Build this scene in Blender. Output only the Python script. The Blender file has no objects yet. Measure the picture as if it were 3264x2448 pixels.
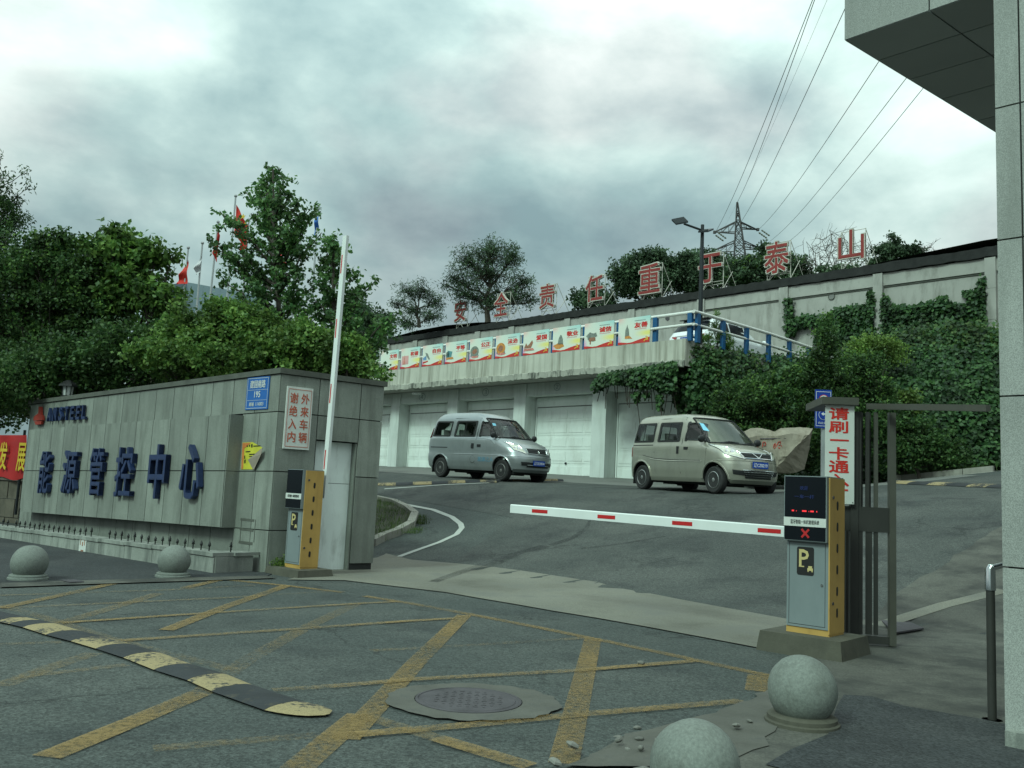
import bpy, bmesh, math, random
import numpy as np
from mathutils import Vector, Matrix
random.seed(7); RNG = np.random.default_rng(11)
scene = bpy.context.scene
COL = scene.collection
rad = math.radians

# ---------------------------------------------------------------- camera
FPX, PW, PH = 2850.0, 3264.0, 2448.0        # focal length and size of the photograph in its own pixels
pitch, roll, CH = rad(6.7), rad(2.75), 1.3
fw = np.array([0, math.cos(pitch), math.sin(pitch)])
_u = np.array([0, -math.sin(pitch), math.cos(pitch)]); _r = np.array([1.0, 0, 0])
rt = math.cos(roll)*_r + math.sin(roll)*_u
upv = -math.sin(roll)*_r + math.cos(roll)*_u
CAM = np.array([0, 0, CH])
cd = bpy.data.cameras.new('camera'); cam = bpy.data.objects.new('camera', cd); COL.objects.link(cam)
cd.sensor_width = 36.0; cd.lens = 36.0*FPX/PW; cd.clip_start = 0.1; cd.clip_end = 5000
cam.matrix_world = Matrix(((rt[0], upv[0], -fw[0], 0), (rt[1], upv[1], -fw[1], 0), (rt[2], upv[2], -fw[2], CH), (0, 0, 0, 1)))
scene.camera = cam

# ---------------------------------------------------------------- sky, sun, exposure
world = bpy.data.worlds.new('World'); scene.world = world; world.use_nodes = True
SKY_OFF = (22.494, 25.346, 0.27)
SUN_EL, SUN_AZ = 42.0, 220.0                 # degrees; azimuth clockwise from +Y
def build_world():
    nt = world.node_tree; N, Lk = nt.nodes, nt.links; N.clear()
    out = N.new('ShaderNodeOutputWorld'); bg = N.new('ShaderNodeBackground'); bg.inputs['Strength'].default_value = 0.1
    sky = N.new('ShaderNodeTexSky'); sky.sky_type = 'NISHITA'; sky.sun_disc = False
    sky.sun_elevation = rad(SUN_EL); sky.sun_rotation = rad(SUN_AZ)
    tc = N.new('ShaderNodeTexCoord'); sep = N.new('ShaderNodeSeparateXYZ'); Lk.new(tc.outputs['Generated'], sep.inputs[0])
    def math_(op, a, b=None, c=None):
        n = N.new('ShaderNodeMath'); n.operation = op
        for i, v in enumerate((a, b, c)):
            if v is None: continue
            if isinstance(v, (int, float)): n.inputs[i].default_value = v
            else: Lk.new(v, n.inputs[i])
        return n.outputs[0]
    # overcast sky: soft cloud masses, brighter towards the zenith as an overcast sky is
    mp = N.new('ShaderNodeMapping'); Lk.new(tc.outputs['Generated'], mp.inputs[0]); mp.inputs['Location'].default_value = SKY_OFF; mp.inputs['Scale'].default_value = (1, 1, 1.75)
    def noise(scale, detail, rough, dist, src):
        n = N.new('ShaderNodeTexNoise'); n.inputs['Scale'].default_value = scale; n.inputs['Detail'].default_value = detail
        n.inputs['Roughness'].default_value = rough; n.inputs['Distortion'].default_value = dist; Lk.new(src, n.inputs['Vector']); return n.outputs[0]
    a = noise(1.9, 2, 0.4, 0.1, mp.outputs[0]); b = noise(4.9, 9, 0.54, 0.12, mp.outputs[0])
    t = math_('ADD', math_('MULTIPLY', a, 0.55), math_('MULTIPLY', b, 0.45))
    rp = N.new('ShaderNodeValToRGB'); Lk.new(t, rp.inputs[0]); el = rp.color_ramp.elements
    stops = [(0.37, (2.1, 3.15, 3.35)), (0.435, (2.9, 4.2, 4.25)), (0.485, (3.8, 5.2, 5.1)), (0.53, (4.9, 6.4, 6.1)), (0.58, (6.1, 7.6, 7.2)), (0.65, (7.6, 9.2, 8.7))]
    while len(el) < len(stops): el.new(0.5)
    for e, (p, c) in zip(el, stops): e.position = p; e.color = (*c, 1)
    # warmer grey patches on the thicker cloud
    wr = N.new('ShaderNodeMapRange'); wr.inputs[1].default_value = 0.45; wr.inputs[2].default_value = 0.60; Lk.new(noise(2.7, 4, 0.5, 0.2, mp.outputs[0]), wr.inputs[0])
    wm = N.new('ShaderNodeMix'); wm.data_type = 'RGBA'; wm.blend_type = 'MULTIPLY'; Lk.new(wr.outputs[0], wm.inputs[0]); Lk.new(rp.outputs[0], wm.inputs[6]); wm.inputs[7].default_value = (1.02, .90, .925, 1)
    # thin gaps of blue between the clouds
    gap = N.new('ShaderNodeMapRange'); gap.inputs[1].default_value = 0.60; gap.inputs[2].default_value = 0.74
    Lk.new(noise(0.9, 4, 0.5, 0.0, mp.outputs[0]), gap.inputs[0])
    sk = N.new('ShaderNodeMix'); sk.data_type = 'RGBA'; sk.blend_type = 'MULTIPLY'; sk.inputs[0].default_value = 1.0
    Lk.new(sky.outputs[0], sk.inputs[6]); sk.inputs[7].default_value = (1.5, 1.5, 1.4, 1)
    mx = N.new('ShaderNodeMix'); mx.data_type = 'RGBA'; Lk.new(math_('MULTIPLY', gap.outputs[0], 0.7), mx.inputs[0])
    Lk.new(wm.outputs[2], mx.inputs[6]); Lk.new(sk.outputs[2], mx.inputs[7])
    cie = math_('DIVIDE', math_('ADD', math_('MULTIPLY', math_('MAXIMUM', sep.outputs['Z'], 0.0), 2.0), 1.0), 1.72)
    fin = N.new('ShaderNodeVectorMath'); fin.operation = 'SCALE'; Lk.new(mx.outputs[2], fin.inputs[0]); Lk.new(cie, fin.inputs['Scale'])
    Lk.new(fin.outputs[0], bg.inputs['Color']); Lk.new(bg.outputs[0], out.inputs[0])
build_world()
sd = bpy.data.lights.new('sun', 'SUN'); sun = bpy.data.objects.new('sun', sd); COL.objects.link(sun)
sd.energy = 1.5; sd.angle = rad(16); sd.color = (0.72, 1.0, 0.86)
_az, _el = rad(SUN_AZ), rad(SUN_EL)
sun.rotation_euler = Vector((math.sin(_az)*math.cos(_el), math.cos(_az)*math.cos(_el), math.sin(_el))).to_track_quat('Z', 'Y').to_euler()
vs = scene.view_settings
vs.view_transform = 'Standard'; vs.look = 'None'; vs.exposure = 0.45; vs.gamma = 1.0; vs.use_curve_mapping = False
scene.render.engine = 'CYCLES'; cy = scene.cycles
cy.max_bounces = 6; cy.diffuse_bounces = 3; cy.glossy_bounces = 3; cy.transmission_bounces = 4; cy.transparent_max_bounces = 8
cy.use_denoising = True; cy.caustics_reflective = False; cy.caustics_refractive = False

# ---------------------------------------------------------------- from the photograph's pixels to places
def ray(px, py): return (px-PW/2)/FPX*rt - (py-PH/2)/FPX*upv + fw
def dep(px, py, Y): d = ray(px, py); return CAM + d*(Y/d[1])
def gflat(px, py, z=0.0): d = ray(px, py); return CAM + d*((z-CH)/d[2])
INB = np.array([math.sin(rad(42)), math.cos(rad(42)), 0.0])    # the way in through the gate
LRT = np.array([math.cos(rad(42)), -math.sin(rad(42)), 0.0])   # along the gate, to the right
S0 = 7.6
def gz(x, y):
    """height of the driveway: flat street, then a ramp to the forecourt"""
    x = np.asarray(x, float); y = np.asarray(y, float)
    s = INB[0]*x + INB[1]*y - S0; u = LRT[0]*x + LRT[1]*y
    r = np.clip((s-2.9)/7.3, 0, 1); r = r*0.75 + 0.25*r*r*(3-2*r)
    z = 1.42*r + 0.058*np.clip(s-11, 0, 14)
    z = z + r*(-0.016*np.clip(u+11, -14, 0) + 0.13*np.clip(u+10, 0, 7)*np.clip((s-9)/8, 0, 1))
    return z
def ghit(px, py, ymin=3.0, ymax=60.0):
    d = ray(px, py); t0 = None
    ts = np.linspace(ymin, ymax, 1200)/d[1]
    P = CAM[None, :] + ts[:, None]*d[None, :]
    f = P[:, 2]-gz(P[:, 0], P[:, 1]); k = np.where(f < 0)[0]
    i = k[0] if len(k) else int(np.argmin(f))
    p = P[i]; return np.array([p[0], p[1], float(gz(p[0], p[1]))])
class Plane:
    """an upright wall plane; u runs to the right as seen from the camera"""
    def __init__(s, p0, u):
        s.p0 = np.array(p0, float); s.u = np.array(u, float)/np.linalg.norm(u); s.n = np.array([s.u[1], -s.u[0], 0.0])
        if s.n @ (CAM-s.p0) < 0: s.n = -s.n
    def at(s, px, py, off=0.0): d = ray(px, py); return CAM + d*(((s.p0+s.n*off-CAM)@s.n)/(d@s.n))
    def uv(s, px, py, off=0.0): p = s.at(px, py, off); return float((p-s.p0)@s.u), float(p[2])
    def w(s, u, z, off=0.0): q = s.p0 + s.u*u + s.n*off; return np.array([q[0], q[1], z])
def Zm(x0, y0, sc): return lambda x, y: (x0+x*sc, y0+y*sc)
z1 = Zm(0, 1100, .5877); z2 = Zm(0, 400, .5877); z3 = Zm(1100, 850, .4747); z4 = Zm(2000, 700, .5714)
z5 = Zm(2300, 1200, .7525); z6 = Zm(0, 1700, .5877); z7 = Zm(1100, 1600, .6329); z8 = Zm(2200, 0, .5424)
UP = np.array([0, 0, 1.0])

# ---------------------------------------------------------------- materials
def new_mat(name):
    m = bpy.data.materials.new(name); m.use_nodes = True
    return m, m.node_tree, m.node_tree.nodes['Principled BSDF']
def mat(name, col, rough=.7, var=.2, scale=3.0, bump=.0, bscale=60.0, metal=0.0, spec=.4, objvar=0.0, speck=0.0, sscale=120.0,
        stain=None, stain_amt=0.0, stain_scale=(1.5, 1.5, .25), stain_lo=.5, stain_hi=.72, emit=None, es=1.0, coat=0.0, island=0.0):
    m, nt, b = new_mat(name); N, Lk = nt.nodes, nt.links
    b.inputs['Roughness'].default_value = rough; b.inputs['Metallic'].default_value = metal; b.inputs['Specular IOR Level'].default_value = spec
    b.inputs['Coat Weight'].default_value = coat; b.inputs['Coat Roughness'].default_value = .08
    geo = N.new('ShaderNodeNewGeometry')
    def noise(sc, det, rg=.55, src=None):
        n = N.new('ShaderNodeTexNoise'); n.inputs['Scale'].default_value = sc; n.inputs['Detail'].default_value = det; n.inputs['Roughness'].default_value = rg
        Lk.new(src or geo.outputs['Position'], n.inputs['Vector']); return n.outputs[0]
    def mixc(fac, a, c):
        x = N.new('ShaderNodeMix'); x.data_type = 'RGBA'
        if isinstance(fac, float): x.inputs[0].default_value = fac
        else: Lk.new(fac, x.inputs[0])
        for k, v in ((6, a), (7, c)):
            if isinstance(v, tuple): x.inputs[k].default_value = (*v[:3], 1)
            else: Lk.new(v, x.inputs[k])
        return x.outputs[2]
    def mr(src, a, b_, c, d):
        x = N.new('ShaderNodeMapRange'); Lk.new(src, x.inputs[0])
        for i, v in enumerate((a, b_, c, d)): x.inputs[i+1].default_value = v
        return x.outputs[0]
    def scalec(c, f):
        x = N.new('ShaderNodeVectorMath'); x.operation = 'SCALE'
        if isinstance(c, tuple): x.inputs[0].default_value = c[:3]
        else: Lk.new(c, x.inputs[0])
        Lk.new(f, x.inputs['Scale']); return x.outputs[0]
    c = scalec(col, mr(noise(scale, 6, .6), .3, .7, 1-var, 1+var))
    if objvar:
        oi = N.new('ShaderNodeObjectInfo'); c = scalec(c, mr(oi.outputs['Random'], 0, 1, 1-objvar, 1+objvar))
    if island:
        c = scalec(c, mr(geo.outputs['Random Per Island'], 0, 1, 1-island, 1+island))
    if speck:
        c = scalec(c, mr(noise(sscale, 3, .7), .35, .65, 1-speck, 1+speck))
    if stain is not None:
        mp = N.new('ShaderNodeMapping'); Lk.new(geo.outputs['Position'], mp.inputs[0]); mp.inputs['Scale'].default_value = stain_scale
        c = mixc(mr(noise(2.0, 7, .65, mp.outputs[0]), stain_lo, stain_hi, 0, stain_amt), c, stain)
    Lk.new(c, b.inputs['Base Color'])
    if bump:
        bn = N.new('ShaderNodeBump'); bn.inputs['Strength'].default_value = bump; bn.inputs['Distance'].default_value = .01
        Lk.new(noise(bscale, 4, .6), bn.inputs['Height']); Lk.new(bn.outputs[0], b.inputs['Normal'])
    if emit: b.inputs['Emission Color'].default_value = (*emit, 1); b.inputs['Emission Strength'].default_value = es
    return m
def leaf_mat(name, c1, c2, trans=.38):
    m, nt, b = new_mat(name); N, Lk = nt.nodes, nt.links
    geo = N.new('ShaderNodeNewGeometry'); rp = N.new('ShaderNodeValToRGB'); Lk.new(geo.outputs['Random Per Island'], rp.inputs[0])
    e = rp.color_ramp.elements; e[0].color = (*c1, 1); e[1].color = (*c2, 1); e[0].position = .1; e[1].position = 1
    ns = N.new('ShaderNodeTexNoise'); ns.inputs['Scale'].default_value = 1.5; ns.inputs['Detail'].default_value = 4; Lk.new(geo.outputs['Position'], ns.inputs['Vector'])
    mr = N.new('ShaderNodeMapRange'); Lk.new(ns.outputs[0], mr.inputs[0]); mr.inputs[1].default_value = .35; mr.inputs[2].default_value = .65; mr.inputs[3].default_value = .5; mr.inputs[4].default_value = 1.5
    sc = N.new('ShaderNodeVectorMath'); sc.operation = 'SCALE'; Lk.new(rp.outputs[0], sc.inputs[0]); Lk.new(mr.outputs[0], sc.inputs['Scale'])
    Lk.new(sc.outputs[0], b.inputs['Base Color']); b.inputs['Roughness'].default_value = .5; b.inputs['Specular IOR Level'].default_value = .3
    tr = N.new('ShaderNodeBsdfTranslucent'); Lk.new(sc.outputs[0], tr.inputs['Color'])
    ms = N.new('ShaderNodeMixShader'); ms.inputs[0].default_value = trans; Lk.new(b.outputs[0], ms.inputs[1]); Lk.new(tr.outputs[0], ms.inputs[2])
    Lk.new(ms.outputs[0], N['Material Output'].inputs[0]); return m
def glass_mat(name, tint, rough=.03, refl=.9):
    m, nt, b = new_mat(name); N, Lk = nt.nodes, nt.links; N.remove(b)
    t = N.new('ShaderNodeBsdfTransparent'); t.inputs[0].default_value = (*tint, 1)
    g = N.new('ShaderNodeBsdfGlossy'); g.inputs['Roughness'].default_value = rough; g.inputs[0].default_value = (refl, refl, refl, 1)
    fr = N.new('ShaderNodeFresnel'); fr.inputs[0].default_value = 1.5
    ms = N.new('ShaderNodeMixShader'); Lk.new(fr.outputs[0], ms.inputs[0]); Lk.new(t.outputs[0], ms.inputs[1]); Lk.new(g.outputs[0], ms.inputs[2])
    Lk.new(ms.outputs[0], N['Material Output'].inputs[0]); return m
def paint_mat(name, col, base, lo=.42, hi=.58, big=1.2, opac=1.0):
    """worn road paint: patches where the asphalt shows through"""
    m, nt, b = new_mat(name); N, Lk = nt.nodes, nt.links; geo = N.new('ShaderNodeNewGeometry')
    def noise(sc, det, rg):
        n = N.new('ShaderNodeTexNoise'); n.inputs['Scale'].default_value = sc; n.inputs['Detail'].default_value = det; n.inputs['Roughness'].default_value = rg
        Lk.new(geo.outputs['Position'], n.inputs['Vector']); return n.outputs[0]
    a = noise(big, 3, .5); f = noise(26, 6, .75)
    mth = N.new('ShaderNodeMath'); mth.operation = 'MULTIPLY_ADD'; Lk.new(f, mth.inputs[0]); mth.inputs[1].default_value = .75; 
    m2 = N.new('ShaderNodeMath'); m2.operation = 'MULTIPLY'; Lk.new(a, m2.inputs[0]); m2.inputs[1].default_value = .5; Lk.new(m2.outputs[0], mth.inputs[2])
    mr = N.new('ShaderNodeMapRange'); Lk.new(mth.outputs[0], mr.inputs[0]); mr.inputs[1].default_value = lo; mr.inputs[2].default_value = hi
    sp = N.new('ShaderNodeVectorMath'); sp.operation = 'SCALE'; sp.inputs[0].default_value = col
    mr2 = N.new('ShaderNodeMapRange'); Lk.new(noise(140, 3, .7), mr2.inputs[0]); mr2.inputs[1].default_value = .35; mr2.inputs[2].default_value = .65; mr2.inputs[3].default_value = .7; mr2.inputs[4].default_value = 1.25
    Lk.new(mr2.outputs[0], sp.inputs['Scale']); b.inputs['Roughness'].default_value = .8
    if base is None:
        Lk.new(sp.outputs[0], b.inputs['Base Color']); tr = N.new('ShaderNodeBsdfTransparent'); ms = N.new('ShaderNodeMixShader'); fl = N.new('ShaderNodeMath'); fl.operation = 'MULTIPLY'; fl.inputs[1].default_value = opac
        Lk.new(mr.outputs[0], fl.inputs[0]); Lk.new(fl.outputs[0], ms.inputs[0]); Lk.new(tr.outputs[0], ms.inputs[1]); Lk.new(b.outputs[0], ms.inputs[2]); Lk.new(ms.outputs[0], N['Material Output'].inputs[0])
    else:
        mx = N.new('ShaderNodeMix'); mx.data_type = 'RGBA'; Lk.new(mr.outputs[0], mx.inputs[0]); mx.inputs[6].default_value = (*base, 1); Lk.new(sp.outputs[0], mx.inputs[7]); Lk.new(mx.outputs[2], b.inputs['Base Color'])
    return m
def gradient_print(name):
    """printed poster ground: white field, pale teal at one upper corner, yellow glow at the right, pink edge at the left (generated coords)"""
    m, nt, b = new_mat(name); N, Lk = nt.nodes, nt.links
    uv = N.new('ShaderNodeUVMap'); sep = N.new('ShaderNodeSeparateXYZ'); Lk.new(uv.outputs[0], sep.inputs[0])
    X, Y = sep.outputs[0], sep.outputs[1]
    def M(op, a, b_):
        n = N.new('ShaderNodeMath'); n.operation = op; n.use_clamp = op in ('MULTIPLY', 'SUBTRACT')
        for i, v in enumerate((a, b_)):
            if isinstance(v, (int, float)): n.inputs[i].default_value = v
            else: Lk.new(v, n.inputs[i])
        return n.outputs[0]
    def R(src, a, b_): 
        n = N.new('ShaderNodeMapRange'); n.interpolation_type = 'SMOOTHSTEP'; Lk.new(src, n.inputs[0]); n.inputs[1].default_value = a; n.inputs[2].default_value = b_; return n.outputs[0]
    def mix(f, a, c):
        n = N.new('ShaderNodeMix'); n.data_type = 'RGBA'; Lk.new(f, n.inputs[0])
        if isinstance(a, tuple): n.inputs[6].default_value = (*a, 1)
        else: Lk.new(a, n.inputs[6])
        n.inputs[7].default_value = (*c, 1); return n.outputs[2]
    teal = M('MULTIPLY', R(Y, .55, 1.0), R(X, .15, 1.0)); pink = M('MULTIPLY', R(Y, .7, 1.0), R(X, .3, 0.0))
    pink2 = M('MULTIPLY', R(Y, .5, .1), R(X, .14, 0.0)); yel = M('MULTIPLY', M('MULTIPLY', R(X, .45, .95), R(Y, .2, .34)), R(Y, .52, .40))
    c = mix(M('MULTIPLY', teal, .8), (.72, .76, .66), (.36, .68, .66)); c = mix(M('MULTIPLY', pink, .7), c, (.85, .45, .42))
    c = mix(M('MULTIPLY', pink2, .9), c, (.75, .3, .55)); c = mix(M('MULTIPLY', yel, .8), c, (.85, .75, .12))
    Lk.new(c, b.inputs['Base Color']); b.inputs['Roughness'].default_value = .45; return m

MT = {}
ASPH = (.055, .064, .060)
def asphalt_mat(name, col, light, dark, crack=.5):
    """worn asphalt: coarse aggregate, dusty and oily patches, meandering cracks"""
    m, nt, b = new_mat(name); N, Lk = nt.nodes, nt.links; geo = N.new('ShaderNodeNewGeometry'); P = geo.outputs['Position']
    def noise(sc, det, rg, src=None):
        n = N.new('ShaderNodeTexNoise'); n.inputs['Scale'].default_value = sc; n.inputs['Detail'].default_value = det; n.inputs['Roughness'].default_value = rg
        Lk.new(src or P, n.inputs['Vector']); return n
    def mr(src, a, b_, c, d):
        x = N.new('ShaderNodeMapRange'); Lk.new(src, x.inputs[0])
        for i, v in enumerate((a, b_, c, d)): x.inputs[i+1].default_value = v
        return x.outputs[0]
    def mix(f, a, c):
        x = N.new('ShaderNodeMix'); x.data_type = 'RGBA'; Lk.new(f, x.inputs[0])
        for k, v in ((6, a), (7, c)):
            if isinstance(v, tuple): x.inputs[k].default_value = (*v, 1)
            else: Lk.new(v, x.inputs[k])
        return x.outputs[2]
    def mul(c, f): x = N.new('ShaderNodeVectorMath'); x.operation = 'SCALE'; Lk.new(c, x.inputs[0]); Lk.new(f, x.inputs['Scale']); return x.outputs[0]
    c = mix(mr(noise(.42, 7, .62).outputs[0], .43, .62, 0, .95), col, light)
    c = mix(mr(noise(.8, 6, .7).outputs[0], .50, .66, 0, .85), c, dark)
    v = N.new('ShaderNodeTexVoronoi'); v.inputs['Scale'].default_value = 85; Lk.new(P, v.inputs['Vector']); sp = N.new('ShaderNodeSeparateColor'); Lk.new(v.outputs['Color'], sp.inputs[0])
    c = mul(c, mr(sp.outputs[0], 0, 1, .58, 1.5)); c = mul(c, mr(noise(30, 5, .75).outputs[0], .3, .7, .72, 1.3))
    wv = N.new('ShaderNodeVectorMath'); wv.operation = 'MULTIPLY_ADD'; Lk.new(noise(1.3, 6, .65).outputs['Color'], wv.inputs[0]); wv.inputs[1].default_value = (1.1, 1.1, 1.1); Lk.new(P, wv.inputs[2])
    e = N.new('ShaderNodeTexVoronoi'); e.feature = 'DISTANCE_TO_EDGE'; e.inputs['Scale'].default_value = .42; Lk.new(wv.outputs[0], e.inputs['Vector'])
    ck = N.new('ShaderNodeMath'); ck.operation = 'MULTIPLY'; Lk.new(mr(e.outputs['Distance'], .004, .010, crack, 0), ck.inputs[0]); Lk.new(mr(noise(.5, 3, .5).outputs[0], .46, .56, 0, 1), ck.inputs[1])
    c = mix(ck.outputs[0], c, tuple(t*.35 for t in col)); Lk.new(c, b.inputs['Base Color']); b.inputs['Roughness'].default_value = .85; b.inputs['Specular IOR Level'].default_value = .3
    bn = N.new('ShaderNodeBump'); bn.inputs['Strength'].default_value = .5; bn.inputs['Distance'].default_value = .006; Lk.new(v.outputs['Distance'], bn.inputs['Height']); Lk.new(bn.outputs[0], b.inputs['Normal'])
    return m
MT['asphalt'] = asphalt_mat('asphalt', ASPH, (.075, .083, .076), (.036, .042, .041), .7)
MT['asphalt_drive'] = asphalt_mat('asphalt_drive', (.052, .058, .054), (.078, .083, .076), (.03, .033, .033), .6)
MT['tyre_mark'] = paint_mat('tyre_mark', (.02, .021, .022), None, .46, .75, 1.5, .42)
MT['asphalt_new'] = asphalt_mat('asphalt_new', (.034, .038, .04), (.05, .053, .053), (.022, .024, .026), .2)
MT['concrete_strip'] = mat('concrete_strip', (.175, .17, .138), .85, .35, .7, .25, 45, speck=.2, sscale=60, stain=(.13, .13, .115), stain_amt=.75, stain_scale=(.7, .7, .7), stain_lo=.46, stain_hi=.66)
MT['concrete_path'] = mat('concrete_path', (.088, .087, .074), .85, .3, 1.4, .3, 40, speck=.25, sscale=60, stain=(.036, .037, .033), stain_amt=.9, stain_scale=(.8, .8, .8), stain_lo=.46, stain_hi=.62)
MT['forecourt'] = mat('forecourt_concrete', (.15, .155, .14), .85, .25, 1.0, .2, 40, stain=(.1, .105, .1), stain_amt=.6, stain_scale=(.5, .5, .5))
MT['granite'] = mat('granite', (.215, .232, .203), .6, .16, 1.4, .08, 80, speck=.3, sscale=150, objvar=.13, stain=(.11, .12, .102), stain_amt=.8, stain_scale=(2.4, 2.4, .35), stain_lo=.47, stain_hi=.7)
MT['granite_pillar'] = mat('granite_pillar', (.3, .312, .29), .55, .09, 1.4, .05, 80, speck=.34, sscale=170, objvar=.1, stain=(.18, .19, .17), stain_amt=.6, stain_scale=(3, 3, .3))
MT['soffit'] = mat('soffit_panel', (.36, .375, .37), .5, .08, 1.2, objvar=.08, speck=.1, sscale=150)
MT['joint'] = mat('dark_joint', (.03, .032, .03), .9, .2)
MT['cap'] = mat('weathered_cap', (.09, .095, .08), .8, .3, 4, .2, 60)
MT['planter'] = mat('planter_stone', (.27, .285, .255), .8, .2, 2, .15, 60, speck=.2, objvar=.08, stain=(.1, .11, .1), stain_amt=.85, stain_scale=(2.5, 2.5, .4), stain_lo=.45, stain_hi=.65)
MT['spike'] = mat('black_iron', (.015, .016, .016), .5, .1, metal=.3)
MT['blue_letter'] = mat('navy_letter', (.016, .032, .095), .45, .2, 6, spec=.4, stain=(.05, .06, .085), stain_amt=.4, stain_scale=(4, 4, 4))
MT['red_letter'] = mat('red_emblem', (.33, .035, .02), .5, .2, 6)
MT['white_door'] = mat('white_door', (.74, .8, .77), .5, .05, 3, stain=(.3, .31, .28), stain_amt=.6, stain_scale=(3, 3, .7))
MT['sign_white'] = mat('sign_white', (.62, .64, .6), .45, .05, 3, stain=(.45, .45, .4), stain_amt=.5, stain_scale=(3, 3, 1))
MT['sign_red'] = mat('sign_red', (.48, .1, .05), .5, .1, 8)
MT['sign_red2'] = mat('sign_red_bright', (.6, .03, .02), .5, .1, 8)
MT['sign_blue'] = mat('sign_blue', (.01, .11, .38), .4, .1, 3)
MT['trafficblue'] = mat('traffic_blue', (.012, .05, .32), .4, .1, 3)
MT['ink'] = mat('black_ink', (.015, .015, .015), .5, .1)
MT['cab_grey'] = mat('cabinet_grey', (.2, .235, .24), .45, .06, 2, stain=(.16, .19, .2), stain_amt=.5, stain_scale=(2, 2, .6))
MT['cab_yellow'] = mat('cabinet_yellow', (.5, .31, .09), .5, .1, 3, stain=(.3, .17, .05), stain_amt=.5, stain_scale=(3, 3, .6))
MT['screen'] = mat('black_screen', (.006, .008, .011), .2, .1, 3, spec=.22)
MT['barrier_white'] = mat('barrier_white', (.72, .75, .73), .4, .04, 3)
MT['reflect_red'] = mat('reflective_red', (.5, .02, .02), .35, .1, 30)
MT['led_red'] = mat('led_red', (.3, .01, .01), .5, emit=(1, .04, .05), es=.75)
MT['led_dim'] = mat('led_dim_red', (.2, .01, .01), .5, emit=(1, .04, .04), es=.13)
MT['led_blue'] = mat('led_blue_dim', (.01, .02, .08), .5, emit=(.05, .12, .6), es=.05)
MT['pgold'] = mat('pale_gold', (.55, .45, .2), .5, .1)
MT['pedestal'] = mat('pedestal_concrete', (.085, .082, .062), .85, .3, 3, .3, 40, stain=(.045, .045, .036), stain_amt=.7)
MT['gate_steel'] = mat('gate_steel', (.085, .085, .07), .5, .15, 3, metal=.2, stain=(.08, .07, .05), stain_amt=.4, stain_scale=(3, 3, .5))
MT['gate_dark'] = mat('gate_dark', (.036, .036, .032), .55, .15, 3)
MT['stainless'] = mat('stainless', (.5, .52, .52), .18, .05, 3, metal=1.0)
MT['dark_metal'] = mat('dark_metal', (.025, .03, .033), .45, .1, metal=.4)
MT['bollard'] = mat('bollard_stone', (.17, .188, .168), .75, .1, 5, .15, 60, speck=.18, sscale=70, stain=(.085, .09, .078), stain_amt=.7, stain_scale=(5, 5, 5), stain_lo=.5, stain_hi=.75)
MT['yellow_line'] = paint_mat('yellow_line', (.255, .168, .06), None, .47, .74, .8, .8)
MT['yellow_line_old'] = paint_mat('yellow_line_old', (.30, .2, .075), None, .54, .82, .7, .48)
MT['white_line'] = paint_mat('white_line', (.44, .46, .42), None, .40, .54, 1.2, .95)
MT['bump_yellow'] = paint_mat('bump_yellow', (.30, .235, .12), (.03, .031, .031), .55, .62, 2.2)
MT['bump_black'] = mat('bump_black', (.022, .025, .028), .7, .3, 4, .3, 50, stain=(.1, .085, .05), stain_amt=.5, stain_scale=(5, 5, 5), stain_lo=.58, stain_hi=.7)
MT['iron'] = mat('cast_iron', (.075, .068, .075), .75, .25, 5, .3, 60, metal=.1)
MT['collar'] = mat('collar_concrete', (.10, .098, .084), .9, .25, 4, .4, 40, stain=(.07, .07, .065), stain_amt=.8, stain_scale=(4, 4, 4))
MT['kerb'] = mat('kerb_concrete', (.27, .26, .225), .85, .2, 3, .2, 40, objvar=.1, stain=(.14, .14, .12), stain_amt=.6)
MT['render_wall'] = mat('rendered_wall', (.37, .365, .335), .9, .12, .8, .15, 30, stain=(.18, .175, .155), stain_amt=.85, stain_scale=(1.2, 1.2, .35), stain_lo=.5, stain_hi=.72)
MT['fascia'] = mat('terrace_concrete', (.50, .50, .43), .9, .12, .9, .25, 25, stain=(.2, .19, .15), stain_amt=.9, stain_scale=(2.4, 2.4, .14), stain_lo=.47, stain_hi=.7)
MT['lip'] = mat('broken_lip', (.36, .36, .31), .9, .25, 2, .5, 18, stain=(.06, .065, .055), stain_amt=.9, stain_scale=(2.5, 2.5, .6), stain_lo=.52, stain_hi=.62)
MT['garage_wall'] = mat('garage_wall', (.6, .64, .61), .85, .1, 1.0, .1, 30, stain=(.38, .4, .36), stain_amt=.6, stain_scale=(2, 2, .25))
MT['garage_door'] = mat('garage_door', (.78, .83, .79), .6, .06, 1.0, stain=(.55, .57, .52), stain_amt=.6, stain_scale=(1.5, 1.5, .5))
MT['tar'] = mat('tarred_coping', (.022, .023, .022), .85, .4, 3, .6, 12)
MT['rail_white'] = mat('rail_white', (.7, .7, .66), .4, .08, 4)
MT['rail_blue'] = mat('rail_blue', (.012, .09, .22), .45, .12, 4)
MT['char_red'] = mat('channel_red', (.25, .032, .028), .6, .15, 3)
MT['char_edge'] = mat('channel_edge', (.5, .48, .42), .7, .2, 4, stain=(.2, .17, .12), stain_amt=.6, stain_scale=(6, 6, 6), stain_lo=.55)
MT['poster'] = gradient_print('poster_print')
MT['poster_red'] = mat('poster_red', (.55, .04, .03), .45, .15, 6)
MT['poster_gold'] = mat('poster_gold', (.75, .45, .05), .45, .1)
MT['poster_title'] = mat('poster_title', (.62, .025, .02), .45, .1)
MT['poster_grey'] = mat('poster_grey', (.25, .3, .3), .5, .1)
MT['poster_pink'] = mat('poster_pink', (.68, .36, .34), .5, .1)
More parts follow.
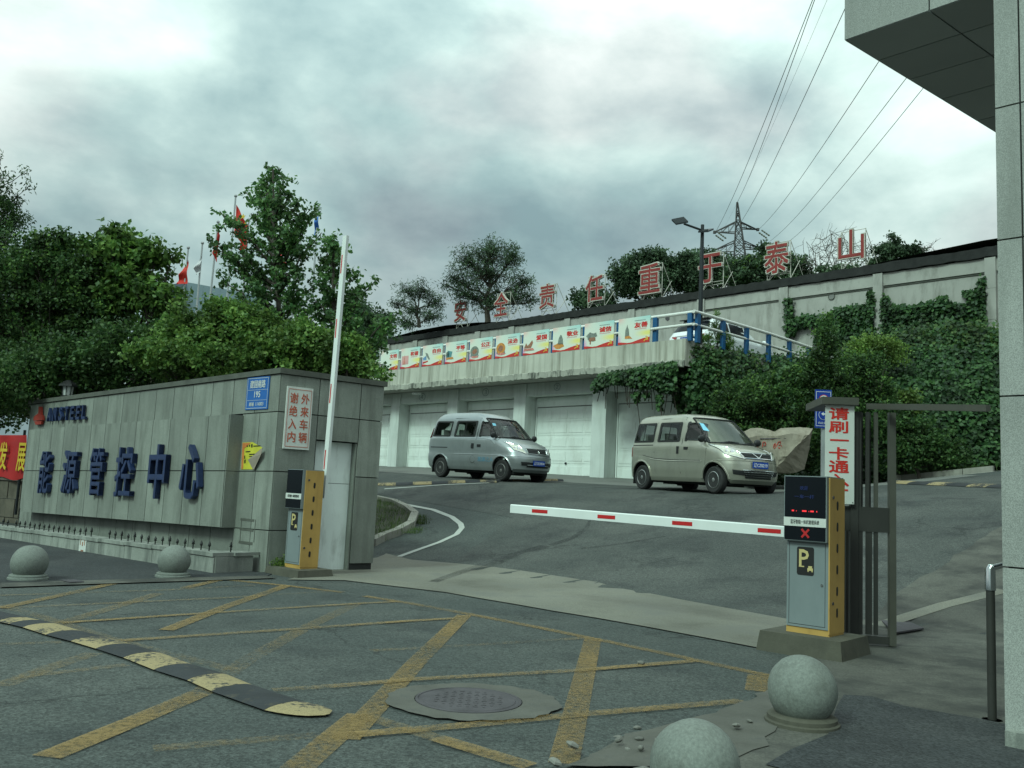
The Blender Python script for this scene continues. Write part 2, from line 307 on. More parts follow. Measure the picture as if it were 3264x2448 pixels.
for k, c in dict(dk=(.2, .23, .2), brown=(.32, .15, .09), orange=(.6, .25, .06), teal=(.1, .28, .3), pink=(.6, .22, .18), blue=(.15, .3, .5)).items():
    MT['pic_'+k] = mat('print_'+k, c, .5, .35, 14)
MT['bark'] = mat('bark', (.06, .05, .04), .9, .3, 8, .4, 30)
MT['deadwood'] = mat('dead_wood', (.11, .1, .09), .9, .3, 8)
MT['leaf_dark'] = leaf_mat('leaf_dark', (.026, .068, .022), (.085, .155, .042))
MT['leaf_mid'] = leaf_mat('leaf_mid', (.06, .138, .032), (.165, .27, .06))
MT['leaf_ginkgo'] = leaf_mat('leaf_ginkgo', (.052, .13, .045), (.13, .235, .07))
MT['leaf_light'] = leaf_mat('leaf_light', (.095, .18, .036), (.2, .29, .07))
MT['leaf_far'] = leaf_mat('leaf_far', (.05, .09, .05), (.105, .165, .085))
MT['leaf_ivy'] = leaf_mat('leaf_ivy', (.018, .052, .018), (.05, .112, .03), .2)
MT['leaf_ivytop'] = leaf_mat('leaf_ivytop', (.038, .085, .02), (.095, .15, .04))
MT['grass'] = leaf_mat('grass_blade', (.05, .095, .025), (.11, .16, .05))
MT['soil'] = mat('soil', (.05, .048, .035), .95, .3, 3, .4, 30)
MT['hillgreen'] = mat('hill_green', (.035, .06, .025), .95, .4, .6, .4, 6)
MT['rock'] = mat('rock', (.27, .24, .19), .85, .25, 1.6, .5, 14, stain=(.15, .125, .09), stain_amt=.8, stain_scale=(1.2, 1.2, 1.2))
MT['carve_red'] = mat('carved_red', (.42, .05, .03), .7, .2)
MT['bluegrey_clad'] = mat('blue_grey_cladding', (.16, .22, .25), .55, .06, .6)
MT['pylon'] = mat('galvanised_dark', (.06, .06, .06), .6, .3, 2, stain=(.1, .05, .04), stain_amt=.6, stain_scale=(.5, .5, .5))
MT['insul'] = mat('insulator', (.1, .11, .08), .3, .1)
MT['wire'] = mat('wire', (.14, .15, .15), .6, .1)
MT['flag_red'] = mat('flag_red', (.5, .025, .015), .7, .2, 3)
MT['flag_white'] = mat('flag_white', (.5, .5, .52), .7, .15, 3)
MT['flag_blue'] = mat('flag_blue', (.03, .13, .45), .7, .15, 3)
MT['flag_yellow'] = mat('flag_yellow', (.7, .5, .04), .7, .15, 3)
MT['pole'] = mat('pole_steel', (.4, .42, .42), .35, .05, metal=.5)
MT['banner'] = mat('banner_red', (.4, .015, .015), .6, .15, 3)
MT['banner_txt'] = mat('banner_yellow', (.6, .42, .03), .6, .1)
MT['brownwall'] = mat('brown_wall', (.12, .105, .08), .9, .3, 3, .4, 25, stain=(.05, .05, .04), stain_amt=.7)
MT['lampglass'] = mat('lamp_glass', (.5, .52, .5), .3, .1)
# vehicles
MT['silver_blue'] = mat('silver_blue_paint', (.34, .37, .375), .32, .04, 2, metal=.55, coat=.5, stain=(.26, .28, .27), stain_amt=.5, stain_scale=(2, 2, 1))
MT['silver_gold'] = mat('silver_champagne_paint', (.385, .38, .315), .32, .04, 2, metal=.55, coat=.5, stain=(.27, .27, .23), stain_amt=.5, stain_scale=(2, 2, 1))
MT['car_white'] = mat('white_paint', (.72, .75, .76), .25, .03, 2, coat=.6)
MT['glass'] = glass_mat('window_glass', (.84, .89, .87))
MT['glass_dark'] = glass_mat('tinted_glass', (.22, .26, .26))
MT['rubber'] = mat('rubber', (.02, .021, .021), .75, .2, 10)
MT['plastic'] = mat('black_plastic', (.018, .019, .02), .5, .1)
MT['tyre'] = mat('tyre', (.028, .028, .028), .85, .25, 10, .2, 60)
MT['rim'] = mat('rim_silver', (.42, .43, .42), .35, .1, 6, metal=.8)
MT['rim_dull'] = mat('rim_dull', (.2, .2, .19), .5, .2, 6, metal=.6)
MT['chrome'] = mat('chrome', (.7, .71, .7), .12, .03, metal=1)
MT['lamp_clear'] = mat('headlight_glass', (.6, .61, .5), .25, .3, 22, metal=.25, coat=.8)
MT['lamp_red'] = mat('tail_light', (.35, .015, .012), .2, .1, coat=.6)
MT['plate_blue'] = mat('plate_blue', (.01, .06, .34), .4, .05)
MT['plate_white'] = mat('plate_white', (.75, .77, .78), .4, .02)
MT['seat'] = mat('seat_cloth', (.2, .2, .19), .9, .1)
MT['seat_cover'] = mat('seat_cover_white', (.6, .62, .6), .9, .1)
MT['interior'] = mat('interior_dark', (.2, .2, .19), .9, .1)
MT['decal'] = mat('decal_blue', (.12, .32, .46), .5, .3, 10)
MT['decal_sky'] = mat('decal_sky', (.2, .5, .65), .5, .3, 10)
MT['torn_yellow'] = mat('torn_yellow', (.55, .52, .05), .5, .2, 6)
MT['torn_orange'] = mat('torn_orange', (.6, .2, .06), .5, .2, 6)
MT['paper_back'] = mat('paper_back', (.3, .25, .2), .8, .15, 6)
MT['rubble'] = mat('rubble', (.17, .168, .15), .9, .3, 9, .4, 30, objvar=.2)

# ---------------------------------------------------------------- mesh helpers
WM = {}                                        # world matrix of every object that parents others
class MB:
    def __init__(s): s.v, s.f, s.mi = [], [], []
    def add(s, vs, fs, m=0):
        k = len(s.v); s.v += [tuple(map(float, p)) for p in vs]; s.f += [tuple(i+k for i in f) for f in fs]; s.mi += [m]*len(fs); return s
    def box(s, o, a, b, c, m=0):
        o, a, b, c = (np.asarray(t, float) for t in (o, a, b, c))
        P = [o, o+a, o+a+b, o+b, o+c, o+a+c, o+a+b+c, o+b+c]
        F = [(0, 3, 2, 1), (4, 5, 6, 7), (0, 1, 5, 4), (1, 2, 6, 5), (2, 3, 7, 6), (3, 0, 4, 7)]
        if np.dot(np.cross(a, b), c) < 0: F = [f[::-1] for f in F]
        return s.add(P, F, m)
    def cbox(s, c, d, m=0, X=(1, 0, 0), Y=(0, 1, 0), Z=(0, 0, 1)):
        X, Y, Z = (np.asarray(t, float) for t in (X, Y, Z)); a, b, e = X*d[0], Y*d[1], Z*d[2]
        return s.box(np.asarray(c, float)-a/2-b/2-e/2, a, b, e, m)
    def prism(s, poly, ext, m=0, mside=None):
        poly = [np.asarray(p, float) for p in poly]; ext = np.asarray(ext, float); n = len(poly)
        nrm = sum((np.cross(poly[i]-poly[0], poly[(i+1) % n]-poly[0]) for i in range(n)), np.zeros(3))
        if nrm @ ext < 0: poly = poly[::-1]
        s.add(poly+[p+ext for p in poly], [tuple(range(n))[::-1], tuple(range(n, 2*n))], m)
        k = len(s.v)-2*n
        for i in range(n):
            j = (i+1) % n; s.f.append((k+i, k+j, k+n+j, k+n+i)); s.mi.append(m if mside is None else mside)
        return s
    def quadbox(s, c4, ext, m=0): return s.prism(c4, ext, m)
    def tube(s, pts, r, n=8, m=0, caps=True):
        pts = [np.asarray(p, float) for p in pts]; rs = r if isinstance(r, (list, tuple, np.ndarray)) else [r]*len(pts)
        rings = []; ref = None
        for i, p in enumerate(pts):
            t = pts[min(i+1, len(pts)-1)]-pts[max(i-1, 0)]; t = t/(np.linalg.norm(t)+1e-9)
            if ref is None or abs(ref @ t) > .95: ref = np.array([0, 0, 1.]) if abs(t[2]) < .9 else np.array([1., 0, 0])
            a = np.cross(t, ref); a /= np.linalg.norm(a); b = np.cross(t, a); ref = -b
            rings.append([p+rs[i]*(a*math.cos(q)+b*math.sin(q)) for q in np.linspace(0, 2*math.pi, n, endpoint=False)])
        vs = [q for rg in rings for q in rg]; fs = []
        for i in range(len(rings)-1):
            for j in range(n):
                k = (j+1) % n; fs.append((i*n+j, i*n+k, (i+1)*n+k, (i+1)*n+j))
        if caps: fs += [tuple(range(n))[::-1], tuple(range((len(rings)-1)*n, len(rings)*n))]
        return s.add(vs, [f[::-1] for f in fs], m)
    def lathe(s, c, prof, n=16, m=0, axis=(0, 0, 1), ref=(1, 0, 0), caps=True):
        c = np.asarray(c, float); ax = np.asarray(axis, float); ax /= np.linalg.norm(ax); a = np.asarray(ref, float); a -= ax*(a@ax); a /= np.linalg.norm(a); b = np.cross(ax, a)
        vs = []; fs = []; K = len(prof)
        for r, z in prof:
            vs += [c+ax*z+r*(a*math.cos(q)+b*math.sin(q)) for q in np.linspace(0, 2*math.pi, n, endpoint=False)]
        for i in range(K-1):
            for j in range(n):
                k = (j+1) % n; fs.append((i*n+j, i*n+k, (i+1)*n+k, (i+1)*n+j))
        if caps: fs += [tuple(range(n))[::-1], tuple(range((K-1)*n, K*n))]
        return s.add(vs, fs, m)
    def sphere(s, c, r, nu=24, nv=14, m=0):
        return s.lathe(c, [(max(1e-4, r*math.sin(t)), -r*math.cos(t)) for t in np.linspace(0.02, math.pi-.02, nv)], nu, m)
    def grid(s, P, m=0):
        """P[i][j] points"""
        R, Cc = len(P), len(P[0]); vs = [q for row in P for q in row]
        return s.add(vs, [(i*Cc+j, i*Cc+j+1, (i+1)*Cc+j+1, (i+1)*Cc+j) for i in range(R-1) for j in range(Cc-1)], m)
def link(name, mesh, parent=None, loc=(0, 0, 0), rot=(0, 0, 0)):
    o = bpy.data.objects.new(name, mesh); COL.objects.link(o); o.location = loc; o.rotation_euler = rot
    if parent is not None: o.parent = parent
    m = Matrix.LocRotScale(Vector(loc), o.rotation_euler, None); WM[o] = (WM[parent] @ m) if parent is not None else m
    return o
def build(name, mb, mats, parent=None, world=True, smooth=False, loc=None):
    """one mesh object; world=True: the builder's points are world points and are moved into the parent's frame"""
    if isinstance(mats, str): mats = [mats]
    v = np.array(mb.v, float)
    base = np.zeros(3)
    if parent is not None and world:
        inv = np.array(WM[parent].inverted()); v = v @ inv[:3, :3].T + inv[:3, 3]
    if parent is None and loc is None and world: loc = (v.min(0)+v.max(0))/2; loc[2] = v[:, 2].min()
    if loc is not None: base = np.asarray(loc, float); v = v-base
    me = bpy.data.meshes.new(name); me.from_pydata(v.tolist(), [], mb.f)
    for k in mats: me.materials.append(MT[k])
    if len(mats) > 1: me.polygons.foreach_set('material_index', mb.mi)
    if smooth:
        me.polygons.foreach_set('use_smooth', [True]*len(me.polygons)); me.set_sharp_from_angle(angle=rad(38))
    me.validate(); me.update()
    return link(name, me, parent, tuple(base))
def tag(o, label=None, cat=None, group=None, kind=None):
    if label: o['label'] = label
    if cat: o['category'] = cat
    if group: o['group'] = group
    if kind: o['kind'] = kind
    return o
def thing(name, label, cat, loc=(0, 0, 0), rot=(0, 0, 0), group=None):
    return tag(link(name, None, None, tuple(float(t) for t in loc), rot), label, cat, group)
def struct(name, mb, mats, **k): return tag(build(name, mb, mats, **k), kind='structure')
# lettering: glyph outlines -> meshes
GLY = {}
def glyph(s, ext, off=0.0, font_res=2):
    k = (s, round(ext, 4), off)
    if k not in GLY:
        c = bpy.data.curves.new('t', 'FONT'); c.body = s; c.extrude = ext/2; c.offset = off; c.resolution_u = font_res
        o = bpy.data.objects.new('t', c); COL.objects.link(o)
        me = bpy.data.meshes.new_from_object(o.evaluated_get(bpy.context.evaluated_depsgraph_get()))
        v = np.array([p.co[:] for p in me.vertices]); f = [tuple(p.vertices) for p in me.polygons]
        bpy.data.objects.remove(o); bpy.data.curves.remove(c); bpy.data.meshes.remove(me)
        GLY[k] = (v, f)
    return GLY[k]
def text_into(mb, s, o, ax, ay, ext=.003, off=0.0, m=0, bold=0.0, shear=0.0):
    """fit the glyphs of s into the parallelogram o, o+ax, o+ay; the front face lies ext in front of it"""
    v, f = glyph(s, 1.0, off); o, ax, ay = (np.asarray(t, float) for t in (o, ax, ay))
    lo, hi = v.min(0), v.max(0); n = np.cross(ax, ay); n /= np.linalg.norm(n)
    q = (v-lo)/np.maximum(hi-lo, 1e-6)
    sh = [(0, 0, 0)] if not bold else [(-bold, -bold, 0), (bold, -bold, .03), (-bold, bold, .06), (bold, bold, .09)]
    for dx, dy, dz in sh:
        P = o + np.outer(q[:, 0]+dx+shear*(q[:, 1]-.5), ax) + np.outer(q[:, 1]+dy, ay) + np.outer(q[:, 2]*ext*(1+dz), n)
        mb.add(P, f, m)
    return mb
def text_plane(mb, s, pl, lb, rt_, off, ext=.003, foff=0.0, m=0, bold=0.0, tilt=0.0):
    """lb, rt_: photograph pixels of the lower left and upper right corner on plane pl"""
    u0, za = pl.uv(*lb, off); u1, zb = pl.uv(*rt_, off)
    return text_into(mb, s, pl.w(u0, za, off), pl.w(u1, za+tilt*(u1-u0), off)-pl.w(u0, za, off), UP*(zb-za-tilt*(u1-u0)), ext, foff, m, bold)
def panel(mb, pl, u0, u1, z0, z1_, off, th, gap=.004, tilt=0.0, m=0):
    g = gap
    P = [pl.w(u0+g, z0+g+tilt*(u0+g), off), pl.w(u1-g, z0+g+tilt*(u1-g), off), pl.w(u1-g, z1_-g+tilt*(u1-g), off), pl.w(u0+g, z1_-g+tilt*(u0+g), off)]
    return mb.prism(P, pl.n*th, m)

# ---------------------------------------------------------------- ground
def su(s, u): p = INB*(s+S0)+LRT*u; return p[0], p[1]
def ground_sheet():
    S = np.concatenate([[-900, -300, -100, -40], np.arange(-14, 2, 2), np.arange(2, 30, .5), [32, 36, 42, 60, 120, 400, 1200]])
    U = np.concatenate([[-1200, -400, -140, -70], np.arange(-45, 20, 1.0), [22, 26, 32, 45, 90, 300, 1200]])
    return [[(lambda p: (p[0], p[1], float(gz(p[0], p[1]))))(su(s, u)) for u in U] for s in S]
struct('ground', MB().grid(ground_sheet()), 'asphalt')
def poly_ground(name, pts, mat_, dz=.004, kind='structure', cell=.45, label=None):
    """a sheet on the driveway's surface bounded by ground points (x, y)"""
    pts = np.array([(p[0], p[1]) for p in pts]); bm = bmesh.new()
    f = bm.faces.new([bm.verts.new((p[0], p[1], 0)) for p in pts])
    lo, hi = pts.min(0), pts.max(0)
    for ax, nrm in ((0, (1, 0, 0)), (1, (0, 1, 0))):
        for c in np.arange(lo[ax]+cell, hi[ax], cell):
            co = [0, 0, 0]; co[ax] = c
            bmesh.ops.bisect_plane(bm, geom=bm.verts[:]+bm.edges[:]+bm.faces[:], plane_co=co, plane_no=nrm)
    for v in bm.verts: v.co.z = float(gz(v.co.x, v.co.y))+dz
    bmesh.ops.recalc_face_normals(bm, faces=bm.faces[:])
    if bm.faces and sum(f.normal.z for f in bm.faces) < 0: bmesh.ops.reverse_faces(bm, faces=bm.faces[:])
    me = bpy.data.meshes.new(name); bm.to_mesh(me); bm.free(); me.materials.append(MT[mat_])
    return tag(link(name, me), label, kind=kind)
def wob(pts, amp=.05, step=.35, seed=1):
    """a ragged outline: subdivide and jitter"""
    r = random.Random(seed); out = []
    for i in range(len(pts)):
        a, b = np.array(pts[i][:2], float), np.array(pts[(i+1) % len(pts)][:2], float); n = max(1, int(np.linalg.norm(b-a)/step))
        for k in range(n):
            p = a+(b-a)*k/n; out.append((p[0]+(r.uniform(-amp, amp) if k else 0), p[1]+(r.uniform(-amp, amp) if k else 0)))
    return out
G_ = lambda x, y: gflat(x, y)
poly_ground('driveway', [su(1.5, -9.2), su(1.5, 2.2), su(9, 9), su(16, 13), su(22, 8), su(13.4, -11), su(12.6, -26), su(9, -26), su(6.5, -12.5), su(3.5, -11)], 'asphalt_drive', .004)
poly_ground('concrete_strip', wob([G_(915, 1850), G_(1100, 1852), G_(1420, 1890), G_(1900, 1972), G_(2413, 2067), G_(2560, 2075), G_(2560, 1985), G_(2270, 1932), G_(1900, 1862), G_(1560, 1815), G_(1310, 1787), G_(1230, 1772), G_(1090, 1800)], .03, .5, 3), 'concrete_strip', .011)
poly_ground('forecourt', [su(11.6, -27), su(12.4, -9.5), su(16, -6), su(18.5, -8), su(19, -30), su(14, -32)], 'forecourt', .006)
path_pts = [G_(2560, 2060), G_(2620, 2040), G_(2760, 2030), (3.55, 9.6), (4.9, 11.4), (8.2, 14.6), (12, 12), (9, 3), (4, 2), (2.2, 3.2), G_(2240, 2448), G_(1800, 2448), G_(1880, 2418), G_(1990, 2352), G_(2100, 2330), G_(2240, 2292), G_(2330, 2262), G_(2450, 2205), G_(2470, 2150)]
poly_ground('footpath', wob(path_pts, .035, .3, 5), 'concrete_path', .012)
poly_ground('asphalt_reflection_patch', wob([G_(2690, 2222), G_(2780, 2228), G_(2880, 2258), G_(3127, 2300), G_(3264, 2330), (7, 4.5), (5, 2.5), (2.6, 3.4), G_(2440, 2448), G_(2520, 2400), G_(2640, 2350)], .02, .3, 8), 'asphalt_new', .018)  # dark asphalt, part of its darkness a dashboard reflection put into the colour
poly_ground('broken_concrete', wob([G_(1790, 2450), G_(1880, 2415), G_(1990, 2349), G_(2100, 2327), G_(2240, 2288), G_(2330, 2258), G_(2455, 2200), G_(2490, 2240), G_(2470, 2340), G_(2400, 2400), G_(2300, 2450)], .045, .12, 15), 'collar', .017)
poly_ground('side_pavement', wob([G_(0, 1862), G_(330, 1852), G_(700, 1842), G_(850, 1838), G_(900, 1815), (-3.3, 12.4), (-9, 17.5), (-22, 29), (-26, 24)], .015, .6, 4), 'asphalt_new', .010)
poly_ground('kerb_edging', [G_(0, 1876), G_(330, 1864), G_(700, 1852), G_(880, 1846), G_(850, 1838), G_(700, 1842), G_(330, 1852), G_(0, 1862)], 'concrete_path', .015)
poly_ground('planting_bed', [su(1.6, -13), su(1.6, -40), su(9, -60), su(30, -60), su(30, -33), su(12, -30), su(9, -24), su(5.5, -15.5)], 'soil', .012)
# yellow box marking
yl = [0]
def line(pts, w, m='yellow_line', fn=G_, dz0=.0045, name='yellow_marking', w1=None):
    mb = MB(); P = [np.array(fn(*p)) for p in pts]; L_, R_ = [], []
    z = dz0+.0003*yl[0]; yl[0] += 1; w1 = w1 or w
    for i, p in enumerate(P):
        t = P[min(i+1, len(P)-1)]-P[max(i-1, 0)]; t[2] = 0; t /= np.linalg.norm(t); n = np.array([-t[1], t[0], 0])
        h = (w+(w1-w)*i/(len(P)-1))*.44
        for S_, q in ((L_, p+n*h), (R_, p-n*h)): S_.append((q[0], q[1], float(gz(q[0], q[1]))+z))
    return struct(name, mb.grid([R_, L_]), m)
line([(0, 1871), (330, 1861), (693, 1848)], .10, 'yellow_line_old')
line([(693, 1846), (900, 1866), (1093, 1889)], .13)
line([(1163, 1901), (1330, 1928), (1492, 1958), (1700, 1998), (1891, 2037), (2080, 2076), (2239, 2110), (2345, 2133), (2474, 2160)], .13)
line([(2425, 2155), (2420, 2206)], .22)
line([(1890, 2035), (1850, 2208), (1796, 2437)], .17)
line([(1480, 1962), (1330, 2110), (1228, 2222), (1100, 2359), (1130, 2310), (1010, 2403), (940, 2460)][0:4], .17)
line([(1150, 2280), (1060, 2355), (945, 2455)], .18)
line([(1140, 1923), (980, 2000)], .16, 'yellow_line_old'); line([(960, 2010), (788, 2106), (640, 2211)], .16, 'yellow_line_old'); line([(640, 2211), (420, 2305), (147, 2417)], .17)
line([(917, 1867), (720, 1935), (529, 2011)], .15); line([(300, 2085), (160, 2130), (0, 2190)], .15, 'yellow_line_old')
line([(699, 1850), (588, 1876)], .14); line([(505, 1894), (350, 1942), (194, 1988)], .15, 'yellow_line_old')
line([(358, 1862), (217, 1894), (0, 1941)], .14)
line([(0, 1900), (547, 1882), (811, 1867)], .10, 'yellow_line_old')
line([(0, 1941), (329, 1926), (693, 1909), (1046, 1888)], .10, 'yellow_line_old')
line([(194, 1988), (623, 1959), (1140, 1926), (1263, 1920)], .10)
line([(352, 2047), (700, 2024), (1011, 2003), (1300, 1982), (1454, 1973)], .11)
line([(0, 2058), (194, 2050)], .10, 'yellow_line_old')
line([(47, 2164), (405, 2123)], .11, 'yellow_line_old'); line([(1182, 2078), (1500, 2060), (1859, 2037)], .10, 'yellow_line_old')
line([(870, 2205), (1100, 2189), (1309, 2170), (1840, 2141), (2226, 2109)], .11)
line([(488, 2393), (982, 2352), (1138, 2347)], .12, 'yellow_line_old'); line([(1138, 2347), (1500, 2316), (1878, 2280), (2366, 2239)], .125)
line([(0, 1932), (150, 1975), (353, 2041), (746, 2141)], .14, 'yellow_line_old'); line([(1140, 2282), (1391, 2359)], .13, 'yellow_line_old'); line([(1391, 2359), (1689, 2450)], .14)
# driveway lines
yl[0] = 0
D_ = lambda x, y: ghit(x, y)
line([(1215, 1602), (1300, 1611), (1380, 1627), (1440, 1650), (1468, 1672), (1472, 1685), (1455, 1705), (1400, 1730), (1330, 1755), (1272, 1777)], .13, 'white_line', D_, .0105, 'white_marking')
line([(1225, 1560), (1420, 1546), (1560, 1540)], .12, 'white_line', D_, .0105, 'white_marking')
line([(2880, 1526), (3000, 1512), (3195, 1494)], .2, 'white_line', D_, .0105, 'white_marking')
line([(1380, 1858), (1480, 1822), (1640, 1770), (1740, 1742)], .16, 'tyre_mark', D_, .0105, 'tyre_marking', .3); line([(1850, 1752), (1980, 1735), (2120, 1712)], .14, 'tyre_mark', D_, .0105, 'tyre_marking', .1); line([(1755, 1740), (1830, 1715), (1870, 1685), (1880, 1660)], .2, 'tyre_mark', D_, .0105, 'tyre_marking', .06)
line([(2800, 2000), (2900, 1968), (3010, 1935), (3130, 1905), (3200, 1888)], .24, 'concrete_strip', D_, .0145, 'path_edge', .2)

# ---------------------------------------------------------------- entrance sign wall
C0 = gflat(846, 1826)
hd = lambda a: np.array([math.sin(rad(a)), math.cos(rad(a)), 0.0])
LW, IW = hd(-48), hd(50)                       # the long face runs along LW, the short face along IW
WL = Plane(C0, -LW); WR = Plane(C0, IW)
TL = .0218                                     # the wall top and its courses fall slightly towards the far end
wall = thing('sign_wall', 'long grey granite entrance wall carrying navy characters and a white side door', 'sign wall', C0)
def fp(a, b): return C0 + LW*a + IW*b
def wblock(a0, a1, b0, b1, z0, z1_):
    mb = MB(); e = .022
    P = [fp(a0+e, b0+e), fp(a1, b0+e), fp(a1, b1), fp(a0+e, b1)]
    bot = [p+UP*z0 for p in P]; top = [p+UP*(z1_-TL*a) for p, a in zip(P, (a0, a1, a1, a0))]
    return mb.add(bot+top, [(0, 3, 2, 1), (4, 5, 6, 7), (0, 1, 5, 4), (1, 2, 6, 5), (2, 3, 7, 6), (3, 0, 4, 7)][::1], 0)
core = MB()
for q in ((0, 9.05, 0, .64, -.3, 2.76), (.17, 9.05, .6405, 1.29, -.3, 2.755), (0, 9.05, 1.2905, 1.69, -.3, 2.752), (0, .1695, .6405, 1.29, 1.90, 2.748)):
    b = wblock(*q); core.add(b.v, [f[::-1] for f in b.f])
build('core', core, 'joint', wall)
def wpanel(pl, u0, u1, za, zb, off=0.0, th=.022, t=0.0, g=.007, m='granite'):
    build('panel', panel(MB(), pl, u0, u1, za, zb, off-.022, th, g, t), m, wall)
n_ = 15
for i in range(n_):                            # top course
    wpanel(WL, -.6*(i+1), -.6*i, 2.225, 2.76, 0, t=TL)
for i in range(2):
    for za, zb in ((-.2, .575), (.575, 1.39), (1.39, 2.225)): wpanel(WL, -.45*(i+1), -.45*i, za, zb, 0, t=TL)
for i in range(13):                            # recessed plinth under the letter board
    wpanel(WL, -.9-.62*(i+1), -.9-.62*i, -.25, .70, 0, t=TL)
for za, zb in ((.62, 1.39), (1.39, 2.225)): wpanel(WL, -9.0, -8.36, za, zb, 0, t=TL)
BO = .22                                       # the letter board stands proud
board = MB(); P = [WL.w(u, z+TL*u, .0) for u, z in ((-8.34, .585), (-.89, .585), (-.89, 2.2), (-8.34, 2.2))]
board.prism(P, WL.n*(BO-.024), 0); build('board_backing', board, 'joint', wall)
for i in range(13):
    u1 = -.89-.573*i; u0 = u1-.573
    for za, zb in ((.575, 1.385), (1.385, 2.205)): wpanel(WL, u0, u1, za, zb, BO, t=TL)
for za, zb in ((.575, 1.385), (1.385, 2.205)):
    o = WL.w(-.885, za+.004-TL*.885, .0)
    build('panel', MB().box(o, WL.u*.018, WL.n*(BO-.003), UP*(zb-za-.008)), 'granite', wall)
# short face with the door
for za, zb in ((-.1, .575), (.575, 1.39), (1.39, 2.225)): wpanel(WR, .012, .62, za, zb)
for u0, u1 in ((.012, .62), (.62, 1.31), (1.31, 1.71)): wpanel(WR, u0, u1, 2.225, 2.76)
wpanel(WR, .62, 1.31, 1.87, 2.225)
for za, zb in ((.10, 1.37), (1.37, 2.225)): wpanel(WR, 1.31, 1.71, za, zb)
build('jamb', MB().box(WR.w(1.285, -.05, -.16), WR.u*.022, WR.n*.14, UP*1.91), 'granite', wall)
build('jamb', MB().box(WR.w(.625, -.05, -.16), WR.u*.012, WR.n*.135, UP*1.91), 'granite', wall)
dr = MB().box(WR.w(.645, 0, -.15), WR.u*.635, WR.n*.03, UP*1.255); dr.box(WR.w(.645, 1.262, -.15), WR.u*.635, WR.n*.03, UP*.60)
door = build('door', dr, 'white_door', wall)
hnd = MB().box(WR.w(.70, .82, -.119), WR.u*.02, WR.n*.03, UP*.16); build('handle', hnd, 'dark_metal', door)
cap = MB(); e = .03
P = [fp(-e, -e), fp(9.08, -e), fp(9.08, 1.74), fp(-e, 1.74)]
cap.add([p+UP*(2.763-TL*a) for p, a in zip(P, (0, 9.05, 9.05, 0))]+[p+UP*(2.84-TL*a) for p, a in zip(P, (0, 9.05, 9.05, 0))], [f[::-1] for f in [(0, 3, 2, 1), (4, 5, 6, 7), (0, 1, 5, 4), (1, 2, 6, 5), (2, 3, 7, 6), (3, 0, 4, 7)]])
build('coping', cap, 'cap', wall)
mk = MB()                                      # faint sealed hatch low on the wall
for x0, y0, x1, y1 in ((1305, 945, 1380, 950), (1295, 1070, 1370, 1075), (1300, 945, 1303, 1070), (1376, 945, 1380, 1070), (1300, 1000, 1376, 1003)):
    a, b = WL.uv(*z1(x0, y1)), WL.uv(*z1(x1, y0)); mk.box(WL.w(a[0], min(a[1], b[1]), .0005), WL.u*max(.012, b[0]-a[0]), WL.n*.004, UP*max(.012, abs(b[1]-a[1])))
build('hatch_frame', mk, 'cap', wall)
for ch, x0, x1, y0, y1 in (('能', 222, 300, 578, 802), ('源', 348, 446, 572, 802), ('管', 494, 590, 560, 812), ('控', 636, 750, 555, 820), ('中', 815, 932, 540, 830), ('心', 990, 1122, 540, 830)):
    t = MB(); text_plane(t, ch, WL, z1(x0, y1), z1(x1, y0), BO+.012, .075, .004, bold=.008, tilt=TL)
    build('character', t, 'blue_letter', wall)
for i, ch in enumerate('ANSTEEL'):
    x = 266+i*31.5; t = MB(); text_plane(t, ch, WL, z1(x, 414-i*1.9), z1(x+26, 342-i*2.7), .02, .05, .012, bold=.02, tilt=TL); build('letter', t, 'blue_letter', wall)
em = MB()                                      # red emblem: a stem over a stepped, split base
def epoly(px): return [WL.at(*z1(x-6, y), .02) for x, y in px]
em.prism(epoly([(228, 335), (238, 335), (240, 378), (248, 386), (248, 408), (200, 411), (201, 390), (226, 370)]), WL.n*.045)
em.prism(epoly([(204, 415), (244, 412), (240, 430), (210, 433)]), WL.n*.043)
build('emblem', em, 'red_letter', wall)
# plates and notices on the wall
def plate(name, label, cat, pl, lb, rt_, off, th, m, tilt=0.0, group=None):
    u0, za = pl.uv(*lb, off); u1, zb = pl.uv(*rt_, off); p = pl.w((u0+u1)/2, za, off)
    t = thing(name, label, cat, p, group=group)
    bd = build('board', MB().box(pl.w(u0, za, off), pl.u*(u1-u0), pl.n*th, UP*(zb-za)), m, t)
    return t, u0, u1, za, zb, off+th
t, u0, u1, za, zb, o = plate('street_plate', 'blue street number plate with white lettering near the wall corner', 'street sign', WL, z1(1333, 352), z1(1468, 168), .002, .012, 'sign_blue')
W_, H_ = u1-u0, zb-za; tx = MB(); lp = lambda a, b: WL.w(u0+W_*a, za+H_*b, o+.001)
for tt, a, b, c, d, bo in (('建国南路', .16, .66, .68, .24, .004), ('195', .38, .37, .26, .19, .008), ('邮编', .18, .10, .2, .13, 0), ('114003', .47, .11, .34, .11, 0)):
    build('lettering', text_into(MB(), tt, lp(a, b), WL.u*W_*c, UP*H_*d, .003, bold=bo), 'sign_white', t)
ln = MB()
for a, b, c, d in ((.04, .955, .92, .012), (.04, .035, .92, .012), (.04, .60, .92, .008), (.04, .28, .92, .008)): ln.box(lp(a, b), WL.u*W_*c, WL.n*.002, UP*H_*d)
for a in (.04, .95): ln.box(lp(a, .049), WL.u*W_*.01, WL.n*.002, UP*H_*.904)
build('border', ln, 'sign_white', t)
t, u0, u1, za, zb, o = plate('notice_board', 'white notice board with two columns of red characters beside the side door', 'notice', WR, z1(1530, 560), z1(1695, 238), .004, .03, 'sign_white')
W_, H_ = u1-u0, zb-za; lp = lambda a, b: WR.w(u0+W_*a, za+H_*b, o+.001); tx = MB()
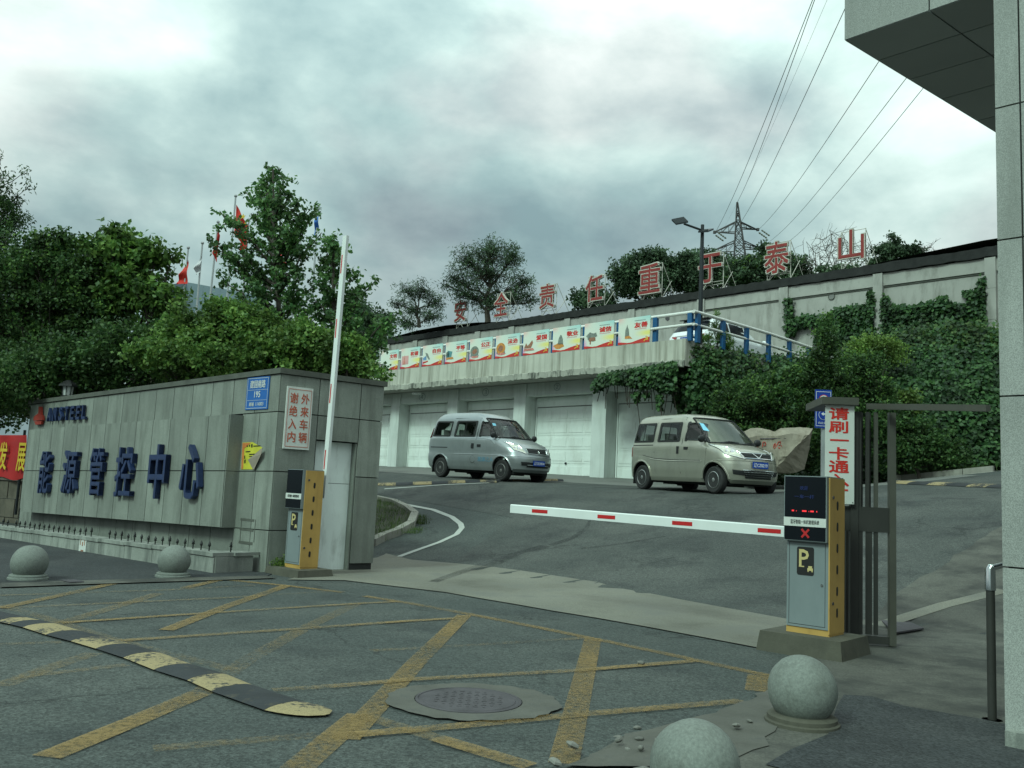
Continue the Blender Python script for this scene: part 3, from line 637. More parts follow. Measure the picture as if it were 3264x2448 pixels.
for i, (l, r_) in enumerate(zip('谢绝入内', '外来车辆')):
    y = .735-.208*i
    text_into(tx, l, lp(.13, y), WR.u*W_*.30, UP*H_*.165, .003, bold=.012); text_into(tx, r_, lp(.56, y), WR.u*W_*.31, UP*H_*.165, .003, bold=.012)
build('lettering', tx, 'sign_red', t)
ln = MB()
for b in (.035, .955): ln.box(lp(.06, b), WR.u*W_*.88, WR.n*.002, UP*H_*.008)
for a in (.05, .935): ln.box(lp(a, .044), WR.u*W_*.013, WR.n*.002, UP*H_*.91)
build('border', ln, 'sign_red', t)
# torn poster with a curled corner
t = thing('torn_poster', 'torn yellow poster peeling off the granite beside the letter board', 'poster', WL.at(*z1(1340, 672), .004))
TP = lambda x, y, off=.004: WL.at(*z1(x, y), off)
sheet = MB().prism([TP(1316, 529), TP(1370, 526), TP(1424, 556), TP(1345, 622), TP(1372, 674), TP(1308, 674)], WL.n*.002)
build('sheet', sheet, 'torn_yellow', t)
build('orange_edge', MB().prism([TP(1316, 531, .007), TP(1362, 529, .007), TP(1326, 560, .007), TP(1318, 672, .007), TP(1309, 672, .007)], WL.n*.0015), 'torn_orange', t)
build('curl', MB().prism([TP(1424, 556, .05), TP(1417, 590, .06), TP(1378, 674, .03), TP(1372, 674, .007), TP(1345, 622, .009)], WL.n*.002), 'paper_back', t)
for x0, y0, x1, y1 in ((1338, 542, 1344, 554), (1350, 541, 1356, 553), (1362, 538, 1370, 556), (1374, 545, 1412, 551), (1332, 576, 1358, 582), (1352, 590, 1390, 596), (1352, 602, 1372, 607), (1325, 600, 1330, 618), (1325, 622, 1332, 642)):
    build('print', MB().prism([TP(x0, y1, .0075), TP(x1, y1-2, .0075), TP(x1, y0-2, .0075), TP(x0, y0, .0075)], WL.n*.001), 'ink', t)
# lantern on the wall top
q = fp(7.75, .2)+UP*(2.84-TL*7.75)
t = thing('wall_lantern', 'black capped lantern with a white glass standing on the wall end', 'lantern', q)
build('glass', MB().lathe(q, [(.09, .06), (.11, .24)], 8), 'lampglass', t)
fr = MB().lathe(q, [(.13, 0), (.13, .05), (.1, .06)], 8); build('base', fr, 'spike', t)
fr = MB().lathe(q, [(.19, .24), (.17, .28), (.06, .36), (.02, .37)], 8); build('cap', fr, 'spike', t)
fr = MB()
for k in range(8): a = k*math.pi/4+.2; fr.tube([q+np.array([.1*math.cos(a), .1*math.sin(a), .05]), q+np.array([.122*math.cos(a), .122*math.sin(a), .25])], .008, 4)
build('cage', fr, 'spike', t)

# low planter wall with spikes
pc = gflat(680, 1829); pe = gflat(0, 1715); pr_ = gflat(790, 1823)
PD = (pe-pc)/np.linalg.norm(pe-pc); PN = Plane(pc, -PD)
planter = thing('planter_wall', 'low stone planter wall topped with a row of black spikes', 'planter wall', pc)
Lp = 9.2; n_ = 12; bz = .27
cr = MB().box(pc+PD*.01-PN.n*.02-UP*.2, PD*Lp, -PN.n*.5, UP*(bz+.12)); build('core', cr, 'joint', planter)
for i in range(n_):
    w_ = Lp/n_; zt = bz-.008*i
    build('slab', panel(MB(), PN, -w_*(i+1), -w_*i, -.15, zt-.05, -.02, .03, .004), 'planter', planter)
    build('coping_stone', MB().box(PN.w(-w_*(i+1)+.003, zt-.048, .03), PN.u*(w_-.006), -PN.n*.3, UP*.05), 'planter', planter)
PE = Plane(pc, pr_-pc)
build('slab', panel(MB(), PE, .012, .62, -.15, bz-.05, -.02, .03, .004), 'planter', planter)
build('coping_stone', MB().box(pc-PN.n*.272+PE.u*.02+UP*(bz-.046), PE.u*.6+PE.n*.0, PE.n*.03-PE.u*.0, UP*.044).box(pc-PN.n*.272-PN.u*.3+UP*(bz-.047), PN.u*.3+PE.u*.0, -PN.n*.35, UP*.045), 'planter', planter)
def spike_mb(p, h=.135):
    return MB().lathe(p, [(.009, 0), (.009, h*.45), (.02, h*.48), (.026, h*.55), (.012, h*.6), (.022, h*.66), (.004, h)], 6)
xs = [9, 35, 80, 100, 128, 155, 180, 206, 232, 258, 284, 311, 339, 367, 397, 428, 457, 488, 587, 618, 652, 688, 723, 760, 797, 835, 874, 913, 954, 996, 1040, 1084, 1128]
sp0 = None
for k, x in enumerate(xs):
    y = 975+(x/1170)*128; u, z = PN.uv(*z1(x, y), -.08); i = min(n_-1, int(-u/(Lp/n_))); zt = bz-.008*i+.002
    if sp0 is None: sp0 = spike_mb(np.zeros(3)); me0 = None
    p = PN.w(u, zt, -.1); inv = WM[planter].inverted() @ Vector(p)
    if me0 is None:
        o = build('spike', sp0, 'spike', planter, world=False); o.location = inv; me0 = o.data
    else: link('spike', me0, planter, inv)
    h_ = random.uniform(.85, 1.1); planter.children[-1].scale = (1, 1, h_)
p = PE.w(.33, bz, -.12); link('spike', me0, planter, WM[planter].inverted() @ Vector(p))
u0, za = PN.uv(*z1(428, 1128), .012); u1, zb = PN.uv(*z1(474, 1042), .012)
t = thing('hydrant_plate', 'weathered white plate with rusty marks on the planter front', 'plate', PN.w((u0+u1)/2, za, .012))
build('board', MB().box(PN.w(u0, za, .012), PN.u*(u1-u0), PN.n*.01, UP*(zb-za)), 'sign_white', t)
W_, H_ = u1-u0, zb-za; mk = MB(); lp = lambda a, b: PN.w(u0+W_*a, za+H_*b, .0225)
for a, b, c, d in ((.12, .5, .1, .38), (.72, .5, .1, .38), (.22, .78, .14, .1), (.62, .78, .12, .1), (.42, .45, .14, .25), (.3, .1, .4, .12)): build('print', MB().box(lp(a, b), PN.u*W_*c, PN.n*.001, UP*H_*d), 'pic_brown', t)

# left background: low brown wall and the red banner
BWp = Plane(fp(9.3, 1.2), -hd(-62))
t = thing('stone_wall', 'low brown stone wall running off left behind the entrance wall', 'wall', BWp.w(-2, 0, 0))
for i in range(6):
    for j in range(3):
        build('stone', panel(MB(), BWp, -1.2*(i+1)+(.3 if j % 2 else 0), -1.2*i+(.3 if j % 2 else 0), -.3+.42*j, .12+.42*j, -.15, .15+.01*((i*7+j*3) % 3), .008), 'brownwall', t)
build('coping', MB().box(BWp.w(-7.5, .965, .07), BWp.u*7.9, -BWp.n*.35, UP*.09), 'brownwall', t)
t = thing('banner', 'red cloth banner with yellow characters hanging behind the wall end', 'banner', BWp.at(40, 1520, .1))
bn = MB(); rows = []
for j in range(9):
    row = []
    for i in range(25):
        x = -160+245*i/24; y = 1390+(1528-1390)*j/8 + 6*math.sin(i*.7)*(j/8)+(-3 if i > 10 else 0)+10*max(0, (8-i)/8)
        row.append(BWp.at(x, y, .12+.03*math.sin(i*.9+j*.4)))
    rows.append(row)
bn.grid([r_ for r_ in rows[::-1]]); build('cloth', bn, 'banner', t, smooth=True)
for ch, x0, x1, y0, y1 in (('发', -8, 27, 1410, 1495), ('展', 50, 86, 1413, 1500)): build('lettering', text_plane(MB(), ch, BWp, (x0, y1), (x1, y0), .17, .004, 0, bold=.015), 'banner_txt', t)
bn = MB(); 
for x in (-150, 78): p = BWp.at(x, 1385, .08); bn.tube([(p[0], p[1], .2), p+UP*.1], .03, 6)
build('post', bn, 'dark_metal', t)

# ---------------------------------------------------------------- garages under the terrace
hG = 137.0; DG = hd(hG)                         # building line, to the right and towards the camera
GP = Plane(dep(1895, 1521, 29.0), DG)           # front of the pillars
gar = thing('garage_building', 'row of garages with white panelled doors under a concrete terrace', 'garages', GP.w(-4, 1.7))
pw = [GP.uv(x, y)[0] for x, y in ((1234, 1490), (1426, 1490), (1640, 1500), (1879, 1521))]
step = (pw[3]-pw[0])/3
pil_u = [pw[3]+step*k for k in range(-6, 2)]
GPW = GP.uv(1921, 1521)[0]-GP.uv(1876, 1521)[0]     # pillar width
zh = GP.uv(1880, 1250)[1]                       # underside of the beam at the pillars
TT = GP.at(1700, 1131.5, .9)[2]                 # top of terrace fascia
TB = GP.at(1700, 1205, .9)[2]                   # underside of the slab
GB = lambda u: float(gz(*GP.w(u, 0)[:2]))-.06
DD = .55                                        # doors set back
u_l, u_r = pil_u[0]-1, GP.uv(2185, 1100, .9)[0]
for u in pil_u:
    if u+GPW > u_r-.3: continue
    build('pillar', MB().box(GP.w(u, GB(u)-.3, 0), GP.u*GPW, -GP.n*(DD+.02), UP*(TB-.02-GB(u)+.3)), 'garage_wall', gar)
build('beam', MB().box(GP.w(u_l, zh, -.06), GP.u*(u_r-u_l-.2), -GP.n*(DD-.08), UP*(TB-.01-zh)), 'garage_wall', gar)
build('back_wall', MB().box(GP.w(u_l, 1.0, -DD-.08), GP.u*(u_r-u_l-.1), -GP.n*.3, UP*(TB-1.01)), 'garage_wall', gar)
build('end_wall', MB().box(GP.w(u_r-.3, .9, -.1), GP.u*.28, -GP.n*9, UP*(TB-.92)), 'garage_wall', gar)
build('slab', MB().box(GP.w(u_l, TB, .9), GP.u*(u_r-u_l), -GP.n*10.6, UP*(TT-.14-TB)), 'render_wall', gar)
fas = MB(); N_ = 90; r = random.Random(5)
build('fascia', MB().box(GP.w(u_l, TB+.17, .905), GP.u*(u_r-u_l), -GP.n*.22, UP*(TT-TB-.17)).box(GP.w(u_r+.002, TB+.0, .9), -GP.u*.22, -GP.n*9.0, UP*(TT-TB)), 'fascia', gar)
rows = [[], [], [], []]                          # crumbling drip edge
for i in range(N_*3+1):
    u = u_l+(u_r-u_l)*i/(N_*3); d = r.uniform(-.035, .02) if r.random() < .5 else 0
    rows[0].append(GP.w(u, TB-.03+d*.5, .80)); rows[1].append(GP.w(u, TB-.025+d, .97+d)); rows[2].append(GP.w(u, TB+.165+d*1.2, .975+d)); rows[3].append(GP.w(u, TB+.19, .90))
build('drip_edge', MB().grid(rows), 'lip', gar)
build('ceiling_lamp', MB().lathe(GP.at(1328, 1253, .55)-UP*.0, [(.16, -.06), (.2, 0)], 12), 'lampglass', gar)
tx = [('④', 1346, 1265), ('③', 1548, 1250), ('②', 1776, 1233)]
for ch, x, y in tx:
    m_ = MB(); text_plane(m_, ch, GP, (x-11, y+13), (x+11, y-13), -.055, .004); build('bay_number', m_, 'poster_grey', gar)
# doors: five raised-panel sections each, under a plain head panel
for i in range(len(pil_u)-1):
    u0, u1 = pil_u[i]+GPW, pil_u[i+1]
    if u0 > u_r-.5: continue
    u1 = min(u1, u_r-.31)
    zb = GB(u0)-.05; zt = zh-.02; hh = zt-.36
    d = build('garage_door', MB().box(GP.w(u0+.08, zb, -DD), GP.u*(u1-u0-.12), -GP.n*.05, UP*(hh-zb)).box(GP.w(u0+.02, zb, -DD+.02), GP.u*.05, -GP.n*.09, UP*(zt-zb)), 'garage_door', gar)
    build('head_panel', MB().box(GP.w(u0+.03, hh+.03, -DD+.04), GP.u*(u1-u0-.05), -GP.n*.08, UP*(zt-hh-.03)), 'garage_door', gar)
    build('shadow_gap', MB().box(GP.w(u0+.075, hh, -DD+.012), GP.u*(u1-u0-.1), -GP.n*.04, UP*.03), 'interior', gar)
    sec = (hh-zb-.02)/5
    for k in range(5):
        s_ = MB(); z0 = zb+.01+sec*k; n4 = 4; pwid = (u1-u0-.16)/n4
        s_.box(GP.w(u0+.09, z0+.004, -DD), GP.u*(u1-u0-.14), GP.n*.012, UP*(sec-.012))
        for q in range(n4):
            ua = u0+.11+pwid*q; P = [GP.w(ua+.05, z0+.09, -DD+.012), GP.w(ua+pwid-.06, z0+.09, -DD+.012), GP.w(ua+pwid-.06, z0+sec-.1, -DD+.012), GP.w(ua+.05, z0+sec-.1, -DD+.012)]
            s_.prism(P, GP.n*.013)
        build('door_section', s_, 'garage_door', d)
    kn = MB().lathe(GP.w((u0+u1)/2, zb+.5, -DD+.012), [(.04, 0), (.04, .04)], 8, axis=GP.n); build('lock', kn, 'dark_metal', d)
# terrace railing: blue posts, white rails
rail = thing('terrace_railing', 'blue and white steel railing along the terrace edge and its side ramp', 'railing', GP.w(-3, TT))
TF = Plane(GP.w(0, 0, .8), DG)
post_px = [1152, 1220, 1291, 1359, 1431, 1510, 1592, 1677, 1771, 1868, 1972, 2086]
pu = [TF.uv(x, 1184-.111*(x-1226))[0] for x in post_px]
sp_ = (pu[-1]-pu[0])/11; pu = [pu[0]+sp_*k for k in range(12)]
uc = TF.uv(2199, 1075)[0]
RH = TF.at(2086, 1010)[2]-TT                     # rail height
for u in [pu[0]-2*sp_, pu[0]-sp_]+pu+[uc-.02]:
    build('post', MB().box(TF.w(u-.085, TT-.05, .0), TF.u*.15, -TF.n*.10, UP*(RH+.03)), 'rail_blue', rail)
rl = MB(); rl2 = MB()
rl.tube([TF.w(pu[0]-3*sp_, TT+RH, -.05), TF.w(uc+.12, TT+RH, -.05)], .05, 10); rl2.tube([TF.w(pu[0]-3*sp_, TT+RH*.52, .045), TF.w(uc+.12, TT+RH*.52, .045)], .042, 10)
build('rail', rl, 'rail_white', rail); build('rail', rl2, 'rail_white', rail)
RS = Plane(TF.w(uc+.14, 0, -.05), hd(46))        # the railing turns and runs back along the ramp
for k in range(8):
    u = .05+1.32*k
    if k < 7: build('post', MB().box(RS.w(u, TT-.1-.01*u, -.05), RS.u*.15, RS.n*.1, UP*(RH+.11)), 'rail_blue', rail)
for h, rr in ((1.0, .05), (.52, .042)): build('rail', MB().tube([RS.w(-.1, TT+RH*h, .01), RS.w(4.2, TT+RH*h-.0, .01), RS.w(9.2, TT+RH*h-.10, .01)], rr, 10), 'rail_white', rail)
q = RS.w(9.25, TT-.1, 0)
for h in (1.0, .5): build('rail', MB().tube([q+UP*(RH*h-.02), q+hd(112)*1.5+UP*(RH*h-.0)], .05, 8), 'rail_white', rail)
# posters between the posts
titles = ['富强', '民主', '文明', '和谐', '自由', '平等', '公正', '法治', '爱国', '敬业', '诚信', '友善']
pics = {'富强': ('pic_orange', 'blot'), '民主': ('pic_orange', 'blot'), '文明': ('pic_dk', 'sprig'), '和谐': ('pic_pink', 'tower'), '自由': ('pic_blue', 'bird'), '平等': ('pic_teal', 'drum'), '公正': ('pic_dk', 'disc'), '法治': ('pic_orange', 'disc'), '爱国': ('pic_brown', 'land'), '敬业': ('pic_dk', 'statue'), '诚信': ('pic_dk', 'vessel'), '友善': ('pic_dk', 'figure')}
plab = {'富强': 'leftmost poster half hidden by leaves at the railing end', '民主': 'poster with orange picture partly covered by leaves on the railing', '文明': 'railing poster with a thin grey sprig and red title', '和谐': 'railing poster with a pink tower picture', '自由': 'railing poster with a blue and dark bird picture', '平等': 'railing poster with a teal drum picture', '公正': 'railing poster with a dark round medallion', '法治': 'railing poster with an orange round plate picture', '爱国': 'railing poster with a brown mountain land picture', '敬业': 'railing poster with a grey statue above orange clouds', '诚信': 'railing poster with a dark spiky vessel on red legs', '友善': 'rightmost railing poster with a small dark standing figure'}
allu = [pu[0]-sp_]+pu
pm = MB(); pm = None
for i, tt in enumerate(titles):
    u0, u1 = allu[i]+.085, allu[i+1]-.105; z0, z1p = TT+.015, TT+RH+.045; W_, H_ = u1-u0, z1p-z0; f0 = .10
    t = thing('poster', plab[tt], 'poster', TF.w((u0+u1)/2, z0, f0), group='posters hung between the railing posts')
    o = TF.w(u0, z0, f0)
    me = bpy.data.meshes.new('board'); P = [o, o+TF.u*W_, o+TF.u*W_+UP*H_, o+UP*H_]; B = [p-TF.n*.025 for p in P]
    me.from_pydata([tuple(p-np.array(t.location)) for p in P+B], [], [(0, 1, 2, 3), (7, 6, 5, 4), (0, 4, 5, 1), (1, 5, 6, 2), (2, 6, 7, 3), (3, 7, 4, 0)])
    uvl = me.uv_layers.new(name='UVMap'); cc = [(0, 0), (1, 0), (1, 1), (0, 1)]*2
    for lo_ in me.loops: uvl.data[lo_.index].uv = cc[lo_.vertex_index]
    me.materials.append(MT['poster']); link('board', me, t)
    lp = lambda a, b, d=.002: o+TF.u*W_*a+UP*H_*b+TF.n*d
    wave = [(0, 0), (1, 0), (1, .20), (.8, .17), (.62, .12), (.45, .06), (.3, .05), (.12, .09), (0, .10)]
    rb = MB()
    for a in range(2, len(wave)-1):
        pass
    rb.prism([lp(a, b) for a, b in wave], TF.n*.002); build('red_ribbon', rb, 'poster_red', t)
    tx = MB(); text_into(tx, tt, lp(.52, .59, .003), TF.u*W_*.40, UP*H_*.20, .002, bold=.022); build('title', tx, 'poster_title', t)
    tx = MB()
    for k in range(9): tx.box(lp(.53+.041*k, .52, .003), TF.u*W_*.03, TF.n*.001, UP*H_*.035)
    build('subtitle', tx, 'poster_pink', t)
    tx = MB()
    for k in range(12): tx.box(lp(.52+.029*k, .845, .003), TF.u*W_*.02, TF.n*.001, UP*H_*.03)
    build('heading', tx, 'poster_grey', t)
    tx = MB(); text_into(tx, '☭', lp(.82, .045, .006), TF.u*W_*.14, UP*H_*.19, .002, bold=.02); build('emblem', tx, 'poster_gold', t)
    mm, kind = pics[tt]; pc_ = MB(); r = random.Random(i); E_ = lambda cx, cy, rx, ry, n=14, j=0: [lp(cx+rx*math.cos(a)*(1+r.uniform(-j, j)), cy+ry*math.sin(a)*(1+r.uniform(-j, j)), .0045) for a in np.linspace(0, 2*math.pi, n, endpoint=False)]
    ex = TF.n*.0012; extra = []
    if kind == 'blot': pc_.prism(E_(.25, .33, .17, .15, 16, .25), ex)
    elif kind == 'sprig':
        for k in range(5): x = .12+.05*k; pc_.prism([lp(.2, .16, .0045), lp(.215, .16, .0045), lp(x+.01, .45-.04*abs(k-2), .0045), lp(x, .46-.04*abs(k-2), .0045)], ex*(1+.2*k))
    elif kind == 'tower':
        extra.append(('poster_pink', [[lp(.06, .2), lp(.42, .2), lp(.42, .62), lp(.06, .62)]])); pc_.prism([lp(.13, .2, .0045), lp(.27, .2, .0045), lp(.22, .45, .0045), lp(.2, .68, .0045), lp(.18, .45, .0045)], ex)
    elif kind == 'bird':
        extra.append(('poster_red', [[lp(.04, .13), lp(.3, .2), lp(.3, .26), lp(.04, .22)]])); pc_.prism([lp(.05, .3, .0045), lp(.22, .3, .0045), lp(.2, .5, .0045), lp(.05, .42, .0045)], ex); extra.append(('pic_dk', [[lp(.2, .5, .006), lp(.34, .3, .006), lp(.4, .32, .006), lp(.27, .6, .006), lp(.15, .66, .006)]]))
    elif kind == 'drum':
        pc_.prism([lp(.08, .3, .0045), lp(.3, .3, .0045), lp(.34, .55, .0045), lp(.12, .62, .0045)], ex); extra.append(('pic_dk', [E_(.12, .42, .09, .16)])); extra.append(('pic_orange', [[lp(.06, .2, .007), lp(.42, .2, .007), lp(.38, .3, .007), lp(.06, .28, .007)]]))
    elif kind == 'disc':
        ring = E_(.23, .42, .19, .25, 20); pc_.prism(ring, ex); extra.append(('pic_dk' if mm == 'pic_orange' else 'poster_grey', [[lp(.05, .2, .0035), lp(.42, .2, .0035), lp(.4, .3, .0035), lp(.06, .3, .0035)]])); extra.append(('pic_brown', [[q_+TF.n*.0016 for q_ in E_(.24, .42, .1, .13, 9, .3)]])); extra.append(('pic_pink', [[q_+TF.n*.0016 for q_ in E_(.26, .18, .17, .05, 9, .2)]]))
    elif kind == 'land':
        pc_.prism([lp(.05, .3, .0045), lp(.12, .52, .0045), lp(.18, .4, .0045), lp(.26, .47, .0045), lp(.36, .62, .0045), lp(.4, .5, .0045), lp(.32, .3, .0045)], ex); extra.append(('pic_pink', [[lp(.03, .18, .006), lp(.46, .18, .006), lp(.4, .28, .006), lp(.06, .28, .006)]]))
    elif kind == 'statue':
        pc_.prism([lp(.2, .3, .0045), lp(.4, .28, .0045), lp(.38, .5, .0045), lp(.32, .68, .0045), lp(.28, .68, .0045), lp(.22, .52, .0045)], ex); extra.append(('pic_orange', [E_(.24, .24, .19, .11, 14, .2)]))
    elif kind == 'vessel':
        pc_.prism(E_(.27, .46, .17, .16, 15, .35), ex); extra.append(('pic_brown', [[lp(.16, .28, .006), lp(.4, .28, .006), lp(.38, .42, .006), lp(.18, .42, .006)], [lp(.2, .16, .006), lp(.24, .16, .006), lp(.24, .28, .006), lp(.2, .28, .006)]]))
    else:
        pc_.prism([lp(.22, .3, .0045), lp(.36, .3, .0045), lp(.34, .55, .0045), lp(.3, .66, .0045), lp(.29, .76, .0045), lp(.27, .66, .0045), lp(.23, .55, .0045)], ex); extra.append(('pic_orange', [[lp(.22, .22, .006), lp(.46, .2, .006), lp(.36, .32, .006), lp(.22, .3, .006)]]))
    build('picture', pc_, mm, t)
    for m2, polys in extra:
        eb = MB()
        for pl_ in polys: eb.prism(pl_, ex)
        build('picture_detail', eb, m2, t)

# ---------------------------------------------------------------- upper retaining wall
UW = Plane(dep(2560, 880, 33.0), DG); WT = float(UW.p0[2]); RZ = TT-.12   # coping top, upper road level
struct('upper_road', MB().box(GP.w(u_l, RZ-.25, -.1)-GP.n*0, GP.u*(u_r-u_l-.2), -GP.n*11.0, UP*.25), 'asphalt')
uwall = thing('retaining_wall', 'tall grey rendered retaining wall with pilasters and black coping above the road', 'retaining wall', UW.w(0, RZ))
def UV(x, off=0): return UW.uv(x, 1097-.1575*(x-1185), off)[0]
ul, ur = UV(1050), UV(3185)+6
build('wall_body', MB().box(UW.w(ul, RZ-3, 0), UW.u*(ur-ul), -UW.n*.6, UP*(WT-.32-RZ+3)), 'render_wall', uwall)
r = random.Random(2); rows = [[], [], [], [], []]
for i in range(241):
    u = ul+(ur-ul)*i/240; a = r.uniform(-.025, .025); b = r.uniform(-.03, .03)
    for row, (off, z) in zip(rows, ((.0, -.34), (.17, -.33+b*.7), (.19, -.02+a), (-.2, 0+a), (-.8, .02))): row.append(UW.w(u, WT+z, off))
build('coping', MB().grid(rows), 'tar', uwall)
build('upper_band', MB().box(UW.w(ul, WT-.80, .0), UW.u*(ur-ul), UW.n*.07, UP*.44), 'render_wall', uwall)
build('band_moulding', MB().box(UW.w(ul, WT-.86, .0), UW.u*(ur-ul), UW.n*.035, UP*.055), 'cap', uwall)
ppx = [(1228, 1242), (1316, 1330), (1411, 1427), (1514, 1530), (1622, 1639), (1800, 1817), (2003, 2023), (2222, 2245), (2483, 2511), (2782, 2812), (3137, 3172)]
for a, b in ppx:
    ua, ub = UV(a, .16), UV(b, .16); w_ = max(.26, min(.45, ub-ua))
    zz = WT-.36
    for k in range(5):
        z0 = zz-1.02; build('pilaster_block', MB().box(UW.w(ua, max(z0, RZ-.5)+.006, 0), UW.u*w_, UW.n*(.16+.004*(k % 2)), UP*(zz-max(z0, RZ-.5)-.008)), 'render_wall', uwall); zz = z0
        if zz < RZ: break
def pipe_ring(c, rr): return MB().lathe(c, [(rr, -.02), (rr, .03), (rr*.86, .03), (rr*.86, -.0)], 18, axis=UW.n, ref=UP)
c = UW.at(2651, 945, .01); build('drain_pipe', pipe_ring(c, .13), 'cap', uwall); build('drain_opening', MB().lathe(UW.at(2651, 945, .012), [(.112, 0), (.112, .01)], 18, axis=UW.n, ref=UP), 'interior', uwall)
wp = [(2121, 1010), (2134, 1010), (2134, 1018), (2128, 1024), (2121, 1018)]
build('weep_hole', MB().prism([UW.at(x, y, .002) for x, y in wp], UW.n*.01), 'iron', uwall)
hill = MB(); rows = []
for k, (d, z) in enumerate(((.3, -.12), (4, .3), (12, 1.6), (30, 3.0), (60, 2), (110, -4), (110, -20))):
    rows.append([UW.w(u, WT+z+.5*math.sin(u*.21+k), -d) for u in np.linspace(ul-60, ur+70, 70)])
struct('hillside', hill.grid(rows), 'hillgreen')

# eight channel characters on frames along the wall top
CH_ = [('安', 1451.5, 1491, 957, 1030, 'leftmost red sign character on the wall top, the roof-like one'), ('全', 1578, 1625, 933, 1013, 'red sign character with a peaked top in front of the big tree'), ('责', 1723, 1773, 906, 988, 'red sign character standing against the bright sky gap'), ('任', 1870, 1927, 878, 967, 'red sign character left of the dense dark trees with a slanted left stroke'),
       ('重', 2040, 2109, 842, 940, 'stacked-stroke red sign character left of the street lamp'), ('于', 2231, 2304, 810, 906, 'simple hooked red sign character right of the street lamp'), ('泰', 2441, 2518, 771, 877, 'red sign character with splayed strokes right of the pylon'), ('山', 2677, 2757, 733, 834, 'rightmost red sign character with three upright bars')]
for ch, x0, x1, y0, y1, lab in CH_:
    ua, za = UW.uv(x0, y1, -.1); ub, zb = UW.uv(x1, y0, -.1); zb -= .0
    h = (UW.uv(x0, y1, -.1)[1]); H_ = UW.uv((x0+x1)/2, y0+2, -.1)[1]-UW.uv((x0+x1)/2, y1-6, -.1)[1]; zc = UW.uv((x0+x1)/2, y1-6, -.1)[1]; W_ = ub-ua
    t = thing('sign_character', lab, 'sign character', UW.w((ua+ub)/2, WT, -.1), group='red channel characters on the retaining wall')
    eb = MB(); text_into(eb, ch, UW.w(ua-.02, zc-.02, -.10), UW.u*(W_+.04), UP*(H_+.04), .10, 0, bold=.03); build('white_edge', eb, 'char_edge', t)
    fb = MB(); text_into(fb, ch, UW.w(ua, zc, -.05), UW.u*W_, UP*H_, .055, 0, bold=.014); build('red_face', fb, 'char_red', t)
    fr = MB(); top = zc+H_+.03
    for u in (ua+.03, ub): fr.tube([UW.w(u, WT-.05, -.17), UW.w(u, top, -.17)], .017, 5)
    for z in (zc+.02, top-.02, WT+.25): fr.tube([UW.w(ua, z, -.17), UW.w(ub, z, -.17)], .014, 5)
    for u in (ua+.05, ub): fr.tube([UW.w(u, top-.05, -.18), UW.w(u+.1, WT-.0, -1.15)], .014, 5); fr.tube([UW.w(u, WT+.05, -.18), UW.w(u+.06, WT+.55*(top-WT), -.75)], .014, 5)
    fr.tube([UW.w(ua+.02, WT, -.17), UW.w(ua+.35*W_, WT+.3, -.17), UW.w(ua+.7*W_, WT, -.17)], .014, 5)
    build('frame', fr, 'char_edge', t)

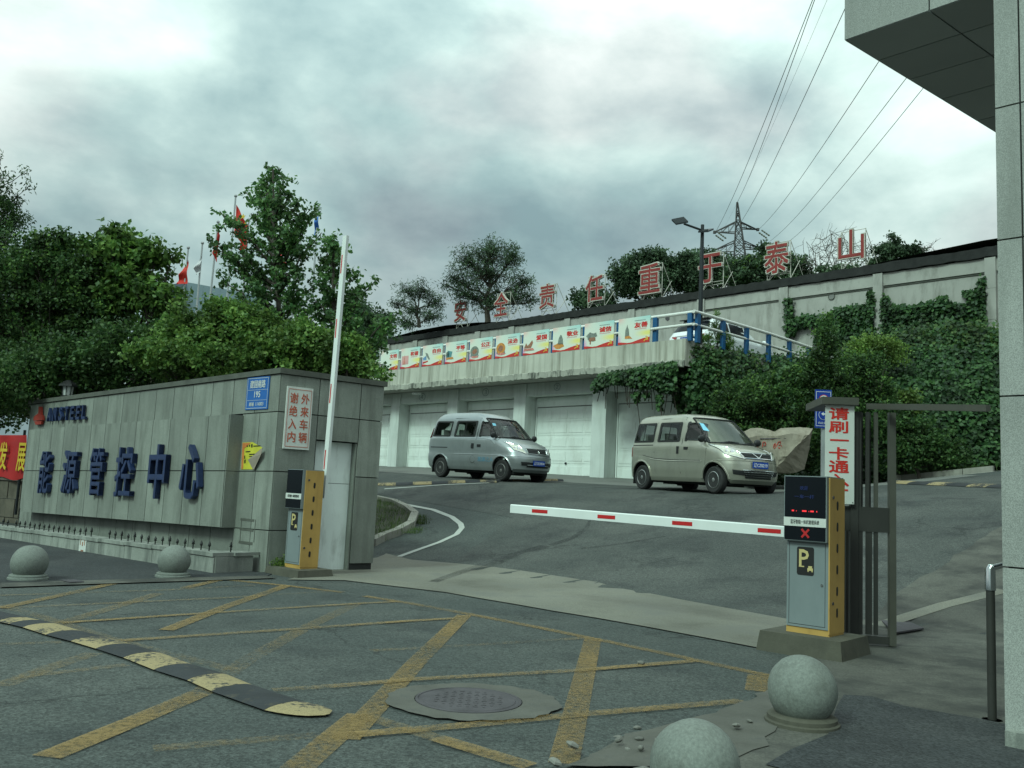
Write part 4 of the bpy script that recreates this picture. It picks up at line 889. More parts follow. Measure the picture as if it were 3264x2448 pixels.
# ---------------------------------------------------------------- barrier gates
def cabinet_world(base, rx, fx):
    return lambda a, b, z: np.array([base[0], base[1], 0])+rx*a+fx*b+UP*z
def barrier(label, base, big, arm_kind, ped, text):
    """cabinet whose dark screen side faces the street and whose yellow side faces right"""
    t = thing('barrier_gate', label, 'barrier gate', base)
    rx, fx = LRT, -INB                           # right along the gate; towards the street
    W_, D_, H_ = (.40, .37, 1.37) if big else (.37, .34, 1.33); zb = float(base[2])+ped[2]
    q = lambda a, b, z: np.array([base[0], base[1], zb])+rx*a+fx*b+UP*z
    bx = lambda mb, a0, a1, b0, b1, z0, z1_: mb.box(q(a0, b0, z0), rx*(a1-a0), fx*(b1-b0), UP*(z1_-z0))
    p_ = MB(); e = .03
    lo = [q(a, b, -ped[2]-.05) for a, b in ((-ped[0]/2, -ped[1]/2), (ped[0]/2, -ped[1]/2), (ped[0]/2, ped[1]/2), (-ped[0]/2, ped[1]/2))]
    hi = [q(a, b, 0) for a, b in ((-ped[0]/2+e, -ped[1]/2+e), (ped[0]/2-e, -ped[1]/2+e), (ped[0]/2-e, ped[1]/2-e), (-ped[0]/2+e, ped[1]/2-e))]
    p_.add(lo+hi, [(3, 2, 1, 0), (4, 5, 6, 7), (0, 1, 5, 4), (1, 2, 6, 5), (2, 3, 7, 6), (3, 0, 4, 7)]); build('pedestal', p_, 'pedestal', t)
    build('foot', bx(MB(), -W_/2+.005, W_/2-.005, -D_/2, D_/2-.06, 0, .055), 'cab_yellow', t)
    c = MB(); bx(c, -W_/2+.01, W_/2-.012, -D_/2, D_/2-.05, .055, .80); build('cabinet', c, 'cab_grey', t)
    c = MB(); bx(c, -W_/2, W_/2-.012, -D_/2, D_/2, .80, H_); build('display_housing', c, 'cab_grey', t)
    ys = MB(); bx(ys, W_/2-.012, W_/2, -D_/2, D_/2-.045, .02, H_-.01); y_ = build('yellow_side', ys, 'cab_yellow', t)
    for k in range(6):
        z = 1.12-.185*k; s_ = MB()
        P = [q(W_/2, -.02+.016*math.cos(a), z+.024*math.sin(a)+(.016 if math.sin(a) > 0 else -.016)) for a in np.linspace(0, 2*math.pi, 12, endpoint=False)]
        s_.prism(P, rx*.004); build('slot', s_, 'ink', y_)
    for z in (1.19, .28): build('lock', MB().lathe(q(W_/2, .075, z), [(.014, 0), (.014, .008)], 10, axis=rx, ref=UP), 'iron', y_)
    for z0, z1_ in ((1.005, H_-.008), (.808, .925)):
        build('screen', bx(MB(), -W_/2+.008, W_/2-.02, D_/2, D_/2+.006, z0, z1_), 'screen', t)
    build('name_strip', bx(MB(), -W_/2+.001, W_/2-.014, D_/2, D_/2+.008, .927, 1.003), 'sign_white', t)
    TX = lambda s, a0, a1, z0, z1_, m, nm, bold=0: build(nm, text_into(MB(), s, q(a0, D_/2+.009, z0), rx*(a1-a0), UP*(z1_-z0), .002, 0, bold=bold), m, t)
    TX('蓝牙智能一体机管理系统', -.135, .125, .948, .985, 'ink', 'strip_lettering')
    if text:
        TX('欢迎', -.05, .02, 1.245, 1.28, 'led_blue', 'led_text'); TX('一车一杆', -.10, .08, 1.17, 1.205, 'led_blue', 'led_text')
        l_ = MB()
        for a0, a1 in ((-.125, -.105), (-.03, .01), (.045, .075), (.10, .106)): bx(l_, a0, a1, D_/2+.006, D_/2+.008, 1.055, 1.068)
        for a0 in (-.085, .03): bx(l_, a0, a0+.004, D_/2+.006, D_/2+.008, 1.055, 1.064)
        build('led_row', l_, 'led_red', t)
        x_ = MB(); c_ = q(0.0, D_/2+.006, .868)
        for sg in (1, -1):
            d_ = rx*.033+UP*.036*sg; n_ = np.cross(d_, fx); n_ /= np.linalg.norm(n_); x_.prism([c_-d_-n_*.009, c_+d_-n_*.009, c_+d_+n_*.009, c_-d_+n_*.009], fx*.002*(1 if sg > 0 else 1.6))
        build('led_cross', x_, 'led_dim', t)
    sm = MB(); dz_ = D_/2-.05
    for a0, a1, z0, z1_ in ((-W_/2+.03, W_/2-.04, .075, .079), (-W_/2+.03, W_/2-.04, .782, .786), (-W_/2+.03, -W_/2+.034, .079, .782), (W_/2-.044, W_/2-.04, .079, .782)): bx(sm, a0, a1, dz_, dz_+.001, z0, z1_)
    build('door_seam', sm, 'ink', t); build('key_lock', MB().lathe(q(W_/2-.07, dz_, .43), [(.012, 0), (.012, .006)], 10, axis=fx, ref=UP), 'stainless', t)
    # P badge
    bz = .64
    def rrect(a, z, w, h, r_, d): 
        P = []
        for cx, cz, s0 in ((1, 1, 0), (-1, 1, 90), (-1, -1, 180), (1, -1, 270)):
            for k in range(4):
                an = rad(s0+30*k); P.append(q(a+cx*(w/2-r_)+r_*math.cos(an), d, z+cz*(h/2-r_)+r_*math.sin(an)))
        return P
    pb = build('parking_badge', MB().prism(rrect(-.02, .625, .155, .245, .018, D_/2-.05), fx*.003), 'ink', t)
    build('badge_letter', text_into(MB(), 'P', q(-.075, D_/2-.0465, .575), rx*.085, UP*.145, .002, 0, bold=.02).add([], []), 'pgold', pb)
    cr = MB(); f_ = D_/2-.0465
    for a0, z0 in ((-.078, .572), (-.078, .716)): bx(cr, a0, a0+.048, f_, f_+.0015, z0, z0+.010)
    bx(cr, .0, .05, f_, f_+.0015, .545, .567); bx(cr, .008, .042, f_, f_+.0018, .5672, .585); bx(cr, .002, .012, f_, f_+.002, .534, .5448); bx(cr, .038, .048, f_, f_+.002, .534, .5448)
    build('badge_car', cr, 'pgold', pb)
    ax0 = q(0, -D_/2-.05, 1.0)
    if arm_kind == 'down':                        # arm lowered across the lane, to the left
        d_ = -rx; a0 = q(W_/2-.1, -D_/2-.06, .85); Lm = 3.95; zt = .05
        am = MB(); X = d_; a_ = a0
        P0 = [a_-fx*.02-UP*.05, a_+fx*.02-UP*.05, a_+fx*.02+UP*.04, a_+fx*.008+UP*.05, a_-fx*.02+UP*.05]
        P1 = [p+X*Lm+UP*zt + (UP*.008 if False else 0) for p in P0]; n5 = len(P0)
        am.add(P0+P1, [tuple(range(n5)), tuple(range(n5, 2*n5))[::-1]]+[(i, i+n5, (i+1) % n5+n5, (i+1) % n5) for i in range(n5)])
        arm = build('arm', am, 'barrier_white', t)
        for k in range(4):
            s_ = .52+k*.95; st = MB().box(a_+X*s_+fx*.0205-UP*(.023)+UP*zt*s_/Lm, X*.235, fx*.002, UP*.04); build('red_stripe', st, 'reflect_red', arm)
    else:                                         # arm raised upright
        d_ = LRT*.022+UP; d_ /= np.linalg.norm(d_); a_ = q(W_/2-.10, -D_/2-.07, .95); Lm = 3.74
        am = MB().box(a_-rx*.045, rx*.088, -fx*.045, d_*Lm); arm = build('arm', am, 'barrier_white', t)
        for k in range(4):
            s_ = .40+k*.93; build('red_stripe', MB().box(a_+d_*s_+rx*(-.03), rx*.022, fx*.0025, d_*.27), 'reflect_red', arm)
    build('hub', MB().box(q(W_/2-.2, -D_/2-.03, .92), rx*.14, fx*.03, UP*.14), 'dark_metal', t)
    return t
br = gflat(2500, 2062); br = gflat(2590, 2030)
barrier('right parking barrier with lit red cross and its arm lowered across the drive', np.array([2.76, 8.07, 0.0]), True, 'down', (.78, .66, .17), True)
barrier('left parking barrier at the side door with its arm raised upright', np.array([-2.78, 12.42, 0.0]), False, 'up', (.8, .6, .1), False)

# ---------------------------------------------------------------- steel gate leaf with the card sign
gt = thing('steel_gate', 'brown grey steel gate frame folded open beside the right barrier', 'gate', gflat(2760, 2030))
gY = 8.55
def gp(px, py, Y=gY): return dep(px, py, Y)
GTP = Plane(dep(2720, 1700, gY), hd(97)); gu = lambda x: GTP.uv(x, 1700)[0]
gz0, gz1 = .06, 2.2
def gbar(x0, x1, z0, z1_, b, th=.05, m='gate_steel', nm='bar'):
    u0, u1 = gu(x0), gu(x1); build(nm, MB().box(GTP.w(u0, z0, b), GTP.u*(u1-u0), -GTP.n*th, UP*(z1_-z0)), m, gt)
gbar(2836, 2857, gz0-.04, gz1, .0, .07, 'gate_steel', 'post'); gbar(2711, 2736, gz0, gz1+.0, .0, .07, 'gate_dark', 'post')
zm0, zm1 = GTP.uv(2780, 1696)[1], GTP.uv(2780, 1617)[1]
u0, u1 = gu(2672), gu(2836); build('mid_panel', MB().box(GTP.w(u0, zm0, -.012), GTP.u*(u1-u0), -GTP.n*.04, UP*(zm1-zm0)), 'gate_dark', gt)
for x0, x1 in ((2677, 2695), (2738, 2752), (2763, 2782), (2789, 2801)): gbar(x0, x1, gz0+.05, zm0, -.02, .03, 'gate_dark')
for x0, x1 in ((2789, 2801),): gbar(x0, x1, zm1, gz1, -.02, .03, 'gate_steel')
for k in range(4): gbar(2736+13*k, 2747+13*k, zm1, gz1, -.02-.09*(k % 2), .03, 'gate_dark')
build('bottom_rail', MB().box(GTP.w(u0, gz0-.03, -.01), GTP.u*(u1-u0), -GTP.n*.045, UP*.07), 'gate_dark', gt)
for k in range(3):                                # second folded leaf behind
    gbar(2690+38*k, 2702+38*k, gz0, zm0, -.38, .03, 'gate_dark'); 
zc = GTP.uv(2690, 1293)[1]
cu0, cu1 = gu(2610), gu(2728)
build('cap', MB().box(GTP.w(cu0, zc, .10), GTP.u*(cu1-cu0), -GTP.n*.75, UP*.07), 'gate_steel', gt)
gA = GTP.w(gu(2770), zc+.015, -.1); gB = np.array([3.9, 7.3, 2.15]); dv = (gB-gA); 
build('top_rail', MB().box(gA-UP*.03, dv, np.array([-dv[1], dv[0], 0])/np.linalg.norm(dv)*.05, UP*.055), 'gate_steel', gt)
SP = Plane(GTP.w(0, 0, .03), hd(95))
su0, sz0 = SP.uv(2628, 1603); su1, sz1 = SP.uv(2722, 1294)
t = thing('card_sign', 'tall white sign with red characters fixed to the steel gate', 'sign', SP.w((su0+su1)/2, sz0))
build('board', MB().box(SP.w(su0, sz0), SP.u*(su1-su0), SP.n*.015, UP*(sz1-sz0)), 'sign_white', t)
def sp_box(chs): pass
zf = 1220; k_ = 380/1466.
cs = lambda x, y: (2420+x*k_, 1220+y*k_)
tx = MB()
for ch, x0, x1, y0, y1 in (('请', 862, 1098, 312, 445), ('刷', 862, 1088, 478, 610), ('卡', 862, 1094, 800, 938), ('通', 862, 1098, 965, 1100), ('入', 862, 1096, 1130, 1262)):
    text_plane(tx, ch, SP, cs(x0, y1), cs(x1, y0), .0155, .003, 0, bold=.022)
for x0, x1, y0, y1 in ((866, 1096, 694, 713), (866, 1086, 1302, 1322)):
    a, b = SP.uv(*cs(x0, y1)), SP.uv(*cs(x1, y0)); tx.box(SP.w(a[0], a[1], .0155), SP.u*(b[0]-a[0]), SP.n*.003, UP*.016)
build('lettering', tx, 'sign_red2', t)
sc_ = MB()
for x, y in ((1150, 1475), (812, 292)): sc_.lathe(SP.at(*cs(x, y), .015), [(.006, 0), (.005, .004)], 8, axis=SP.n, ref=UP)
build('screw', sc_, 'iron', t)
# blue traffic plate behind it
BP = Plane(dep(2640, 1300, 9.6), hd(92))
cb = lambda x, y: (2420+x*k_, 1220+y*k_)
u0, z0 = BP.uv(*cb(682, 555)); u1, z1p = BP.uv(*cb(888, 92)); W_, H_ = u1-u0, z1p-z0
t = thing('traffic_sign', 'blue traffic plate with white arrow circles partly hidden by the card sign', 'traffic sign', BP.w((u0+u1)/2, 0))
q = lambda a, b, d=.0: BP.w(u0+W_*a, z0+H_*b, d)
build('plate', MB().box(q(0, 0), BP.u*W_, BP.n*.012, UP*H_), 'trafficblue', t)
build('post', MB().tube([BP.w(u0+W_*.6, float(gz(*BP.w(0, 0)[:2]))-.1, -.03), q(.6, .95, -.03)], .03, 8), 'pole', t)
b_ = MB()
for a, b, c, d in ((.05, .05, .9, .012), (.05, .94, .9, .012)): b_.box(q(a, b, .012), BP.u*W_*c, BP.n*.002, UP*H_*d)
for a in (.05, .925): b_.box(q(a, .062, .012), BP.u*W_*.025, BP.n*.002, UP*H_*.878)
build('border', b_, 'plate_white', t)
def disc(cx, cy, r_, d, n=24): return [q(cx, cy, d)+BP.u*r_*math.cos(a)+UP*r_*math.sin(a) for a in np.linspace(0, 2*math.pi, n, endpoint=False)]
R_ = W_*.31
b_ = MB().prism(disc(.52, .74, R_, .013), BP.n*.002); build('red_ring', b_, 'sign_red2', t)
b_ = MB().prism(disc(.52, .74, R_*.86, .0155), BP.n*.001); build('white_disc', b_, 'plate_white', t)
b_ = MB().prism([q(.42, .76, .017), q(.5, .83, .017), q(.66, .78, .017), q(.6, .74, .017), q(.62, .66, .017), q(.5, .66, .017), q(.5, .745, .017)], BP.n*.001); build('arrow', b_, 'ink', t)
b_ = MB().prism(disc(.52, .345, R_, .013), BP.n*.002); build('white_ring', b_, 'plate_white', t)
b_ = MB().prism(disc(.52, .345, R_*.93, .0155), BP.n*.001); build('blue_disc', b_, 'trafficblue', t)
b_ = MB().prism([q(.36, .37, .017), q(.5, .42, .017), q(.5, .385, .017), q(.7, .385, .017), q(.7, .35, .017), q(.5, .35, .017), q(.5, .32, .017)], BP.n*.001); build('arrow', b_, 'plate_white', t)
b_ = MB(); text_into(b_, '禁止直行', q(.2, .515, .013), BP.u*W_*.66, UP*H_*.06, .002); text_into(b_, '向左转弯', q(.2, .105, .013), BP.u*W_*.66, UP*H_*.06, .002); build('lettering', b_, 'plate_white', t)

# ---------------------------------------------------------------- gatehouse: pillar and canopy
FR = hd(135)                                      # front line, to the right and towards the street
PP = Plane(dep(3180, 1000, 5.2), FR)
gh = thing('gatehouse', 'granite gatehouse pillar carrying a large overhanging canopy', 'gatehouse', PP.w(.3, 0))
build('pillar_core', MB().box(PP.w(.03, -.1, -.021), PP.u*1.54, -PP.n*.8, UP*7.4), 'joint', gh)
zj = [-.1] + [PP.uv(3190, y)[1] for y in (1806, 1263, 765, 342)]; zj += [zj[-1]+.95*k for k in (1, 2, 3, 4)]
pw_ = PP.uv(3257, 600)[0]
for za, zb in zip(zj[:-1], zj[1:]):
    for k, (u0, u1) in enumerate(((0, pw_), (pw_, pw_+.7), (pw_+.7, 1.6))):
        build('panel', panel(MB(), PP, u0, u1, za, zb, -.02, .02, .005), 'granite_pillar', gh)
for za, zb in zip(zj[:-1], zj[1:]):
    for d0 in (.024, .424):
        for u0 in (.004, 1.572): build('panel', MB().box(PP.w(u0, za+.005, -d0), PP.u*.024, -PP.n*.392, UP*(zb-za-.01)), 'granite_pillar', gh)
build('plinth', MB().box(PP.w(.02, -.05, .0), PP.u*1.6, PP.n*.06, UP*.15), 'planter', gh)
ZS = 4.8
ca, cm_, cx = gflat(2690, 129, ZS), gflat(2962, 34, ZS), gflat(3176, 425, ZS)
fd = (cm_-ca); fl = np.linalg.norm(fd); fd /= fl; sdv = cx-ca; sl = np.linalg.norm(sdv); sdv /= sl
stops_ = [0.0]
for px in ((2799, 193), (2889, 257), (2995, 318), (3111, 386)):
    stops_.append(float((gflat(*px, ZS)-ca)@sdv))
stops_ += [stops_[-1]+.62*k for k in (1, 2, 3, 4)]
fst = [0]+[fl*k for k in range(1, 8)]
build('canopy_core', MB().prism([ca+fd*.03+sdv*.03+UP*.02, ca+fd*fst[-1]+sdv*.03+UP*.02, ca+fd*fst[-1]+sdv*stops_[-1]+UP*.02, ca+fd*.03+sdv*stops_[-1]+UP*.02], UP*2.3), 'joint', gh)
for i in range(len(fst)-1):
    for j in range(len(stops_)-1):
        g = .006; P = [ca+fd*(fst[i]+g)+sdv*(stops_[j]+g), ca+fd*(fst[i+1]-g)+sdv*(stops_[j]+g), ca+fd*(fst[i+1]-g)+sdv*(stops_[j+1]-g), ca+fd*(fst[i]+g)+sdv*(stops_[j+1]-g)]
        build('soffit_panel', MB().prism(P, UP*.019), 'soffit', gh)
nf = np.array([fd[1], -fd[0], 0]); nf = -nf if nf @ (CAM-ca) < 0 else nf
for i in range(len(fst)-1):
    for k in range(2): build('fascia_panel', MB().box(ca+fd*(fst[i]+.005)+UP*(.0+1.1*k+.004), fd*(fst[i+1]-fst[i]-.01), -nf*.028, UP*1.092), 'granite_pillar', gh)
ns = np.array([sdv[1], -sdv[0], 0]); ns = -ns if ns @ fd > 0 else ns
for j in range(len(stops_)-1):
    for k in range(2): build('fascia_panel', MB().box(ca+sdv*(stops_[j]+.03)+UP*(.004+1.1*k), sdv*(stops_[j+1]-stops_[j]-.01), -ns*.028, UP*1.092), 'granite_pillar', gh)
# stainless handrail
hb = gflat(3163, 2300); t = thing('handrail', 'stainless handrail on a dark post beside the gatehouse pillar', 'handrail', hb)
ztop = dep(3155, 1815, hb[1])[2]
build('post', MB().tube([hb, [hb[0], hb[1], ztop-.1]], .026, 12).lathe(hb, [(.06, 0), (.06, .012)], 14), 'gate_dark', t, smooth=True)
build('knuckle', MB().tube([[hb[0], hb[1], ztop-.13], [hb[0], hb[1], ztop+.0], [hb[0]+.01, hb[1], ztop+.02]], [.032, .03, .024], 12), 'stainless', t, smooth=True)
build('rail', MB().tube([[hb[0], hb[1], ztop+.01], [hb[0]+.3, hb[1]+.3, ztop+.03], [hb[0]+1.0, hb[1]+1.1, ztop+.04]], .022, 12), 'stainless', t, smooth=True)
pl_ = MB().prism(wob([G_(2810, 1990), G_(2870, 1985), G_(2900, 2020), G_(2830, 2030)], .01, .1, 2) and [np.append(np.array(p), .03) for p in [G_(2810, 1990)[:2], G_(2880, 1985)[:2], G_(2945, 2015)[:2], G_(2850, 2030)[:2]]], UP*.015)
t = tag(build('steel_plate', pl_, 'iron'), 'rusty steel plate lying at the foot of the steel gate', 'plate')

# ---------------------------------------------------------------- bollards, bump, manhole
def bollard(label, x, y, r_=.197, zc=None, bm_='bollard'):
    t = thing('stone_bollard', label, 'bollard', (x, y, 0), group='round stone bollards along the pavement edge')
    zc = zc or r_
    bl = MB().sphere((0, 0, 0), 1, 40, 26); rr = random.Random(int(x*100)); w_ = [(rr.uniform(2, 5), rr.uniform(2, 5), rr.uniform(2, 5), rr.uniform(0, 6)) for _ in range(5)]
    chips = [np.array([rr.gauss(0, 1), rr.gauss(0, 1), rr.gauss(0, 1)]) for _ in range(9)]; chips = [c/np.linalg.norm(c) for c in chips]; nv = []
    for p in bl.v:
        p = np.array(p); d = sum(math.sin(a*p[0]+b*p[1]+c*p[2]+e) for a, b, c, e in w_)*.004-sum(.03*max(0, 1-np.linalg.norm(p-c)/.16) for c in chips); nv.append(tuple(np.array([x, y, zc])+p*r_*(1+d)))
    bl.v = nv; build('ball', bl, 'bollard', t, smooth=True)
    build('base', MB().lathe((x, y, 0), [(.215, 0), (.215, .03), (.2, .036), (.2, .058), (.18, .068), (.12, .075)], 24), bm_, t, smooth=True)
    return t
p = gflat(81, 1850); bollard('leftmost round stone bollard, chipped, in front of the spiked planter', p[0], p[1]+.05, .2, .195)
p = gflat(546, 1842); bollard('round stone bollard at the right end of the spiked planter', p[0], p[1]+.05, .197, .205)
p = gflat(2565, 2320); bollard('large near round stone bollard in front of the right barrier', p[0], p[1]+.05, .2, .205, 'pedestal')
p = dep(2207, 2432, 4.2); bollard('nearest round stone bollard cut off by the bottom edge among rubble', p[0], 4.15, .2, .115, 'pedestal')
def speed_bump(label, pts, widths, w, fn, hh, group=None):
    """pts: pixel ends of the blocks along the bump's centre line, alternating colours"""
    P = [np.array(fn(*p)) for p in pts]; c0 = P[len(P)//2]
    t = thing('speed_bump', label, 'speed bump', c0)
    d = (P[-1]-P[0]); d[2] = 0; d /= np.linalg.norm(d); n = np.array([-d[1], d[0], 0])
    for i in range(len(P)-1):
        a, b = P[i], P[i+1]; rows = []; last = i == len(P)-2 and widths == 'cap'; K = 7
        for s_ in np.linspace(.004, .996, K):
            q_ = a+(b-a)*s_; f = math.sqrt(max(0.0, 1-((s_)**2.6))) if last else 1.0; row = []
            for v in np.linspace(-1, 1, 9):
                zz = hh*max(0, 1-v*v)**.7*(f if last else 1); pt = q_+n*v*w/2*max(f, .02); row.append((pt[0], pt[1], float(gz(pt[0], pt[1]))+.0145+zz))
            rows.append(row)
        m_ = 'bump_yellow' if (i % 2 == 0) == (group == 'y') else 'bump_black'
        mbb = MB().grid(rows); build('rubber_block', MB().add(mbb.v, [f_[::-1] for f_ in mbb.f]) if np.cross(b-a, n)[2] < 0 else mbb, m_, t, smooth=True)
    return t
lower = [(0, 515), (75, 530), (150, 548), (278, 588), (412, 622), (550, 662), (702, 710), (870, 775), (1052, 830), (1190, 890), (1475, 988), (1690, 1035)]
mid = [z6(x+70, y-38) for x, y in lower[:-1]]+[z6(1775, 998)]
mid = [(mid[0][0]-160, mid[0][1]-38)]+mid
speed_bump('worn yellow and black speed bump across the near street', mid, 'cap', .285, G_, .018, None)
zb = Zm(1200, 1180, .36166)
speed_bump('far yellow and black speed bump in front of the left van', [zb(x, y) for x, y in ((-140, 1022), (10, 1015), (170, 1012), (320, 1006), (485, 1003), (628, 996), (780, 992), (910, 988), (1055, 988), (1190, 980), (1335, 981), (1455, 976), (1590, 978), (1640, 980))], '', .38, D_, .05, None)
speed_bump('far right speed bump seen past the steel gate', [z5(x, y) for x, y in ((690, 447), (745, 452), (820, 456), (905, 460), (988, 463), (1075, 467), (1160, 470), (1240, 474))], '', .38, D_, .05, None)
mc = gflat(1493, 2238)
t = thing('manhole_cover', 'round iron manhole cover set in a ragged pale concrete collar', 'manhole cover', mc)
r = random.Random(9); ring = []
for k in range(48):
    a = 2*math.pi*k/48; rr = .485+r.uniform(-.022, .018)+.05*math.cos(a-.2)**2; ring.append((mc[0]+rr*1.0*math.cos(a)+.03, mc[1]+rr*.98*math.sin(a), .0135))
cm2 = MB(); inner = [(mc[0]+.33*math.cos(2*math.pi*k/48), mc[1]+.33*math.sin(2*math.pi*k/48), .0145) for k in range(48)]
cm2.add(ring+inner, [(k, (k+1) % 48, 48+(k+1) % 48, 48+k) for k in range(48)]); build('collar', cm2, 'collar', t)
cv = MB().lathe((mc[0], mc[1], .0), [(.325, .0), (.325, .017), (.31, .020), (.305, .015), (.29, .015), (.285, .019)], 40)
build('cover', cv, 'iron', t)
rb = MB()
for i in range(-5, 6):
    for j in range(-5, 6):
        if i*i+j*j < 25: rb.cbox((mc[0]+.048*i, mc[1]+.048*j, .0205), (.03, .012, .003) if (i+j) % 2 else (.012, .03, .003))
build('tread', rb, 'iron', t)
dc = gflat(230, 1858)
t = thing('drain_grate', 'small dark drain grate at the kerb by the left bollard', 'drain grate', dc)
dg = MB().cbox(dc+UP*.02, (.24, .16, .012), X=LRT, Y=INB); build('plate', dg, 'iron', t)
# rubble on the broken edge
r = random.Random(21); spots = [(2150, 2385), (2020, 2352), (1900, 2420), (1915, 2395), (1955, 2400), (1990, 2395), (1960, 2425), (1850, 2438), (1925, 2440), (2010, 2372), (2060, 2365), (1880, 2440), (1830, 2432), (2290, 2320), (2350, 2372), (2405, 2305), (2040, 2112), (2045, 2340), (2270, 2322), (1945, 2412)]
base_me = None
for k, (x, y) in enumerate(spots):
    p = gflat(x, y); s_ = r.uniform(.016, .035)*(1.4 if 5 < k < 9 else 1)
    t = tag(build('stone', MB().lathe((0, 0, 0), [(.55, -.5), (1.0, .0), (.9, .4), (.25, .7)], 5), 'rubble', world=False, loc=(p[0], p[1],   .012+s_*.1)) if base_me is None else link('stone', base_me, None, (p[0], p[1],   .012+s_*.1)), 'small pale concrete chunk among the rubble by the near round bollards', 'stone', 'rubble on the broken pavement edge')
    if base_me is None: base_me = t.data
    t.scale = (s_*r.uniform(.8, 1.5), s_*r.uniform(.7, 1.1), s_*r.uniform(.6, .9)); t.rotation_euler = (r.uniform(-.3, .3), r.uniform(-.3, .3), r.uniform(0, 6))

r = random.Random(77); cl = ['long broken kerb chunk behind the near round bollards', 'small slanted kerb chunk left of the nearest bollard', 'flat broken slab lying between the two near bollards', 'reddish brick piece on the edge of the dark ground patch', 'pale kerb lump right behind the large near bollard']
for lab, (x, y), (a, b, c), m in zip(cl, ((2445, 2262), (2165, 2360), (2405, 2388), (2795, 2236), (2660, 2225)), ((.22, .09, .07), (.13, .09, .05), (.16, .12, .03), (.14, .07, .035), (.15, .1, .06)), ('kerb', 'rubble', 'kerb', 'pic_brown', 'kerb')):
    p = gflat(x, y); P = [(sx*a/2*r.uniform(.75, 1.1), sy*b/2*r.uniform(.75, 1.1), sz) for sz in (0, c) for sx, sy in ((-1, -1), (1, -1), (1, 1), (-1, 1))]
    o = build('rubble_chunk', MB().add([(q[0], q[1], q[2]*r.uniform(.7, 1.1)) for q in P], [(3, 2, 1, 0), (4, 5, 6, 7), (0, 1, 5, 4), (1, 2, 6, 5), (2, 3, 7, 6), (3, 0, 4, 7)]), m, world=False, loc=(p[0], p[1], .012)); o.rotation_euler = (0, 0, r.uniform(0, 6)); tag(o, lab, 'rubble')
# ---------------------------------------------------------------- kerbed island behind the wall, kerbs
isl = [D_(*p) for p in ((1192, 1680), (1195, 1625), (1215, 1610), (1270, 1618), (1318, 1645), (1322, 1665), (1285, 1690), (1200, 1718), (1160, 1745), (1130, 1750), (1120, 1720))]
kt = thing('kerb_island', 'curved concrete kerb of the small grassy island behind the side door', 'kerb', isl[7])
out_px = [(1205, 1598), (1262, 1610), (1305, 1630), (1333, 1652), (1322, 1682), (1280, 1706), (1235, 1722), (1196, 1742)]
OP = [D_(*p) for p in out_px]; cen = np.mean([p for p in OP], 0)-INB*.0-LRT*1.2
for a, b in zip(OP[:-1], OP[1:]):
    d = b-a; L_ = np.linalg.norm(d[:2]); n = np.array([-d[1], d[0], 0])/L_; n = n if n @ (cen-a) > 0 else -n
    build('kerb_stone', MB().prism([a-UP*.15+d*.01, a-UP*.15+d*.99, a-UP*.15+d*.97+n*.16, a-UP*.15+d*.03+n*.16], UP*.29), 'kerb', kt)
ins = [p-(p-cen)/np.linalg.norm(p-cen)*.1+UP*.09 for p in OP]+[OP[-1]-LRT*1.6+UP*.09, OP[0]-LRT*2.2+UP*.09]
struct('island_soil', MB().prism(ins, -UP*.3), 'soil')
kr = thing('kerb_line', 'low concrete kerb in front of the ivy bank on the right', 'kerb', D_(2900, 1535))
KP = [D_(*p)+np.array([0, .5, 0]) for p in ((2452, 1520), (2560, 1522), (2700, 1528), (2800, 1524), (2900, 1512), (3000, 1500), (3100, 1490), (3200, 1481))]
for a, b in zip(KP[:-1], KP[1:]):
    n_ = max(1, int(np.linalg.norm(b-a)/1.2))
    for k in range(n_):
        p, q_ = a+(b-a)*(k+.01)/n_, a+(b-a)*(k+.99)/n_; n = np.array([-(q_-p)[1], (q_-p)[0], 0]); n /= np.linalg.norm(n); n = n if n[1] > 0 else -n
        build('kerb_stone', MB().prism([p-UP*.1, q_-UP*.1, q_-UP*.1+n*.15, p-UP*.1+n*.15], UP*.24), 'kerb', kr)

# ---------------------------------------------------------------- engraved rock
RKc = dep(2490, 1510, 23.2); rkz = float(gz(RKc[0], RKc[1]))
RKP = Plane(dep(2490, 1440, 22.9), hd(96))
zr = Zm(2420, 1220, k_)
t = thing('engraved_rock', 'large pale landscape rock with carved red characters behind the right van', 'rock', RKc)
R_p = lambda x, y, o: RKP.at(*zr(x, y), o)
TPs = [R_p(*q) for q in ((-170, 600, .0), (-60, 552, -.08), (30, 556, -.05), (120, 582, -.1), (200, 602, -.1), (262, 560, -.12), (370, 550, -.15), (470, 546, -.15), (580, 556, -.2), (655, 570, -.22))]
MDs = [R_p(*q) for q in ((-180, 690, .12), (-60, 660, .12), (30, 650, .1), (120, 655, .1), (200, 660, .1), (290, 640, .12), (390, 625, .12), (480, 640, .14), (560, 650, .16), (610, 640, .1))]
LWs = [R_p(*q) for q in ((-190, 900, .12), (-60, 900, .13), (30, 900, .12), (120, 905, .12), (200, 910, .14), (270, 905, .17), (340, 905, .2), (430, 810, .22), (510, 730, .2), (575, 665, .15))]
BTs = [R_p(*q) for q in ((-180, 1110, .02), (-60, 1115, .05), (30, 1110, .04), (120, 1100, .05), (200, 1060, .1), (235, 1010, .12), (330, 935, .16), (425, 845, .16), (505, 760, .14), (585, 690, .05))]
RGs = [R_p(*q) for q in ((-180, 1140, -.1), (-60, 1140, -.1), (30, 1140, -.1), (130, 1135, -.1), (220, 1100, -.1), (330, 1110, -.15), (450, 1108, -.2), (555, 1065, -.35), (600, 880, -.45), (632, 700, -.4))]
bk = [p-RKP.n*.95+UP*(.04*math.sin(i)) for i, p in enumerate(TPs)]; bk2 = [p-RKP.n*.9 for p in RGs]
